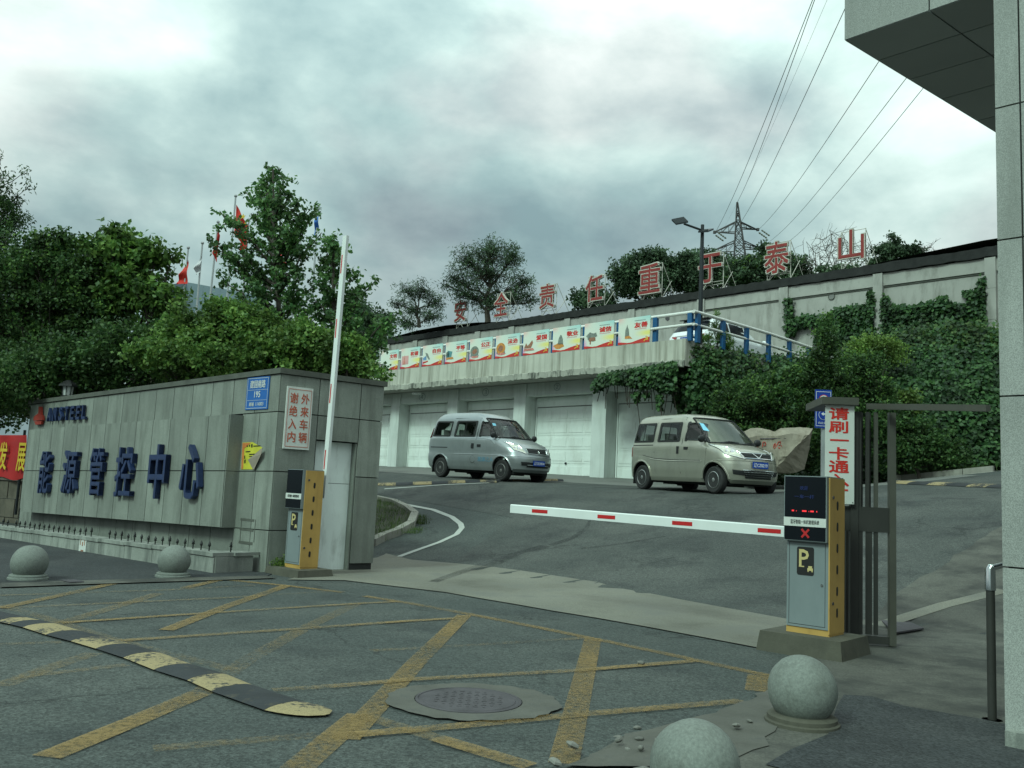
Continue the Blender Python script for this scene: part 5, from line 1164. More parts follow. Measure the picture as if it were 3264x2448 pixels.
bm = bmesh.new(); rws = [[bm.verts.new(tuple(p)) for p in row] for row in (bk, TPs, MDs, LWs, BTs, RGs, bk2)]
for a_, b_ in zip(rws[:-1], rws[1:]):
    for i in range(9): bm.faces.new((a_[i], b_[i], b_[i+1], a_[i+1]))
bm.faces.new([r_[9] for r_ in rws]); bm.faces.new([r_[0] for r_ in rws][::-1]); bmesh.ops.triangulate(bm, faces=[f for f in bm.faces if len(f.verts) > 4])
bmesh.ops.recalc_face_normals(bm, faces=bm.faces[:]); bmesh.ops.subdivide_edges(bm, edges=bm.edges[:], cuts=2, use_grid_fill=True); rk = random.Random(8)
for v in bm.verts:
    q_ = np.array(v.co); h = math.sin(q_[0]*6.1+q_[2]*5.3)*math.sin(q_[1]*6.7+q_[2]*7.1); v.co += Vector((h*.015+rk.uniform(-.008, .008), h*.02+rk.uniform(-.012, .012), h*.012+rk.uniform(-.008, .008)))
me = bpy.data.meshes.new('stone_body'); bm.to_mesh(me); bm.free(); me.materials.append(MT['rock'])
me.transform(Matrix.Translation(-Vector(t.location))); link('stone_body', me, t)
cv = MB()
def stroke(pts, w=.011): cv.tube([RKP.at(*zr(x, y), .135) for x, y in pts], w, 6)
stroke([(178, 790), (182, 760), (196, 742), (204, 800), (186, 812), (176, 790)]); stroke([(214, 770), (236, 730), (262, 722), (266, 745), (240, 770), (270, 770), (280, 795), (262, 828), (238, 832), (226, 815)]); stroke([(232, 800), (256, 806)], .018); stroke([(222, 755), (212, 800), (232, 820)])
stroke([(40, 745), (52, 728), (72, 730), (80, 750), (74, 775), (60, 772)]); stroke([(45, 750), (40, 790)]); stroke([(-40, 740), (-20, 800), (-60, 830)]); stroke([(-60, 760), (-10, 755)])
build('carved_characters', cv, 'carve_red', t)
build('groove', MB().tube([RKP.at(*zr(10, 688), .115), RKP.at(*zr(330, 684), .125)], .012, 4), 'iron', t)

# ---------------------------------------------------------------- street lamp on the terrace
lb = TF.w(TF.uv(2202, 1060)[0]-.0, TT-.1, -.45)
t = thing('street_lamp', 'black double arm street lamp standing at the terrace corner', 'street lamp', lb)
zt = dep(2209, 715, lb[1])[2]; lx = lb[0]
zl = Zm(2100, 680, .3014)
build('pole', MB().tube([lb, [lx+.0, lb[1], lb[2]+2], [lx, lb[1], zt]], [.07, .062, .05], 10), 'dark_metal', t, smooth=True)
for pts, hd4 in ((((350, 175), (265, 110)), ((135, 78), (262, 52), (310, 100), (182, 124))), (((378, 180), (520, 178)), ((415, 205), (438, 186), (580, 176), (520, 200)))):
    A, B = dep(*zl(*pts[0]), lb[1]), dep(*zl(*pts[1]), lb[1]-.1)
    ar = build('arm', MB().tube([[lx, lb[1], A[2]], B], .035, 8), 'dark_metal', t)
    Q = [dep(*zl(*p), lb[1]+o) for p, o in zip(hd4, (-.15, .15, .15, -.15))]
    hdm = build('lamp_head', MB().prism(Q, UP*.05), 'dark_metal', t)
# ---------------------------------------------------------------- pylon and lines
PY = 165.0
pz = lambda x, y, Y=PY: dep(x, y, Y)
t = thing('power_pylon', 'dark lattice power pylon rising behind the trees on the hill', 'pylon', pz(2365, 930))
ap = pz(2350, 645); bs = pz(2365, 960); wd = np.array([1.0, -.25, 0]); wd /= np.linalg.norm(wd); dd = np.array([.25, 1, 0]); dd /= np.linalg.norm(dd)
def leg_w(z): f = (ap[2]-z)/(ap[2]-bs[2]); return .12+f*3.6+max(0, f-.55)*3
cxz = lambda z: ap+(bs-ap)*((ap[2]-z)/(ap[2]-bs[2]))
body = MB(); zs = np.linspace(ap[2], bs[2], 12)
cor = lambda z, i: cxz(z)+wd*leg_w(z)/2*(1 if i in (0, 1) else -1)+dd*leg_w(z)/2*(1 if i in (1, 2) else -1)
for i in range(4): body.tube([cor(z, i) for z in zs], .15, 4)
for a, b in zip(zs[:-1], zs[1:]):
    for i in range(4):
        j = (i+1) % 4; body.tube([cor(a, i), cor(b, j)], .08, 3); body.tube([cor(a, j), cor(b, i)], .08, 3); body.tube([cor(b, i), cor(b, j)], .08, 3)
build('tower_body', body, 'pylon', t)
zp = Zm(2100, 680, .3014); tips = {}
for nm, L_, R_, ytop, ybot in (('upper', (590, 200), (1046, 172), (95, 95), 200), ('lower', (545, 410), (1112, 385), (300, 300), 400)):
    for side, tip in (('l', L_), ('r', R_)):
        P = pz(*zp(*tip)); tips[nm+side] = P; m = MB()
        zA = pz(2370, zp(0, ytop[0])[1])[2]; zB = P[2]+.1
        for i in ((0, 1) if side == 'r' else (2, 3)):
            a, b = cor(zA, i), cor(zB, i); m.tube([a, P], .12, 3); m.tube([b, P], .12, 3)
            for k in (.33, .66): m.tube([a+(P-a)*k, b+(P-b)*k], .05, 3); m.tube([a+(P-a)*(k-.33), b+(P-b)*k], .05, 3)
        m.cbox(P, (.5, .5, .5)); build('cross_arm', m, 'pylon', t)
        if nm == 'upper':
            d_ = np.array([.75, -.6, -.8]); 
            for o in (-.25, .25):
                pts = [P+d_*k+np.array([o, 0, o]) for k in np.linspace(.5, 2.2, 9)]; build('insulator', MB().tube(pts, [.08, .2]*4+[.08], 6), 'insul', t)
wires = [((2350, 645), (2600, -10), 'power line running highest from the pylon top up across the sky'), (zp(600, 200), (2594, -10), 'power line from the left upper pylon arm nearly merging with the highest line'), (zp(640, 240), (2662, -60), 'faint thin line between the two leftmost power lines'),
         (zp(850, 120), (2690, 35), 'power line meeting the front corner of the canopy'), (zp(1046, 180), (2800, 198), 'power line ending left of centre behind the canopy edge'), (zp(1170, 300), (2888, 250), 'power line ending at the middle of the canopy edge'), (zp(1330, 330), (2941, 283), 'rightmost power line from the lower pylon arm to the canopy')]
for k, (a, b, lab) in enumerate(wires):
    A = pz(*a, PY); B = dep(*b, 34.0); d_ = B-A; pts = [A+d_*s_-UP*1.2*math.sin(math.pi*min(1, s_/1.25)) for s_ in np.linspace(0, 1.25, 26)]
    pts = [p+UP*1.2*math.sin(math.pi*.8)*min(1, s_)  for p, s_ in zip(pts, np.linspace(0, 1.25, 26))]
    rr = .007 if 'faint' in lab else .017
    tag(build('power_line', MB().tube(pts, [rr+.02*(1-min(1, s_))*(0 if 'faint' in lab else 1) for s_ in np.linspace(0, 1.25, 26)], 4), 'wire'), lab, 'power line', 'power lines from the pylon')
# ---------------------------------------------------------------- flags and the clad building on the left
FY = 45.0
bp = [dep(511, 911, 58), dep(594, 899, 60), dep(758, 929, 60), dep(830, 945, 60)]
t = thing('clad_building', 'blue grey clad building showing through the trees on the left', 'building', (bp[1][0], 60, 2))
for i in range(3):
    a, b = bp[i], bp[i+1]; n6 = 3 if i else 4
    for k in range(n6):
        for j in range(4):
            p, q_ = a+(b-a)*(k+.004)/n6, a+(b-a)*(k+.996)/n6; hh_ = (a[2]-1)/4
            P = [np.array([p[0], p[1], p[2]-hh_*(j+1)+.02]), np.array([q_[0], q_[1], q_[2]-hh_*(j+1)+.02]), np.array([q_[0], q_[1], q_[2]-hh_*j]), np.array([p[0], p[1], p[2]-hh_*j])]
            build('wall_panel', MB().prism(P, np.array([.2, 1, 0])*.3), 'bluegrey_clad', t)
flags = [((600, 793), (588, 911), [(600, 828), (596, 905), (564, 908), (572, 872)], 'flag_red', 'drooping red flag on the leftmost flagpole'), ((645, 778), (626, 994), [(643, 815), (638, 868), (628, 878), (615, 852)], 'flag_white', 'pale grey flag drooping beside the red leftmost flag'),
         ((695, 711), (667, 979), [(697, 725), (700, 752), (692, 838), (684, 838), (676, 805)], 'flag_red', 'narrow red flag on the pole left of the tall ginkgo tree'), ((751, 628), (723, 964), [(753, 652), (790, 720), (786, 795), (760, 800), (745, 745)], 'flag_red', 'large red flag with yellow stars on the tallest flagpole'),
         ((793, 703), (776, 929), [(792, 715), (770, 760), (765, 800), (785, 795)], 'flag_red', 'red flag tangled behind the ginkgo crown'), ((893, 690), (882, 900), [(890, 800), (912, 838), (900, 842), (878, 822)], 'flag_red', 'small red flag low behind the ginkgo right branches'),
         ((958, 715), (938, 923), [(955, 730), (940, 790), (928, 808), (945, 818), (963, 800)], 'flag_white', 'pale pink grey flag second from the right'), ((1014, 670), (993, 976), [(1014, 676), (1016, 730), (1002, 760), (1002, 700)], 'flag_blue', 'blue and white flag on the rightmost flagpole'),
         ((520, 902), (512, 990), [(505, 911), (504, 934), (484, 936), (484, 914)], 'flag_blue', 'small blue flag low among the left trees')]
for (a, b, fl_, m, lab) in flags:
    A, B = dep(*a, FY), dep(*b, FY); d_ = A-B; B = A-d_*((A[2]-1.5)/d_[2])
    t = thing('flagpole', lab, 'flag', B, group='flags behind the left trees')
    build('pole', MB().tube([B, A], [.075, .045], 8), 'pole', t, smooth=True); build('finial', MB().sphere(A+UP*.06, .09, 8, 6), 'pole', t)
    F = [dep(*p, FY-.1) for p in fl_]; c = np.mean(F, 0); fm = MB()
    rows = []; top, bot = F[0], F[-1]; n7 = len(F)
    ctrl = F+[F[0]]
    # cloth: fan of folds between the hoist edge and the free edge
    h0, h1 = F[0], F[-1] if n7 > 4 else F[3]; e0, e1 = F[1], F[2]
    for i in range(9):
        s_ = i/8; row = []
        for j in range(9):
            v = j/8; p = (h0+(e0-h0)*v)*(1-s_)+(h1+(e1-h1)*v)*s_; row.append(p+np.array([0, .10*math.sin(v*9+s_*3), .02*math.sin(v*7)]))
        rows.append(row)
    fm.grid(rows); build('cloth', fm, m, t, smooth=True)
    if 'stars' in lab:
        s_ = MB()
        for x, y, rr in ((775, 690, .16), (782, 712, .07), (786, 728, .07)):
            c = dep(x, y, FY-.3); P = [c+np.array([rr*(1 if k % 2 == 0 else .4)*math.sin(k*math.pi/5), 0, rr*(1 if k % 2 == 0 else .4)*math.cos(k*math.pi/5)]) for k in range(10)]; s_.prism(P, np.array([0, -.01, 0]))
        build('star', s_, 'flag_yellow', t)
    if m == 'flag_blue' and 'rightmost' in lab:
        s_ = MB(); P = [dep(x, y, FY-.3) for x, y in ((1006, 735), (1016, 725), (1010, 752), (1003, 762))]; s_.prism(P, np.array([0, -.01, 0])); build('white_field', s_, 'flag_white', t)

# ---------------------------------------------------------------- vehicles
class Hull:
    def __init__(s, rows, pf=2.5, pr=3.2):
        a = np.array(rows, float); s.z, s.xf, s.xr, s.w, s.rf, s.rr = a.T; s.pf, s.pr = pf, pr
    def par(s, z): return [float(np.interp(z, s.z, t)) for t in (s.xf, s.xr, s.w, s.rf, s.rr)]
    def ring(s, z, inset=0.0):
        xf, xr, w, rf, rr = s.par(z); xf -= inset; xr += inset; w -= inset; P = []
        for t in np.linspace(-math.pi/2, math.pi/2, 25): c, q = math.cos(t), math.sin(t); P.append((xf-rf+rf*abs(c)**(2/s.pf), w*math.copysign(abs(q)**(2/s.pf), q), z))
        for t in np.linspace(0, 1, 7)[1:-1]: P.append((xf-rf+(xr+rr-xf+rf)*t, w, z))
        for t in np.linspace(math.pi/2, -math.pi/2, 15): c, q = math.cos(t), math.sin(t); P.append((xr+rr-rr*abs(c)**(2/s.pr), w*math.copysign(abs(q)**(2/s.pr), q), z))
        for t in np.linspace(1, 0, 7)[1:-1]: P.append((xf-rf+(xr+rr-xf+rf)*t, -w, z))
        return P
    def mesh(s, zs, inset=0.0, xlim=None):
        R = [s.ring(z, inset) for z in zs]
        if xlim: R = [[(min(p[0], xlim), p[1], p[2]) for p in r_] for r_ in R]
        n = len(R[0]); mb = MB(); fs = [(i*n+j, i*n+(j+1) % n, (i+1)*n+(j+1) % n, (i+1)*n+j) for i in range(len(R)-1) for j in range(n)]
        fs += [tuple(range(n))[::-1], tuple(range((len(R)-1)*n, len(R)*n))]
        return mb.add([p for r_ in R for p in r_], fs)
    def side(s, x, z):
        xf, xr, w, rf, rr = s.par(z)
        if x > xf-rf: return w*max(0, 1-min(1, (x-xf+rf)/rf)**s.pf)**(1/s.pf)
        if x < xr+rr: return w*max(0, 1-min(1, (xr+rr-x)/rr)**s.pr)**(1/s.pr)
        return w
    def front(s, y, z): xf, xr, w, rf, rr = s.par(z); return xf-rf+rf*max(0, 1-min(1, abs(y)/w)**s.pf)**(1/s.pf)
    def rear(s, y, z): xf, xr, w, rf, rr = s.par(z); return xr+rr-rr*max(0, 1-min(1, abs(y)/w)**s.pr)**(1/s.pr)
    def nose(s, th, z, off=0.0):
        xf, xr, w, rf, rr = s.par(z); t = rad(th); c, q = math.cos(t), math.sin(t)
        return np.array([xf-rf+rf*abs(c)**(2/s.pf)+off*c, w*math.copysign(abs(q)**(2/s.pf), q)+off*q, z])
def bil(c, a, b): c = [np.array(t, float) for t in c]; return (c[0]*(1-a)+c[1]*a)*(1-b)+(c[3]*(1-a)+c[2]*a)*b
def patch(fn, c, n=7, m=7):
    """bilinear patch of the corner parameters c (lower left, lower right, upper right, upper left) mapped by fn"""
    return [[fn(*bil(c, i/n, j/m)) for i in range(n+1)] for j in range(m+1)]
def shrink(poly, f, fy=None):
    c = np.mean(np.array(poly), 0); fy = fy or f; return [(c[0]+(x-c[0])*f, c[1]+(y-c[1])*fy) for x, y in poly]
def rounded(poly, r_=.05):
    out = []; n = len(poly)
    for i in range(n):
        a, b, c = (np.array(poly[k % n], float) for k in (i-1, i, i+1)); d1 = (a-b)/np.linalg.norm(a-b); d2 = (c-b)/np.linalg.norm(c-b)
        for t in (0, .33, .67, 1): p = (b+d1*r_)*(1-t)**2+2*b*t*(1-t)+(b+d2*r_)*t*t; out.append(tuple(p))
    return out
def bool_cut(mb, mats, cutters):
    """subtract solids from a shell: real openings for windows, wheel arches and the cabin"""
    me = bpy.data.meshes.new('h'); me.from_pydata(mb.v, [], mb.f)
    for k in mats: me.materials.append(MT[k])
    o = bpy.data.objects.new('h', me); COL.objects.link(o); tmp = [o]
    for c, mi in cutters:
        cm = bpy.data.meshes.new('c'); cm.from_pydata(c.v, [], c.f); bm = bmesh.new(); bm.from_mesh(cm); bmesh.ops.recalc_face_normals(bm, faces=bm.faces[:]); bm.to_mesh(cm); bm.free()
        for k in mats: cm.materials.append(MT[k])
        cm.polygons.foreach_set('material_index', [mi]*len(cm.polygons))
        co = bpy.data.objects.new('c', cm); COL.objects.link(co); tmp.append(co)
        md = o.modifiers.new('b', 'BOOLEAN'); md.operation = 'DIFFERENCE'; md.object = co; md.solver = 'EXACT'; md.material_mode = 'INDEX'
    r_ = bpy.data.meshes.new_from_object(o.evaluated_get(bpy.context.evaluated_depsgraph_get()))
    for q in tmp: bpy.data.objects.remove(q)
    r_.polygons.foreach_set('use_smooth', [True]*len(r_.polygons)); r_.set_sharp_from_angle(angle=rad(32)); return r_
def add_wheel(root, x, y, rr, side, rim_m, spokes):
    sgn = side
    w = build('wheel', MB().lathe((x, y, rr), [(rr*.60, -.085), (rr*.88, -.095), (rr*.98, -.07), (rr, -.03), (rr, .03), (rr*.98, .07), (rr*.88, .095), (rr*.60, .085)], 32, axis=(0, 1, 0), ref=(1, 0, 0)), 'tyre', root, world=False, smooth=True)
    build('spoke_shade', MB().lathe((x, y, rr), [(rr*.5, .040), (rr*.5, .044)] if sgn > 0 else [(rr*.5, -.044), (rr*.5, -.040)], 24, axis=(0, 1, 0), ref=(1, 0, 0)), 'rubber', w, world=False)  # added dark disc, stands in for the shade between the spokes
    rim = MB().lathe((x, y, rr), [(rr*.62, .088*sgn), (rr*.58, .094*sgn), (rr*.52, .06*sgn), (rr*.5, .03*sgn)] if sgn > 0 else [(rr*.5, .03*sgn), (rr*.52, .06*sgn), (rr*.58, .094*sgn), (rr*.62, .088*sgn)], 32, axis=(0, 1, 0), ref=(1, 0, 0), caps=False)
    for k in range(spokes):
        a = 2*math.pi*k/spokes; X = np.array([math.cos(a), 0, math.sin(a)]); Zs = np.array([-math.sin(a), 0, math.cos(a)])
        rim.cbox(np.array([x, y+.064*sgn, rr])+X*rr*.31, (rr*.46, .028, rr*(.13 if spokes < 8 else .085)), X=X, Y=(0, 1, 0), Z=Zs)
    rim.lathe((x, y, rr), [(rr*.16, .0), (rr*.15, .085), (rr*.08, .092)] if sgn > 0 else [(rr*.08, -.092), (rr*.15, -.085), (rr*.16, .0)], 14, axis=(0, 1, 0), ref=(1, 0, 0))
    build('rim', rim, rim_m, w, world=False, smooth=True)
def seat(root, x, y, z0, m, w=.46):
    s = MB().cbox((x, y, z0+.1), (.46, w, .18)); 
    s.prism([(x-.26, y-w/2, z0+.15), (x-.12, y-w/2, z0+.15), (x-.22, y-w/2, z0+.72), (x-.36, y-w/2, z0+.72)], (0, w, 0)); s.prism([(x-.36, y-w*.3, z0+.74), (x-.25, y-w*.3, z0+.74), (x-.27, y-w*.3, z0+.93), (x-.37, y-w*.3, z0+.93)], (0, w*.6, 0))
    build('seat', s, m, root, world=False)
def minivan(sp):
    H = Hull(sp['rows'], sp.get('pf', 2.5)); root = thing('minivan', sp['label'], 'van', sp['loc'], sp['rot'])
    B = lambda nm, mb, m, par=root, sm=False: build(nm, mb, m, par, world=False, smooth=sm)
    zs = sorted(set(list(H.z)+list(np.linspace(H.z[0], H.z[-1], 16))))
    cut = []
    for sx in (sp['xw'], -sp['xw2']):
        for sy in (-1, 1): cut.append((MB().lathe((sx, sy*1.0, sp['wr']+.03), [(sp['wr']+.055, -.5), (sp['wr']+.055, .5)], 28, axis=(0, 1, 0), ref=(1, 0, 0)), 2))
    cav = H.mesh([.55, .8, 1.0, 1.12, 1.3, 1.5, 1.65, sp['zroof']-.09], .055, sp['dash'])
    cut.append((cav, 1))
    for poly in sp['side_win']: cut.append((MB().prism([(x, -1.2, z) for x, z in rounded(shrink(poly, .93, .9))], (0, 2.4, 0)), 2))
    ws = sp['windshield']; cut.append((MB().prism([(.05, y, z) for y, z in rounded(shrink(ws, .97, .95), .06)], (2.2, 0, 0)), 2))
    rw = sp['rear_win']; cut.append((MB().prism([(-2.4, y, z) for y, z in rounded(rw, .06)], (1.1, 0, 0)), 2))
    me = bool_cut(H.mesh(zs), [sp['paint'], 'interior', 'rubber'], cut); me.name = 'body'; body = link('body', me, root)
    sidept = lambda x, z, sy, off: (x, sy*(H.side(x, z)+off), z)
    for i, poly in enumerate(sp['side_win']):
        for sy in (-1, 1):
            ro, ri = rounded(poly, .05), rounded(shrink(poly, sp.get('seal', .88), sp.get('seal', .88)-.02), .05); n = len(ro); mb = MB()
            mb.add([sidept(x, z, sy, .004) for x, z in ro]+[sidept(x, z, sy, .006) for x, z in ri], [((k, (k+1) % n, n+(k+1) % n, n+k) if sy < 0 else (k, n+k, n+(k+1) % n, (k+1) % n)) for k in range(n)])
            f = B('window', MB().add([sidept(x, z, sy, .0035) for x, z in ri], [tuple(range(n)) if sy < 0 else tuple(range(n))[::-1]]), 'glass' if i == 0 else 'glass')
            B('seal', mb, 'rubber', f)
            if i == 1 or (i == 2 and sp.get('slide')):
                xm = poly[0][0]*.5+poly[1][0]*.5; z0, z1_ = poly[0][1]+.03, poly[2][1]-.03; B('sash_bar', MB().tube([sidept(xm, z0, sy, .006), sidept(xm+.01, z1_, sy, .006)], .012, 4), 'rubber', f)
    P = patch(lambda y, z: (H.front(y, z)+.004, y, z), [(ws[0]), ws[1], ws[2], ws[3]], 14, 8); wsh = B('windshield', MB().grid(P), 'glass', sm=True)
    edge = P[0]+[r_[-1] for r_ in P]+P[-1][::-1]+[r_[0] for r_ in P][::-1]; B('seal', MB().tube([np.array(p)+np.array([.004, 0, 0]) for p in edge], .022, 6, caps=False), 'rubber', wsh)
    st = MB().grid(patch(lambda y, z: (H.front(y, z)+.007, y, z), sp['sticker'], 3, 3)); B('sticker', st, 'decal_sky', wsh)
    B('rear_window', MB().grid([r_[::-1] for r_ in patch(lambda y, z: (H.rear(y, z)-.004, y, z), rw, 8, 5)]), 'glass', sm=True)
    zb_, zt_ = ws[0][1], ws[2][1]
    for y0, y1 in ((-.5, .02), (.1, .6)): B('wiper', MB().tube([(H.front(y0, zb_+.02)+.03, y0, zb_+.0), (H.front((y0+y1)/2, zb_+.045)+.03, (y0+y1)/2, zb_+.045), (H.front(y1, zb_+.04)+.03, y1, zb_+.03)], .014, 5), 'plastic')
    # seams
    for line_ in sp['seams']:
        for sy in (-1, 1): B('seam', MB().tube([sidept(x, z, sy, -.001) for x, z in line_], .008, 4, caps=False), 'rubber')
    for line_ in sp['creases']:
        for sy in (-1, 1): B('crease', MB().tube([sidept(x, z, sy, .001) for x, z in line_], .012, 5, caps=False), sp['paint'], sm=True)
    for x, z, w_, h_ in sp['handles']:
        B('handle', MB().cbox((x, -H.side(x, z)-.004, z), (w_, .022, h_)), 'plastic'); B('handle', MB().cbox((x, H.side(x, z)+.004, z), (w_, .022, h_)), 'plastic')
    B('handle_grip', MB().cbox((sp['handles'][0][0]-.05, -H.side(0, 1)-.012, sp['handles'][0][1]-.02), (.02, .02, .07)), 'chrome') if sp.get('grip') else None
    for x0, x1, z in sp['track']: B('door_track', MB().cbox(((x0+x1)/2, -H.side(x0, z)-.0, z), (x1-x0, .012, .022)), 'plastic')
    # arch lips
    for sx in (sp['xw'], -sp['xw2']):
        for sy in (-1, 1):
            r_ = sp['wr']+.075; B('arch_lip', MB().tube([sidept(sx+r_*math.cos(a), sp['wr']+.03+r_*math.sin(a), sy, .004) for a in np.linspace(.0, math.pi, 15)], .022, 6), sp['paint'], sm=True)
    # lights, grille, bumper, plate
    for sg in (-1, 1):
        hl = sp['head']; c = [(sg*a, z) for a, z in hl]; P = patch(lambda t_, z: H.nose(t_, z, .012), c, 8, 6); P = P if sg > 0 else [r_[::-1] for r_ in P]
        hm = B('headlight', MB().grid(P), 'lamp_clear', sm=True); ed = P[0]+[r_[-1] for r_ in P][1:]+P[-1][::-1][1:]+[r_[0] for r_ in P][::-1][1:]
        B('lamp_rim', MB().tube(ed, .009, 5, caps=False), 'chrome', hm)
        for fa, fb, rr in ((.35, .5, .055), (.68, .42, .04)):
            p = H.nose(*[float(q) for q in bil(c, fa if True else 1-fa, fb)], .012); nrm = np.array([math.cos(rad(c[0][0])), math.sin(rad(c[0][0])), .35]); nrm /= np.linalg.norm(nrm); B('bulb', MB().lathe(p, [(rr, .0), (rr*.9, .008), (rr*.3, .01)], 14, axis=nrm, ref=(0, 0, 1)), 'chrome', hm)
        fg = sp['fog']; c = [(sg*a, z) for a, z in fg]; P = patch(lambda t_, z: H.nose(t_, z, .006), c, 5, 4); P = P if sg > 0 else [r_[::-1] for r_ in P]; B('fog_recess', MB().grid(P), 'plastic', sm=True)
        tl = sp['tail']; P = [[(H.rear(sg*y, z)-.01, sg*y, z) if abs(y) < H.par(z)[2]-.02 else (H.par(z)[1]+.03+(y-1)*0, sg*(H.par(z)[2]+.008), z) for y in (.55, .66, .74)] for z in np.linspace(tl[0], tl[1], 6)]
        B('tail_light', MB().prism([(H.par(z)[1]+x, sg*(H.side(H.par(z)[1]+x, z)+.004), z) for x, z in ((.03, tl[0]), (.12, tl[0]), (.10, tl[1]), (.03, tl[1]))], (0, sg*.012, 0)), 'lamp_red')
    FP = lambda c, off, n=10, m=4: MB().grid(patch(lambda y, z: (H.front(y, z)+off, y, z), c, n, m))
    g = B('grille', FP(sp['grille'], .006), 'plastic', sm=True)
    gc = sp['grille']; P = [patch(lambda y, z: (H.front(y, z)+.01, y, z), gc, 10, 4)][0]; ed = P[0]+[r_[-1] for r_ in P][1:]+P[-1][::-1][1:]+[r_[0] for r_ in P][::-1][1:]
    B('surround', MB().tube(ed, .012, 5, caps=False), sp['gm'], g)
    for a in sp['gbars']: B('grille_bar', MB().tube([(H.front(y, z)+.010, y, z) for y, z in [tuple(bil(gc, i/8, a)) for i in range(9)]], .006, 4), 'rubber', g)
    eb = MB()
    for s_ in sp['emblem']: eb.tube([(H.front(y, z)+.016, y, z) for y, z in s_], .010, 5)
    B('emblem', eb, 'chrome', g)
    lg = sp['lower']; lm = B('lower_intake', FP(lg, .006), 'plastic', sm=True)
    for a in sp['lbars']: B('slat', MB().tube([(H.front(y, z)+.012, y, z) for y, z in [tuple(bil(lg, i/8, a)) for i in range(9)]], .009, 4), sp['lbm'], lm)
    py, pzv = sp['plate_at']; xp = H.front(py, pzv)+.022
    pl_ = B('number_plate', MB().cbox((xp, py, pzv), (.012, .44, .14)), 'plate_blue')
    B('plate_lettering', text_into(MB(), sp['plate'], (xp+.007, py-.19, pzv-.045), (0, .38, 0), (0, 0, .09), .002, 0, bold=.004), 'plate_white', pl_)
    bl = sp['bumper_line']; B('bumper_edge', MB().tube([H.nose(t_, bl, .002) for t_ in np.linspace(-88, 88, 25)], .008, 4), sp['paint'], sm=True)
    for sg in (-1, 1):
        x, z = sp['mirror']; y = H.side(x, z)+.1; m_ = MB().sphere((0, 0, 0), 1, 12, 8); m_.v = [(x+.02+p[0]*.055, sg*(y+.03)+p[1]*.1, z+.03+p[2]*.085) for p in m_.v]; m_.tube([(x+.02, sg*(y-.12), z-.03), (x+.02, sg*y, z)], .025, 6); B('mirror', m_, 'plastic', sm=True)
    B('chassis', MB().cbox((0, 0, .28), (3.2, 1.2, .16)).cbox((.7, 0, .22), (.5, .9, .1)).cbox((-1.2, .2, .24), (.5, .5, .14)).tube([(-1.3, -.75, .3), (-1.3, .75, .3)], .07, 8), 'rubber')
    for sy in (-1, 1): B('mud_flap', MB().cbox((-sp['xw2']-sp['wr']-.06, sy*.68, .24), (.012, .2, .2)), 'rubber')
    for x in (.45, -.45, -1.25):
        for y in (-.38, .38): seat(root, x, y, .45 if x < .4 else .52, sp['seat'] if x < .4 or sp['seat'] == 'seat' else sp['seat'])
    B('dashboard', MB().cbox((sp['dash']-.15, 0, 1.0), (.35, 1.3, .2)), 'interior'); B('steering_wheel', MB().tube([(.78+.05*math.sin(a), .36+.18*math.cos(a), 1.12+.17*math.sin(a)) for a in np.linspace(0, 2*math.pi, 20)], .015, 5), 'plastic')
    for sx in (sp['xw'], -sp['xw2']):
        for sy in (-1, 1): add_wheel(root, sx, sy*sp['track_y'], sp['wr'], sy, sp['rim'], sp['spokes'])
    return root, H, B
def place(fx, fy, rx, ry, half):
    """front and rear visible wheel contacts -> origin and heading"""
    f, r_ = np.array([fx, fy]), np.array([rx, ry]); d = (f-r_)/np.linalg.norm(f-r_); left = np.array([-d[1], d[0]]); c = (f+r_)/2+left*half
    zf, zr_ = float(gz(*f)), float(gz(*r_)); return (c[0], c[1], (zf+zr_)/2), (0, math.atan2(zr_-zf, np.linalg.norm(f-r_)), math.atan2(d[1], d[0])), np.linalg.norm(f-r_)
#           z    xf    xr     w    rf   rr
rows1 = [(.26, 1.80, -1.86, .72, .50, .20), (.34, 1.90, -1.93, .76, .52, .2), (.50, 1.94, -1.95, .785, .55, .2), (.66, 1.94, -1.95, .79, .56, .2), (.70, 1.92, -1.94, .78, .56, .2), (.78, 1.90, -1.94, .785, .58, .2), (.90, 1.82, -1.94, .79, .62, .2), (1.0, 1.68, -1.94, .79, .66, .2), (1.07, 1.50, -1.93, .785, .66, .2), (1.12, 1.34, -1.92, .775, .64, .2), (1.16, 1.22, -1.90, .745, .60, .2), (1.22, 1.14, -1.89, .735, .58, .2), (1.42, .90, -1.86, .705, .5, .2), (1.62, .66, -1.80, .665, .45, .2), (1.74, .50, -1.74, .62, .42, .24), (1.82, .32, -1.66, .56, .4, .3), (1.87, .08, -1.5, .46, .4, .3), (1.895, -.25, -1.2, .30, .3, .3)]
loc1, rot1, wb1 = place(-.185, 24.1, -1.87, 25.85, .70)
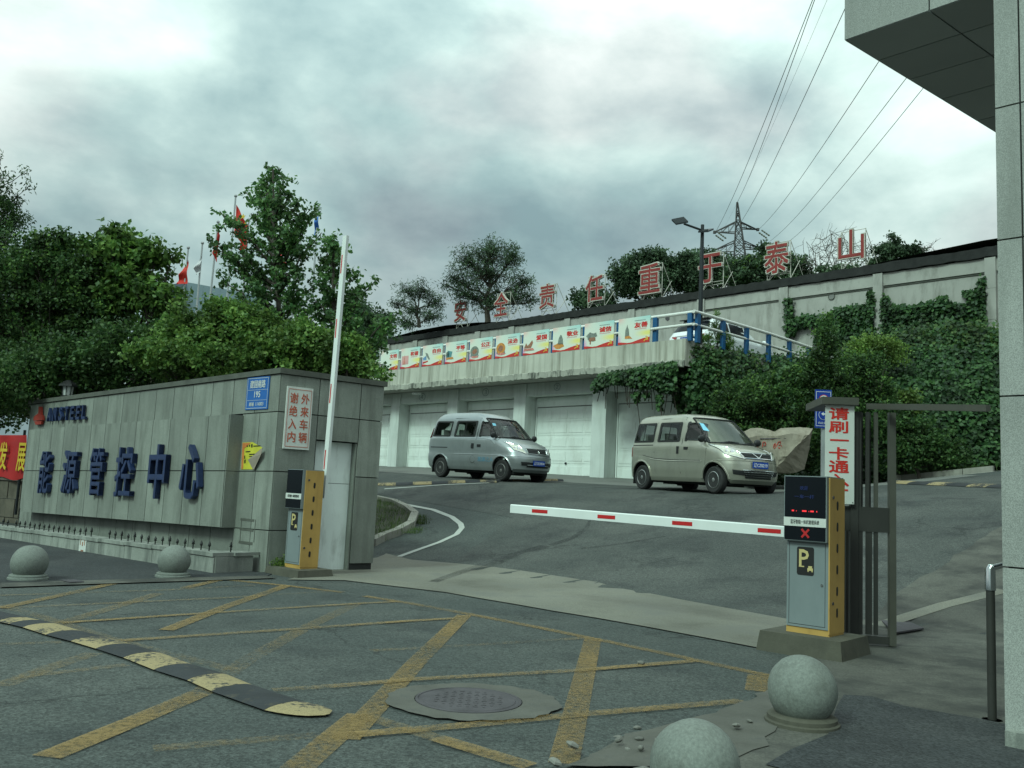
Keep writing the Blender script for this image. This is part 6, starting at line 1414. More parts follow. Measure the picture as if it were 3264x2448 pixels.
v1 = dict(rows=rows1, label='silver blue older minivan standing before the second garage pillar', loc=loc1, rot=rot1, paint='silver_blue', xw=1.27, xw2=1.27, wr=.285, track_y=.68, zroof=1.87, dash=1.12,
    side_win=[[(.28, 1.17), (.98, 1.17), (.66, 1.62), (.30, 1.63)], [(-.78, 1.17), (.14, 1.17), (.16, 1.63), (-.74, 1.63)], [(-1.72, 1.17), (-.93, 1.17), (-.89, 1.62), (-1.62, 1.62)]],
    windshield=[(-.66, 1.17), (.66, 1.17), (.57, 1.70), (-.57, 1.70)], rear_win=[(-.58, 1.18), (.58, 1.18), (.52, 1.62), (-.52, 1.62)], sticker=[(-.57, 1.50), (-.50, 1.50), (-.48, 1.57), (-.55, 1.57)],
    seams=[[(.22, .42), (.22, 1.1), (.23, 1.66)], [(-.86, .75), (-.86, 1.64)], [(1.02, .8), (1.06, 1.1), (1.03, 1.18), (.7, 1.66)], [(-1.70, 1.685), (-.8, 1.70), (.25, 1.70), (.62, 1.66)]], creases=[[(-1.9, .69), (-.6, .69), (.6, .69), (1.3, .69)], [(-1.85, 1.10), (-1.5, 1.135), (0, 1.135), (.55, 1.135), (.85, 1.09), (1.02, .98)]],
    handles=[(.10, .92, .09, .14), (.36, .93, .14, .07)], grip=True, track=[(-1.72, -.98, .86)],
    head=[(26, .76), (56, .86), (58, 1.05), (36, .97)], fog=[(22, .44), (40, .44), (42, .54), (20, .54)], tail=(1.12, 1.42), grille=[(-.36, .76), (.36, .76), (.38, .90), (-.38, .90)], gm='silver_blue', gbars=(.3, .6),
    emblem=[[(-.02, .80), (.02, .80), (.02, .86), (-.02, .86), (-.02, .80)]], lower=[(-.42, .40), (.42, .40), (.36, .53), (-.36, .53)], lbars=(.45,), lbm='silver_blue', plate='辽CE3974', plate_at=(-.02, .52), bumper_line=.68, mirror=(.90, 1.20), seat='seat_cover', rim='rim_dull', spokes=10, seal=.84)
r1, H1, B1 = minivan(v1)
m_ = MB(); v_, f_ = glyph('能源之人', 1.0)
text_into(m_, '能源之人', (.35, -H1.side(.3, .55)-.004, .50), (.62, 0, 0), (0, 0, .13), .002); B1('door_lettering', m_, 'decal')
m_ = MB().tube([(.12+.1*math.cos(a), -H1.side(.1, .52)-.001, .55+.1*math.sin(a)) for a in np.linspace(.4, 5.9, 16)], .005, 4); B1('fuel_flap', m_, 'rubber')
rows2 = [(.24, 1.82, -1.82, .74, .5, .16), (.32, 1.90, -1.87, .78, .55, .16), (.5, 1.94, -1.88, .80, .6, .16), (.66, 1.93, -1.88, .805, .62, .16), (.80, 1.90, -1.88, .805, .64, .16), (.90, 1.84, -1.875, .80, .66, .16), (.97, 1.74, -1.87, .80, .66, .16), (1.02, 1.60, -1.87, .795, .66, .16), (1.06, 1.44, -1.87, .79, .64, .16), (1.10, 1.30, -1.865, .78, .6, .16), (1.14, 1.22, -1.86, .77, .58, .16), (1.40, .90, -1.82, .735, .52, .16), (1.60, .64, -1.77, .70, .46, .16), (1.72, .48, -1.73, .66, .44, .18), (1.78, .36, -1.68, .61, .44, .22), (1.83, .12, -1.56, .5, .4, .3), (1.85, -.2, -1.25, .33, .3, .3)]
loc2, rot2, wb2 = place(4.55, 19.8, 3.38, 22.1, .72)
v2 = dict(rows=rows2, label='silver champagne minivan with alloy wheels in front of the ivy bank', loc=loc2, rot=rot2, paint='silver_gold', xw=1.34, xw2=1.34, wr=.30, track_y=.70, zroof=1.84, dash=1.15,
    side_win=[[(.26, 1.16), (1.05, 1.13), (.62, 1.62), (.30, 1.63)], [(-.78, 1.15), (.10, 1.15), (.12, 1.62), (-.74, 1.63)], [(-1.76, 1.15), (-.92, 1.15), (-.88, 1.63), (-1.66, 1.63)]],
    windshield=[(-.68, 1.13), (.68, 1.13), (.58, 1.71), (-.58, 1.71)], rear_win=[(-.62, 1.15), (.62, 1.15), (.55, 1.62), (-.55, 1.62)], sticker=[(-.60, 1.42), (-.50, 1.40), (-.49, 1.58), (-.56, 1.60)],
    seams=[[(.19, .42), (.19, 1.1), (.20, 1.68)], [(-.85, .9), (-.85, 1.64)], [(1.06, .62), (1.08, 1.0), (1.06, 1.12)], [(-1.66, 1.70), (-.6, 1.715), (.2, 1.715), (.5, 1.70)], [(-1.85, .86), (-1.3, .84), (-.8, .76), (.1, .73), (.9, .72)]], creases=[[(-1.0, .75), (-.4, .71), (.4, .70), (.95, .70)]],
    handles=[(.06, .96, .07, .17), (.36, 1.0, .14, .06)], track=[(-1.74, -.92, 1.085)],
    head=[(20, .78), (58, .88), (62, 1.09), (34, 1.03)], fog=[(24, .42), (46, .44), (48, .54), (22, .52)], tail=(.80, 1.04), grille=[(-.42, .80), (.42, .80), (.46, .92), (-.46, .92)], gm='chrome', gbars=(.35, .65),
    emblem=[[(-.14, .91), (0, .81)], [(.14, .91), (0, .81)]], lower=[(-.36, .36), (.36, .36), (.44, .54), (-.44, .54)], lbars=(.25, .5, .75, .98), lbm='chrome', plate='辽CZ0219', plate_at=(0, .66), bumper_line=.74, mirror=(.92, 1.18), seat='seat', rim='rim', spokes=7, seal=.82, slide=True, pf=2.6)
minivan(v2)
# white SUV on the upper road
rows3 = [(.30, 2.1, -2.12, .84, .5, .3), (.42, 2.22, -2.24, .90, .55, .34), (.7, 2.25, -2.28, .92, .6, .38), (.86, 2.20, -2.27, .925, .6, .4), (.96, 2.05, -2.24, .92, .6, .4), (1.03, 1.55, -2.20, .90, .6, .4), (1.08, 1.15, -2.17, .875, .55, .4), (1.3, .78, -2.02, .80, .5, .38), (1.5, .40, -1.86, .72, .5, .36), (1.6, .12, -1.74, .66, .5, .36), (1.66, -.2, -1.55, .52, .4, .36), (1.69, -.5, -1.3, .34, .3, .3)]
H3 = Hull(rows3); rl3 = dep(2188, 1062, 29.6)
sh = hd(47); sl3 = np.array([-sh[1], sh[0], 0]); c3 = np.array([rl3[0], rl3[1], 0])+sh*2.28; c3[2] = RZ
suv = thing('suv_car', 'white SUV parked on the upper road behind the blue and white railing', 'car', c3, (0, 0, math.atan2(sh[1], sh[0])))
S_ = lambda nm, mb, m, par=suv, sm=False: build(nm, mb, m, par, world=False, smooth=sm)
cut = [(MB().lathe((sx, sy*1.0, .37), [(.40, -.4), (.40, .4)], 28, axis=(0, 1, 0), ref=(1, 0, 0)), 1) for sx in (1.38, -1.32) for sy in (-1, 1)]
me = bool_cut(H3.mesh(sorted(set(list(H3.z)+list(np.linspace(.3, 1.69, 14))))), ['car_white', 'rubber'], cut); link('body', me, suv)
for sy in (-1, 1):
    for poly in ([(.0, 1.08), (1.0, 1.08), (.35, 1.5), (.05, 1.54)], [(-.95, 1.1), (-.06, 1.08), (-.02, 1.54), (-.9, 1.54)], [(-1.75, 1.16), (-1.02, 1.1), (-.98, 1.53), (-1.45, 1.46)]):
        P = [(x, sy*(H3.side(x, z)+.006), z) for x, z in rounded(poly, .05)]; S_('window', MB().prism(P, (0, sy*.004, 0)), 'screen')
    S_('tail_light', MB().prism([(H3.rear(y, z)-.012, sy*y, z) for y, z in ((.42, .90), (.86, .84), (.88, 1.0), (.6, 1.0), (.42, .95))], (-.012, 0, 0)), 'lamp_red')
    m_ = MB().sphere((0, 0, 0), 1, 10, 8); m_.v = [(.95+p[0]*.07, sy*.98+p[1]*.11, 1.1+p[2]*.08) for p in m_.v]; S_('mirror', m_, 'car_white', sm=True)
    S_('roof_rail', MB().tube([(.2, sy*.60, 1.63), (-.5, sy*.62, 1.68), (-1.4, sy*.60, 1.62)], .018, 6), 'dark_metal')
S_('rear_window', MB().grid([r_[::-1] for r_ in patch(lambda y, z: (H3.rear(y, z)-.006, y, z), [(-.74, 1.16), (.74, 1.16), (.6, 1.50), (-.6, 1.50)], 10, 5)]), 'screen', sm=True)
S_('spoiler', MB().prism([(-1.66, -.58, 1.60), (-1.92, -.56, 1.57), (-1.92, .56, 1.57), (-1.66, .58, 1.60)], (0, 0, .035)), 'screen')
S_('chrome_strip', MB().tube([(H3.rear(y, .98)-.012, y, .98) for y in np.linspace(-.6, .6, 11)], .014, 5), 'chrome'); S_('rear_bumper', MB().tube([(H3.rear(y, .5)-.01, y, .5) for y in np.linspace(-.85, .85, 13)], .07, 8), 'plastic', sm=True)
S_('emblem', MB().prism([(H3.rear(y, z)-.02, y, z) for y, z in ((-.045, 1.1), (.045, 1.1), (.04, 1.03), (0, 1.0), (-.04, 1.03))], (-.01, 0, 0)), 'chrome')
pl_ = S_('number_plate', MB().cbox((H3.rear(0, .84)-.03, 0, .85), (.012, .46, .15)), 'plate_blue'); S_('plate_lettering', text_into(MB(), '辽CM6088', (H3.rear(0, .84)-.038, .2, .80), (0, -.4, 0), (0, 0, .1), .002), 'plate_white', pl_)
for sx in (1.38, -1.32):
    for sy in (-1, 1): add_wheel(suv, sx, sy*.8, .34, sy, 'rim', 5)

# ---------------------------------------------------------------- vegetation
def leaf_mesh(name, P, L, W, rng, bias=(0, 0, .6), droop=0.0, mat_='leaf_mid', origin=(0, 0, 0), spread=1.0):
    """one folded two-triangle leaf at each point"""
    n = len(P); P = np.asarray(P, float)-np.asarray(origin)
    N = rng.normal(size=(n, 3))*spread+np.asarray(bias); N /= np.linalg.norm(N, axis=1)[:, None]
    D = rng.normal(size=(n, 3)); D[:, 2] -= droop; D -= N*np.sum(D*N, 1)[:, None]; D /= np.linalg.norm(D, axis=1)[:, None]
    S = np.cross(N, D); l = (L*rng.uniform(.65, 1.25, n))[:, None]; w = (W*rng.uniform(.7, 1.2, n))[:, None]*.5
    V = np.empty((n, 4, 3)); V[:, 0] = P; V[:, 1] = P+D*l*.5+S*w+N*l*.1; V[:, 2] = P+D*l; V[:, 3] = P+D*l*.5-S*w+N*l*.1
    base = (np.arange(n)*4)[:, None]; F = np.concatenate([base+np.array([[0, 1, 2]]), base+np.array([[0, 2, 3]])], 1).reshape(-1, 3)
    me = bpy.data.meshes.new(name); me.vertices.add(n*4); me.vertices.foreach_set('co', V.reshape(-1)); m = len(F)
    me.loops.add(m*3); me.loops.foreach_set('vertex_index', F.reshape(-1).astype(np.int32)); me.polygons.add(m)
    me.polygons.foreach_set('loop_start', np.arange(0, m*3, 3, dtype=np.int32)); me.polygons.foreach_set('loop_total', np.full(m, 3, dtype=np.int32))
    me.materials.append(MT[mat_]); me.update(calc_edges=True); return me
def ellip(rng, n, c, r_, shell=.45):
    v = rng.normal(size=(n, 3)); v /= np.linalg.norm(v, axis=1)[:, None]; q = rng.uniform(0, 1, n)**shell
    return np.asarray(c)+v*q[:, None]*np.asarray(r_)
def clusters(rng, C_, k, sig):
    P = np.repeat(C_, k, 0); return P+rng.normal(size=P.shape)*np.asarray(sig)
def blob(px, py, rx, ry, Y, ry_depth=None): 
    c = dep(px, py, Y); s_ = Y/FPX; a = rx*s_; return c, np.array([a, ry_depth if ry_depth else (a*.8), ry*s_])
def limb_mesh(segs): 
    mb = MB()
    for pts, r0, r1 in segs:
        n = len(pts); mb.tube(pts, list(np.linspace(r0, r1, n)), 6)
    return mb
def wiggle(a, b, rng, n=5, amp=.08):
    a, b = np.asarray(a, float), np.asarray(b, float); L_ = np.linalg.norm(b-a); out = []
    for i in range(n): t_ = i/(n-1); out.append(a+(b-a)*t_+rng.normal(size=3)*amp*L_*math.sin(math.pi*t_)*.6)
    return out
def tree(label, cat, name, base, blobs, ncl, k, sig, L, W, m, tr=.12, seed=0, droop=.3, shell=.4, group=None, twigs=.5, m2=None, bias=(0, 0, .6), bark='bark', spread=1.0, top=None):
    rng = np.random.default_rng(seed); base = np.asarray(base, float); t = thing(name, label, cat, base, group=group)
    ncl, k, sig, L, W = int(ncl*1.55), max(6, int(k*.8)), np.asarray(sig)*.68, L*.88, W*.88
    vol = np.array([np.prod(b[1])**.67 for b in blobs]); share = vol/vol.sum(); C_ = []; segs = []
    cen = np.mean([b[0] for b in blobs], 0); top = np.asarray(top) if top is not None else np.array([cen[0], cen[1], cen[2]])
    tp = wiggle(base, top, rng, 7, .05); segs.append((tp, tr, tr*.35))
    for b, s_ in zip(blobs, share):
        n = max(3, int(ncl*s_)); c = ellip(rng, n, b[0], b[1], shell); out = rng.random(n) < .22; c[out] = b[0]+(c[out]-b[0])*rng.uniform(1.1, 1.42, (out.sum(), 1)); C_.append(c)
        f = np.clip((b[0][2]-base[2])/(top[2]-base[2]+1e-6)-.25, .1, .95); st = np.array(tp[int(f*6)])
        lm = wiggle(st, b[0], rng, 5, .1); segs.append((lm, tr*.4, tr*.14))
        for q in c[:int(n*twigs)]: segs.append((wiggle(lm[rng.integers(2, 5)], q, rng, 4, .1), tr*.12, tr*.04))
    C_ = np.concatenate(C_); P = clusters(rng, C_, k, sig); P = P[rng.random(len(P)) < .86]
    build('trunk', limb_mesh(segs[:1]), bark, t, smooth=True); build('branches', limb_mesh(segs[1:]), bark, t)
    link('crown', leaf_mesh('crown', P, L, W, rng, bias, droop, m, base, spread), t)
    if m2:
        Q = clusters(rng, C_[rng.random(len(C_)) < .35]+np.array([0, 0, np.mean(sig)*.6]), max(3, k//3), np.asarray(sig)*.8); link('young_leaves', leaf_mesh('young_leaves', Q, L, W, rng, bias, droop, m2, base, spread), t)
    return t
def gbase(px, Y, z=None):
    p = dep(px, 1500, Y); return (p[0], p[1], float(gz(p[0], p[1]))-.1 if z is None else z)
B_ = blob
# left trees
tree('tall narrow leaved tree cut off by the left edge of the picture', 'tree', 'tree', gbase(-120, 25), [B_(-60, 560, 110, 90, 25), B_(-50, 690, 120, 90, 25), B_(-20, 640, 80, 60, 25), B_(-70, 850, 150, 130, 25), B_(10, 730, 60, 50, 25)], 230, 60, (.14, .14, .17), .15, .05, 'leaf_dark', .16, 1, 1.2)
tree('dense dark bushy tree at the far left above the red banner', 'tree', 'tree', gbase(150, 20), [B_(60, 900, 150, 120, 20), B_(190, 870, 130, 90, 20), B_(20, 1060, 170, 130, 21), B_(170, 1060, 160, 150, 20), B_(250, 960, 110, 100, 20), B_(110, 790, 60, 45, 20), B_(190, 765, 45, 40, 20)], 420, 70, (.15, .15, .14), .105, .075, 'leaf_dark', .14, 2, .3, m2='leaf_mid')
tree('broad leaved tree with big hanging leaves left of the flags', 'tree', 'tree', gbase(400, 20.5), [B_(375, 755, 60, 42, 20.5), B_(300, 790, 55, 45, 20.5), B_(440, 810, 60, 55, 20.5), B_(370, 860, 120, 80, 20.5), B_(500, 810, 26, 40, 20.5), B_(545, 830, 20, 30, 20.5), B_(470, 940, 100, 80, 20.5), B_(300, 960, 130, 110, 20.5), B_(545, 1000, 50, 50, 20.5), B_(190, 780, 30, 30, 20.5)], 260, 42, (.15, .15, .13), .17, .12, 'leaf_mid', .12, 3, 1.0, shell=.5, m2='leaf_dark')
tree('dark low shrubs filling the space right behind the long wall', 'shrub', 'shrub', gbase(250, 18), [B_(60, 1210, 170, 110, 18.5), B_(220, 1180, 160, 120, 18.5), B_(400, 1130, 160, 110, 18.5), B_(560, 1110, 140, 100, 18.5), B_(-20, 1290, 120, 70, 22), B_(60, 1250, 100, 60, 21)], 420, 70, (.15, .15, .13), .10, .075, 'leaf_dark', .06, 4, .3, twigs=.15)
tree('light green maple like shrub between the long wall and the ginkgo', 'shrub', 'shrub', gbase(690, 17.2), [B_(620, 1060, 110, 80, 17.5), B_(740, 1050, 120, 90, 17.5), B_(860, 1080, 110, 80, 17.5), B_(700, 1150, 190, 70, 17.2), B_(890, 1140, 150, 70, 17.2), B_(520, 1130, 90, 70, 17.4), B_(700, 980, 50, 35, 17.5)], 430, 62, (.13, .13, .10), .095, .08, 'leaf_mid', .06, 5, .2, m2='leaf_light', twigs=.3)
tree('shadowy tree mass further back behind the dark shrubs and the long wall', 'tree', 'tree', gbase(450, 27), [B_(-60, 1150, 200, 170, 27), B_(180, 1160, 200, 150, 27), B_(420, 1150, 200, 140, 27), B_(660, 1150, 180, 120, 27), B_(880, 1160, 150, 110, 27)], 330, 60, (.26, .26, .2), .17, .13, 'leaf_dark', .1, 19, .3, twigs=.1)
def ginkgo(label, trunk_px, tips, Y, seed, tr, low):
    """upright trunk with ascending branches, leaves in tufts along every branch"""
    rng = np.random.default_rng(seed); T = [dep(x, y, Y) for x, y in trunk_px]; base = np.array(gbase(trunk_px[0][0], Y)); t = thing('ginkgo_tree', label, 'tree', base)
    segs = [([base]+T, tr, .02)]; C_ = []
    def along(a, b, n): return [a+(b-a)*s_ for s_ in np.linspace(0, 1, n)]
    for x, y in tips:
        tip = dep(x, y, Y+rng.uniform(-.9, .9)); zs = [p[2] for p in T]; L_ = abs(tip[0]-np.interp(tip[2], zs, [p[0] for p in T]))
        z0 = max(zs[0]+.1, tip[2]-.45-.55*L_); st = np.array([np.interp(z0, zs, [p[k] for p in T]) for k in (0, 1)]+[z0])
        pts = wiggle(st, tip, rng, 6, .05); segs.append((pts, .035, .008)); n = max(5, int(np.linalg.norm(tip-st)/.085))
        for s_ in np.linspace(.18, 1, n): i = min(4, int(s_*5)); f = s_*5-i; C_.append(np.array(pts[i])*(1-f)+np.array(pts[i+1])*f+rng.normal(size=3)*.05)
        for _ in range(4):
            s_ = rng.uniform(.35, 1); i = min(4, int(s_*5)); q = np.array(pts[i])+rng.normal(size=3)*np.array([.17, .25, .09])+UP*.04; segs.append((wiggle(pts[i], q, rng, 4, .1), .012, .005)); C_ += along(np.array(pts[i]), q, 5)[2:]
    for s_ in np.linspace(.25, 1, 26): C_.append(np.array([np.interp(T[0][2]+s_*(T[-1][2]-T[0][2]), [p[2] for p in T], [p[k] for p in T]) for k in range(3)])+rng.normal(size=3)*.1)
    P = clusters(rng, np.array(C_), 10, (.045, .045, .036))
    build('trunk', limb_mesh(segs[:1]), 'bark', t, smooth=True); build('branches', limb_mesh(segs[1:]), 'bark', t)
    link('crown', leaf_mesh('crown', P, .085, .085, rng, (0, 0, .5), .4, 'leaf_ginkgo', base), t)
    return t
ginkgo('tall ginkgo tree with spreading tufted branches in front of the flags', [(905, 1200), (890, 1000), (875, 800), (870, 540)], [(870, 540), (832, 575), (815, 600), (905, 570), (780, 612), (925, 615), (830, 640), (958, 632), (700, 672), (745, 700), (800, 680), (940, 690), (985, 672), (1022, 650), (1025, 742), (990, 770), (660, 762), (690, 790), (730, 770), (940, 790), (970, 740), (700, 875), (740, 850), (790, 830), (930, 850), (960, 870), (1005, 905), (760, 940), (820, 960), (950, 940), (980, 985), (800, 900), (860, 700), (880, 760), (850, 820), (900, 880), (840, 1010), (930, 1030), (1010, 1010), (770, 1010)], 19.0, 31, .09, 1)
ginkgo('smaller ginkgo tree behind the raised barrier arm', [(1075, 1230), (1068, 1050), (1062, 900), (1064, 748)], [(1064, 748), (1040, 800), (1030, 840), (1085, 800), (1100, 850), (1015, 880), (1120, 880), (1150, 920), (1200, 890), (1000, 950), (1140, 960), (1165, 985), (1010, 1000), (1185, 1035), (1240, 1010), (1265, 1005), (1255, 1050), (1220, 1085), (980, 1050), (990, 1110), (1130, 1080), (1180, 1120), (1090, 1000), (1050, 960), (1120, 1040), (1200, 1140), (1020, 1080), (1160, 1170), (1060, 1130), (1120, 1150), (1225, 1160), (1190, 1175)], 18.2, 32, .08, 1)
tree('loose green bush in front of the terrace end behind the short wall face', 'shrub', 'shrub', gbase(1080, 17), [B_(960, 1110, 90, 70, 17), B_(1060, 1130, 100, 75, 17), B_(1120, 1130, 60, 50, 17), B_(1170, 1180, 25, 22, 16.5), B_(1225, 1205, 18, 14, 16.2)], 220, 55, (.12, .12, .09), .09, .075, 'leaf_mid', .05, 8, .2, m2='leaf_light', twigs=.4)
tree('dark bush far behind at the left end of the terrace railing', 'shrub', 'shrub', (dep(1180, 1000, 42)[0], 42, 4), [B_(1150, 1010, 50, 60, 42), B_(1200, 1030, 60, 45, 42), B_(1120, 1060, 50, 50, 42)], 110, 40, (.25, .25, .2), .2, .14, 'leaf_far', .1, 9)
# trees on the hill behind the retaining wall
HZ = WT
hb_ = lambda px, Y: (dep(px, 1000, Y)[0], Y, HZ)
tree('feathery leaning tree left of the first red sign character', 'tree', 'tree', hb_(1340, 48), [B_(1300, 930, 45, 35, 48), B_(1350, 925, 40, 40, 48), B_(1390, 960, 40, 35, 48), B_(1265, 970, 30, 25, 48), B_(1310, 985, 45, 30, 48), B_(1375, 1010, 45, 30, 48), B_(1300, 1030, 50, 25, 48)], 170, 24, (.19, .19, .15), .2, .05, 'leaf_far', .12, 11, .9, twigs=.8, shell=.75)
tree('large round feathery tree behind the second red sign character', 'tree', 'tree', hb_(1555, 47), [B_(1560, 800, 85, 48, 47), B_(1490, 830, 60, 45, 47), B_(1630, 820, 55, 50, 47), B_(1450, 890, 50, 40, 47), B_(1560, 870, 100, 60, 47), B_(1670, 900, 45, 50, 47), B_(1490, 940, 60, 40, 47), B_(1630, 950, 75, 45, 47), B_(1555, 960, 60, 50, 47), B_(1690, 960, 25, 30, 47), B_(1420, 905, 22, 20, 47)], 430, 26, (.2, .2, .15), .21, .055, 'leaf_far', .2, 12, .9, twigs=.7, shell=.75)
tree('low tree between the third and fourth red sign characters', 'tree', 'tree', hb_(1870, 46), [B_(1850, 945, 35, 25, 46), B_(1900, 930, 40, 30, 46), B_(1880, 970, 55, 25, 46), B_(1930, 960, 40, 30, 46)], 110, 30, (.2, .2, .15), .2, .12, 'leaf_far', .1, 13)
tree('dense dark tree behind the stacked stroke sign character', 'tree', 'tree', hb_(2060, 45), [B_(2030, 850, 55, 40, 45), B_(2090, 830, 55, 35, 45), B_(2000, 900, 45, 50, 45), B_(2070, 900, 70, 50, 45), B_(2150, 870, 50, 50, 45), B_(1975, 870, 30, 25, 45)], 330, 40, (.2, .2, .16), .2, .13, 'leaf_far', .18, 14)
tree('dense dark tree behind the street lamp and the hooked sign character', 'tree', 'tree', hb_(2230, 45), [B_(2190, 850, 50, 40, 45), B_(2250, 830, 55, 32, 45), B_(2300, 860, 50, 45, 45), B_(2220, 900, 80, 40, 45), B_(2190, 820, 25, 18, 45)], 280, 40, (.2, .2, .16), .2, .13, 'leaf_far', .18, 15)
tree('dense tree below the pylon between two red sign characters', 'tree', 'tree', hb_(2400, 44), [B_(2340, 860, 40, 35, 44), B_(2400, 850, 45, 30, 44), B_(2450, 850, 45, 45, 44), B_(2380, 890, 70, 35, 44), B_(2530, 850, 45, 40, 44), B_(2490, 890, 60, 30, 44), B_(2440, 795, 22, 22, 44), B_(2570, 880, 25, 20, 44)], 330, 38, (.19, .19, .15), .19, .13, 'leaf_far', .16, 16, m2='leaf_mid')
tree('small spreading tree right of the rightmost red sign character', 'tree', 'tree', hb_(2830, 40), [B_(2848, 765, 18, 22, 40), B_(2815, 800, 32, 25, 40), B_(2870, 800, 45, 20, 40), B_(2920, 805, 30, 14, 40), B_(2825, 835, 45, 18, 40), B_(2910, 790, 16, 14, 40), B_(2790, 830, 25, 15, 40), B_(2700, 860, 50, 12, 40), B_(2620, 865, 22, 20, 42)], 170, 34, (.14, .14, .1), .17, .11, 'leaf_far', .12, 17)
def bare_tree(label, base, px_tips, Y, seed, sc=1.0):
    rng = np.random.default_rng(seed); t = thing('bare_tree', label, 'tree', base); segs = []; b0 = np.array(base)
    top = np.mean([dep(x, y, Y) for x, y in px_tips], 0)
    tk = wiggle(b0, b0*.45+top*.55, rng, 5, .04); segs.append((tk, .08*sc, .045*sc))
    for x, y in px_tips:
        tip = dep(x, y, Y+rng.uniform(-1, 1)); lm = wiggle(tk[rng.integers(2, 5)], tip, rng, 6, .12); segs.append((lm, .035*sc, .012*sc))
        for _ in range(9):
            i = rng.integers(2, 6); q = np.array(lm[i])+rng.normal(size=3)*(np.array([.5, .5, .4])*sc)+UP*.2*sc; tw = wiggle(lm[i], q, rng, 4, .14); segs.append((tw, .014, .006))
            for _ in range(2): segs.append((wiggle(tw[2], np.array(tw[2])+rng.normal(size=3)*.3*sc+UP*.1*sc, rng, 3, .1), .008, .004))
    build('trunk', limb_mesh(segs[:1]), 'deadwood', t); build('branches', limb_mesh(segs[1:]), 'deadwood', t)
bare_tree('leafless grey tree left of the rightmost red sign character', hb_(2630, 43), [(2570, 770), (2590, 790), (2620, 765), (2650, 745), (2675, 770), (2690, 800), (2565, 815), (2660, 790), (2610, 800)], 43, 51)
bare_tree('leafless tree seen through the rightmost red sign character', hb_(2730, 43), [(2700, 770), (2720, 790), (2745, 800), (2770, 780), (2760, 815)], 43, 52)
bare_tree('tiny leafless shrub on the wall near the blue sky patch', hb_(2965, 38), [(2945, 800), (2960, 790), (2975, 785), (2985, 800)], 38, 53, .4)
# ivy on the walls
def poly_sample(rng, poly, n):
    P = np.array(poly, float); lo, hi = P.min(0), P.max(0); out = []
    while len(out) < n:
        q = rng.uniform(lo, hi, (n*3, 2)); ins = np.zeros(len(q), bool); j = len(P)-1
        for i in range(len(P)):
            c = ((P[i, 1] > q[:, 1]) != (P[j, 1] > q[:, 1])) & (q[:, 0] < (P[j, 0]-P[i, 0])*(q[:, 1]-P[i, 1])/(P[j, 1]-P[i, 1]+1e-9)+P[i, 0]); ins ^= c; j = i
        out += list(q[ins])
    return np.array(out[:n])
def ivy_wall(label, pl, polys, dens, off, seed, L=.14, m='leaf_ivy', depth=.12):
    rng = np.random.default_rng(seed); pts = []
    for poly in polys:
        P = np.array(poly, float); A = abs(np.sum(P[:, 0]*np.roll(P[:, 1], 1)-P[:, 1]*np.roll(P[:, 0], 1)))/2
        for x, y in poly_sample(rng, poly, int(A*dens)): pts.append(pl.at(x+rng.normal()*3, y+rng.normal()*3, off+abs(rng.normal())*depth))
    P = np.array(pts); c = P.mean(0); c[2] = P[:, 2].min(); t = thing('ivy', label, 'ivy', c)
    link('foliage', leaf_mesh('foliage', P, L, L*.9, rng, tuple(pl.n*1.2+UP*.5), .9, m, c, .6), t)
    st = MB(); idx = rng.choice(len(P), min(len(P), 40), replace=False)
    for i in idx: st.tube([P[i]-pl.n*.05, P[i]-pl.n*.06-UP*rng.uniform(.3, .9)+pl.u*rng.uniform(-.2, .2)], .012, 4)
    build('stem', st, 'bark', t); return t
zz = lambda L: [z4(x, y) for x, y in L]
ivy_wall('ivy climbing beside a pilaster and spreading under the round drain hole', UW, [zz([(886, 430), (912, 455), (905, 540), (940, 560), (930, 640), (890, 640)]), zz([(930, 556), (1000, 536), (1075, 540), (1085, 565), (1040, 580), (940, 600)]), zz([(1060, 600), (1160, 500), (1250, 485), (1330, 486), (1370, 470), (1366, 610), (1420, 690), (1050, 690)]), zz([(1352, 400), (1366, 400), (1366, 520), (1345, 520)])], .55, .02, 61)
ivy_wall('ivy covering the lower wall between the two rightmost pilasters', UW, [zz([(1425, 420), (1445, 430), (1450, 490), (1500, 485), (1600, 490), (1660, 470), (1730, 462), (1800, 468), (1850, 480), (1920, 490), (1990, 470), (1995, 640), (1420, 690)]), zz([(1875, 412), (1925, 402), (1988, 400), (1988, 470), (1915, 460), (1900, 430)]), zz([(1970, 330), (1990, 330), (1990, 410), (1965, 410)]), zz([(1735, 440), (1785, 434), (1760, 450), (1758, 465), (1738, 465)])], .55, .02, 62)
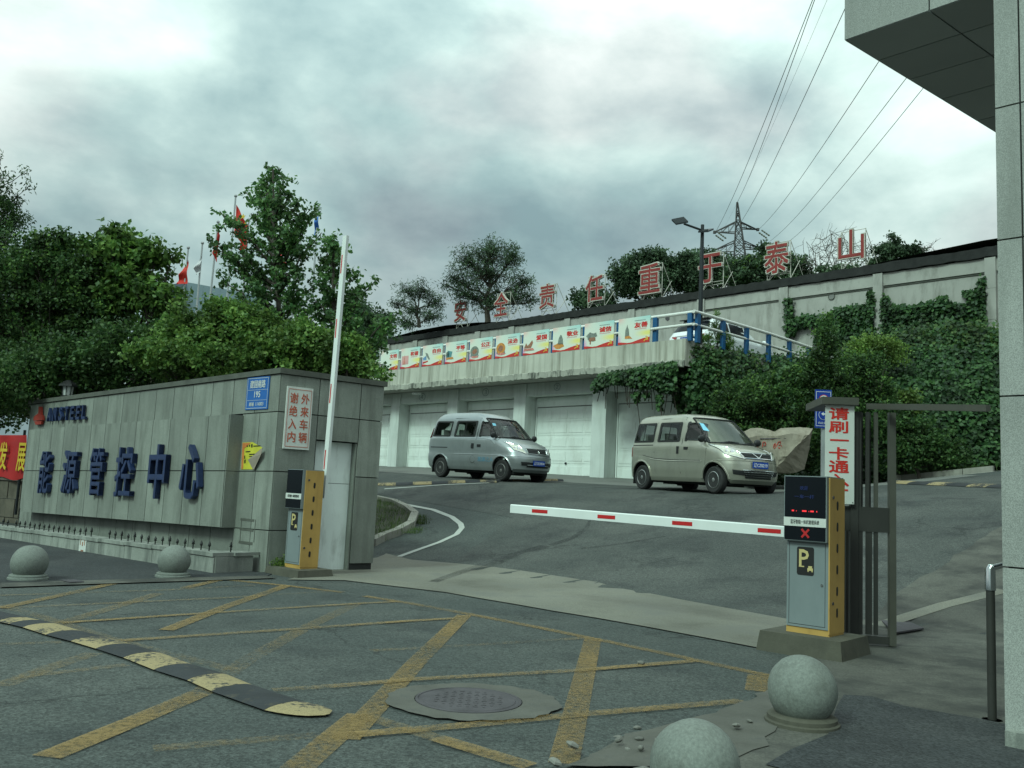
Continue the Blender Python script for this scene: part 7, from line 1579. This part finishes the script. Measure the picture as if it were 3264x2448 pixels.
# ivy bank: a draped surface from the terrace corner to the gatehouse
def bank_pts(bottom, top, nu, nv, bulge):
    Bt = np.array(bottom); Tp = np.array(top); sb = np.linspace(0, 1, len(Bt)); st = np.linspace(0, 1, len(Tp)); rows = []
    for j in range(nv+1):
        v = j/nv; row = []
        for i in range(nu+1):
            u = i/nu; b = np.array([np.interp(u, sb, Bt[:, k]) for k in range(3)]); t_ = np.array([np.interp(u, st, Tp[:, k]) for k in range(3)])
            p = b+(t_-b)*v; k = bulge*math.sin(math.pi*min(1, v*1.0))+.35*math.sin(u*23+v*5)*math.sin(v*11+u*9)*.5
            row.append(p+np.array([-.25, -.9, .1])*k)
        rows.append(row)
    return rows
def ivy_bank(label, bottom, top, n, L, seed, bulge, m2_frac=.2, m='leaf_ivy'):
    rng = np.random.default_rng(seed); R = bank_pts(bottom, top, 40, 20, bulge); A = np.array(R); c = A.reshape(-1, 3).mean(0); c[2] = A[..., 2].min()
    t = thing('ivy_bank', label, 'ivy', c); build('soil_core', MB().grid([[p+np.array([.1, .45, -.12]) for p in r_] for r_ in R]), 'hillgreen', t)
    def pick(n_, vlo, vhi):
        u = rng.uniform(0, 39.99, n_); v = rng.uniform(vlo*19.99, vhi*19.99, n_); i, j = u.astype(int), v.astype(int); fu, fv = (u-i)[:, None], (v-j)[:, None]
        return (A[j, i]*(1-fu)+A[j, i+1]*fu)*(1-fv)+(A[j+1, i]*(1-fu)+A[j+1, i+1]*fu)*fv
    cc = pick(n//14, 0, 1)+rng.normal(size=(n//14, 3))*.1; P = np.concatenate([pick(n//3, 0, 1)+rng.normal(size=(n//3, 3))*np.array([.08, .1, .08]), clusters(rng, cc, 9, (.16, .14, .14))])
    link('foliage', leaf_mesh('foliage', P, L, L*.9, rng, (-.35, -1.1, .6), 1.0, m, c, .6), t)
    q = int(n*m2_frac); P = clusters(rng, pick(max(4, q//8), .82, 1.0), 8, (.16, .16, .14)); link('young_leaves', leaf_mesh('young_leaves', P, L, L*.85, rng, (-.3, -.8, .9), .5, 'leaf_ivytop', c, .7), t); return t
G2 = lambda x, y, Y: dep(x, y, Y)
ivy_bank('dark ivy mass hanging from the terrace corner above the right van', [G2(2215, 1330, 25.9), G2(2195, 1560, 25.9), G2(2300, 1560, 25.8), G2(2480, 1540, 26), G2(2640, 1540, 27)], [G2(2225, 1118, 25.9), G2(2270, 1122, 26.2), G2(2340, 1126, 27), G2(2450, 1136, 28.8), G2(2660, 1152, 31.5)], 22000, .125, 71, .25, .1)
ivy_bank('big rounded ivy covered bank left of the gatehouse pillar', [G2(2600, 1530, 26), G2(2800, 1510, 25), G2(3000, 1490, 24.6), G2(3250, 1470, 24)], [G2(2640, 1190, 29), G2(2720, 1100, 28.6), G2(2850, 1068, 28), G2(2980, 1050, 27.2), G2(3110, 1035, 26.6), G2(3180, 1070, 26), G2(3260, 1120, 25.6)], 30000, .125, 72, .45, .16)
tops = [G2(2195, 1110, 26), G2(2330, 1115, 27.2), G2(2450, 1132, 29.2), G2(2660, 1150, 31.9), G2(2720, 1130, 29.2), G2(2850, 1100, 28.6), G2(2980, 1080, 27.8), G2(3110, 1065, 27.2), G2(3260, 1150, 26)]
backs = [UW.w(UW.uv(*proj(p))[0] if False else float((p-UW.p0)@UW.u), RZ-.4, .1) for p in tops]
struct('planted_slope', MB().grid([tops, backs]), 'hillgreen')
VP_ = Plane(GP.w(0, 0, 1.0), DG)
ivy_wall('ivy curtain trailing from the terrace lip over the last garage doors', VP_, [[z3(x, y) for x, y in L_] for L_ in ([(1690, 770), (1720, 735), (1800, 712), (1900, 700), (2212, 650), (2212, 820), (2150, 830), (2100, 815), (2060, 795), (2000, 812), (1900, 785), (1800, 775), (1740, 800), (1670, 830), (1660, 800)], [(2105, 860), (2122, 860), (2118, 955), (2108, 955)], [(2140, 660), (2212, 640), (2212, 720), (2150, 700)], [(1940, 850), (1975, 850), (1965, 895), (1950, 890)], [(2010, 850), (2040, 850), (2030, 880)])], .42, -.05, 73, .13, depth=.18)
VP2 = Plane(GP.w(0, 0, .12), DG)
ivy_wall('ivy sheet covering the garage end wall beside the right van', VP2, [[z4(x, y) for x, y in ((235, 800), (330, 780), (420, 850), (440, 1070), (300, 1062), (268, 1010), (262, 950), (220, 940))]], .5, .05, 74, .14, depth=.2)
# shrubs in front of the bank
def px_shrub(label, blobs, ncl, k, L, m, seed, Y, base_px, m2=None, W=None, droop=.2, sig=.13): 
    return tree(label, 'shrub', 'shrub', gbase(base_px, Y), [B_(*b, Y) for b in blobs], ncl, k, (sig, sig, sig*.8), L, W or L*.6, m, .05, seed, droop, m2=m2, twigs=.25)
px_shrub('bushy green shrub in front of the ivy behind the engraved rock', [(2400, 1260, 110, 90), (2310, 1330, 90, 80), (2480, 1340, 100, 90), (2400, 1420, 150, 80), (2540, 1430, 90, 70)], 330, 44, .12, 'leaf_dark', 81, 24.6, 2420, 'leaf_mid')
px_shrub('tall lighter shrub rising past the railing end above the traffic sign', [(2640, 1070, 40, 60), (2620, 1150, 70, 60), (2660, 1230, 110, 80), (2590, 1260, 90, 90), (2740, 1170, 70, 60), (2700, 1330, 110, 90), (2780, 1250, 70, 80), (2560, 1200, 50, 60)], 420, 42, .11, 'leaf_dark', 82, 24.2, 2660, 'leaf_mid')
px_shrub('pale leaved shrub with whitish tips on top of the ivy bank', [(2760, 1100, 45, 35), (2810, 1110, 50, 35), (2850, 1130, 40, 40), (2740, 1140, 50, 40)], 120, 40, .1, 'leaf_light', 83, 25.8, 2790, None)
px_shrub('low dark shrub beneath the steel gate rail in the background', [(2930, 1400, 90, 70), (2870, 1440, 80, 50), (3000, 1450, 90, 50), (2830, 1340, 60, 60)], 200, 40, .12, 'leaf_dark', 84, 23.6, 2930, 'leaf_ivy')
px_shrub('yellow green ivy sprouts standing in front of the big bank', [(2890, 1270, 30, 22), (2905, 1300, 25, 20), (2870, 1300, 20, 16)], 30, 30, .13, 'leaf_light', 85, 24.4, 2890)
t = tree('small juniper growing through the railing in front of the white SUV', 'shrub', 'shrub', (dep(2275, 1090, 27)[0], 27.0, TT-.6), [B_(2285, 1015, 7, 24, 26.5), B_(2278, 1050, 16, 22, 26.5), B_(2250, 1080, 26, 14, 26.5), B_(2300, 1078, 26, 14, 26.5), B_(2320, 1098, 22, 10, 26.5)], 80, 34, (.06, .06, .07), .10, .018, 'leaf_mid', .04, 86, -.8, twigs=.4, m2='leaf_light')
# weeds, grass
def grass(name, pts, n, h, seed, label=None, kind='stuff', cat=None, m='grass', w=.012):
    rng = np.random.default_rng(seed); P = np.array(pts)[rng.integers(0, len(pts), n)]+rng.normal(size=(n, 3))*np.array([.1, .1, 0]); c = P.mean(0); c[2] = P[:, 2].min()
    V = []; F = []; D = rng.normal(size=(n, 3))*np.array([.35, .35, 0])+UP; hh = rng.uniform(.4, 1.2, n)*h
    for i in range(n):
        s_ = np.array([-D[i][1], D[i][0], 0]); s_ = s_/(np.linalg.norm(s_)+1e-6)*w*.5; k = len(V); V += [P[i]-s_, P[i]+s_, P[i]+D[i]*hh[i]]; F.append((k, k+1, k+2))
    mb = MB(); mb.add(V, F); o = build(name, mb, m, None, loc=c); return tag(o, label, cat, None, kind)
def gridpts(poly, n, seed, dz=0): 
    rng = np.random.default_rng(seed); q = poly_sample(rng, [(p[0], p[1]) for p in poly], n); return [(x, y, float(gz(x, y))+dz) for x, y in q]
grass('grass', gridpts(ins, 500, 3, .09), 4500, .12, 90)
wc = dep(925, 1810, 12.6)
t = tree('weedy green clump growing at the foot of the left barrier', 'plant', 'weed_clump', (wc[0], wc[1], 0), [B_(900, 1810, 40, 22, 12.6), B_(935, 1800, 30, 28, 12.6), B_(880, 1825, 28, 12, 12.6), B_(925, 1825, 40, 12, 12.6)], 80, 26, (.05, .05, .05), .06, .022, 'leaf_light', .012, 91, -.6, twigs=.5)
kb = [np.array(p)-0*UP for p in KP]; gp2 = []
for a, b in zip(KP[:-1], KP[1:]):
    for s_ in np.linspace(0, 1, 40):
        for o in (.3, .5, .8, 1.1, 1.5): q = a+(b-a)*s_+np.array([.1, o, 0]); gp2.append((q[0], q[1], float(gz(q[0], q[1]))+.05))
grass('grass', gp2, 6000, .2, 92)
gp3 = [D_(x, y) for x, y in ((1335, 1668), (1340, 1650), (1330, 1690), (1315, 1700), (1345, 1672), (1350, 1660))]
grass('grass', gp3, 700, .09, 93)
rw = dep(1075, 1780, 13.6); tree('small brown dried weed beside the side door step', 'plant', 'dry_weed', (rw[0], rw[1], .05), [B_(1075, 1775, 18, 8, 13.6), B_(1085, 1765, 9, 12, 13.6)], 20, 14, (.03, .03, .03), .04, .012, 'leaf_dark', .008, 94, -.5)
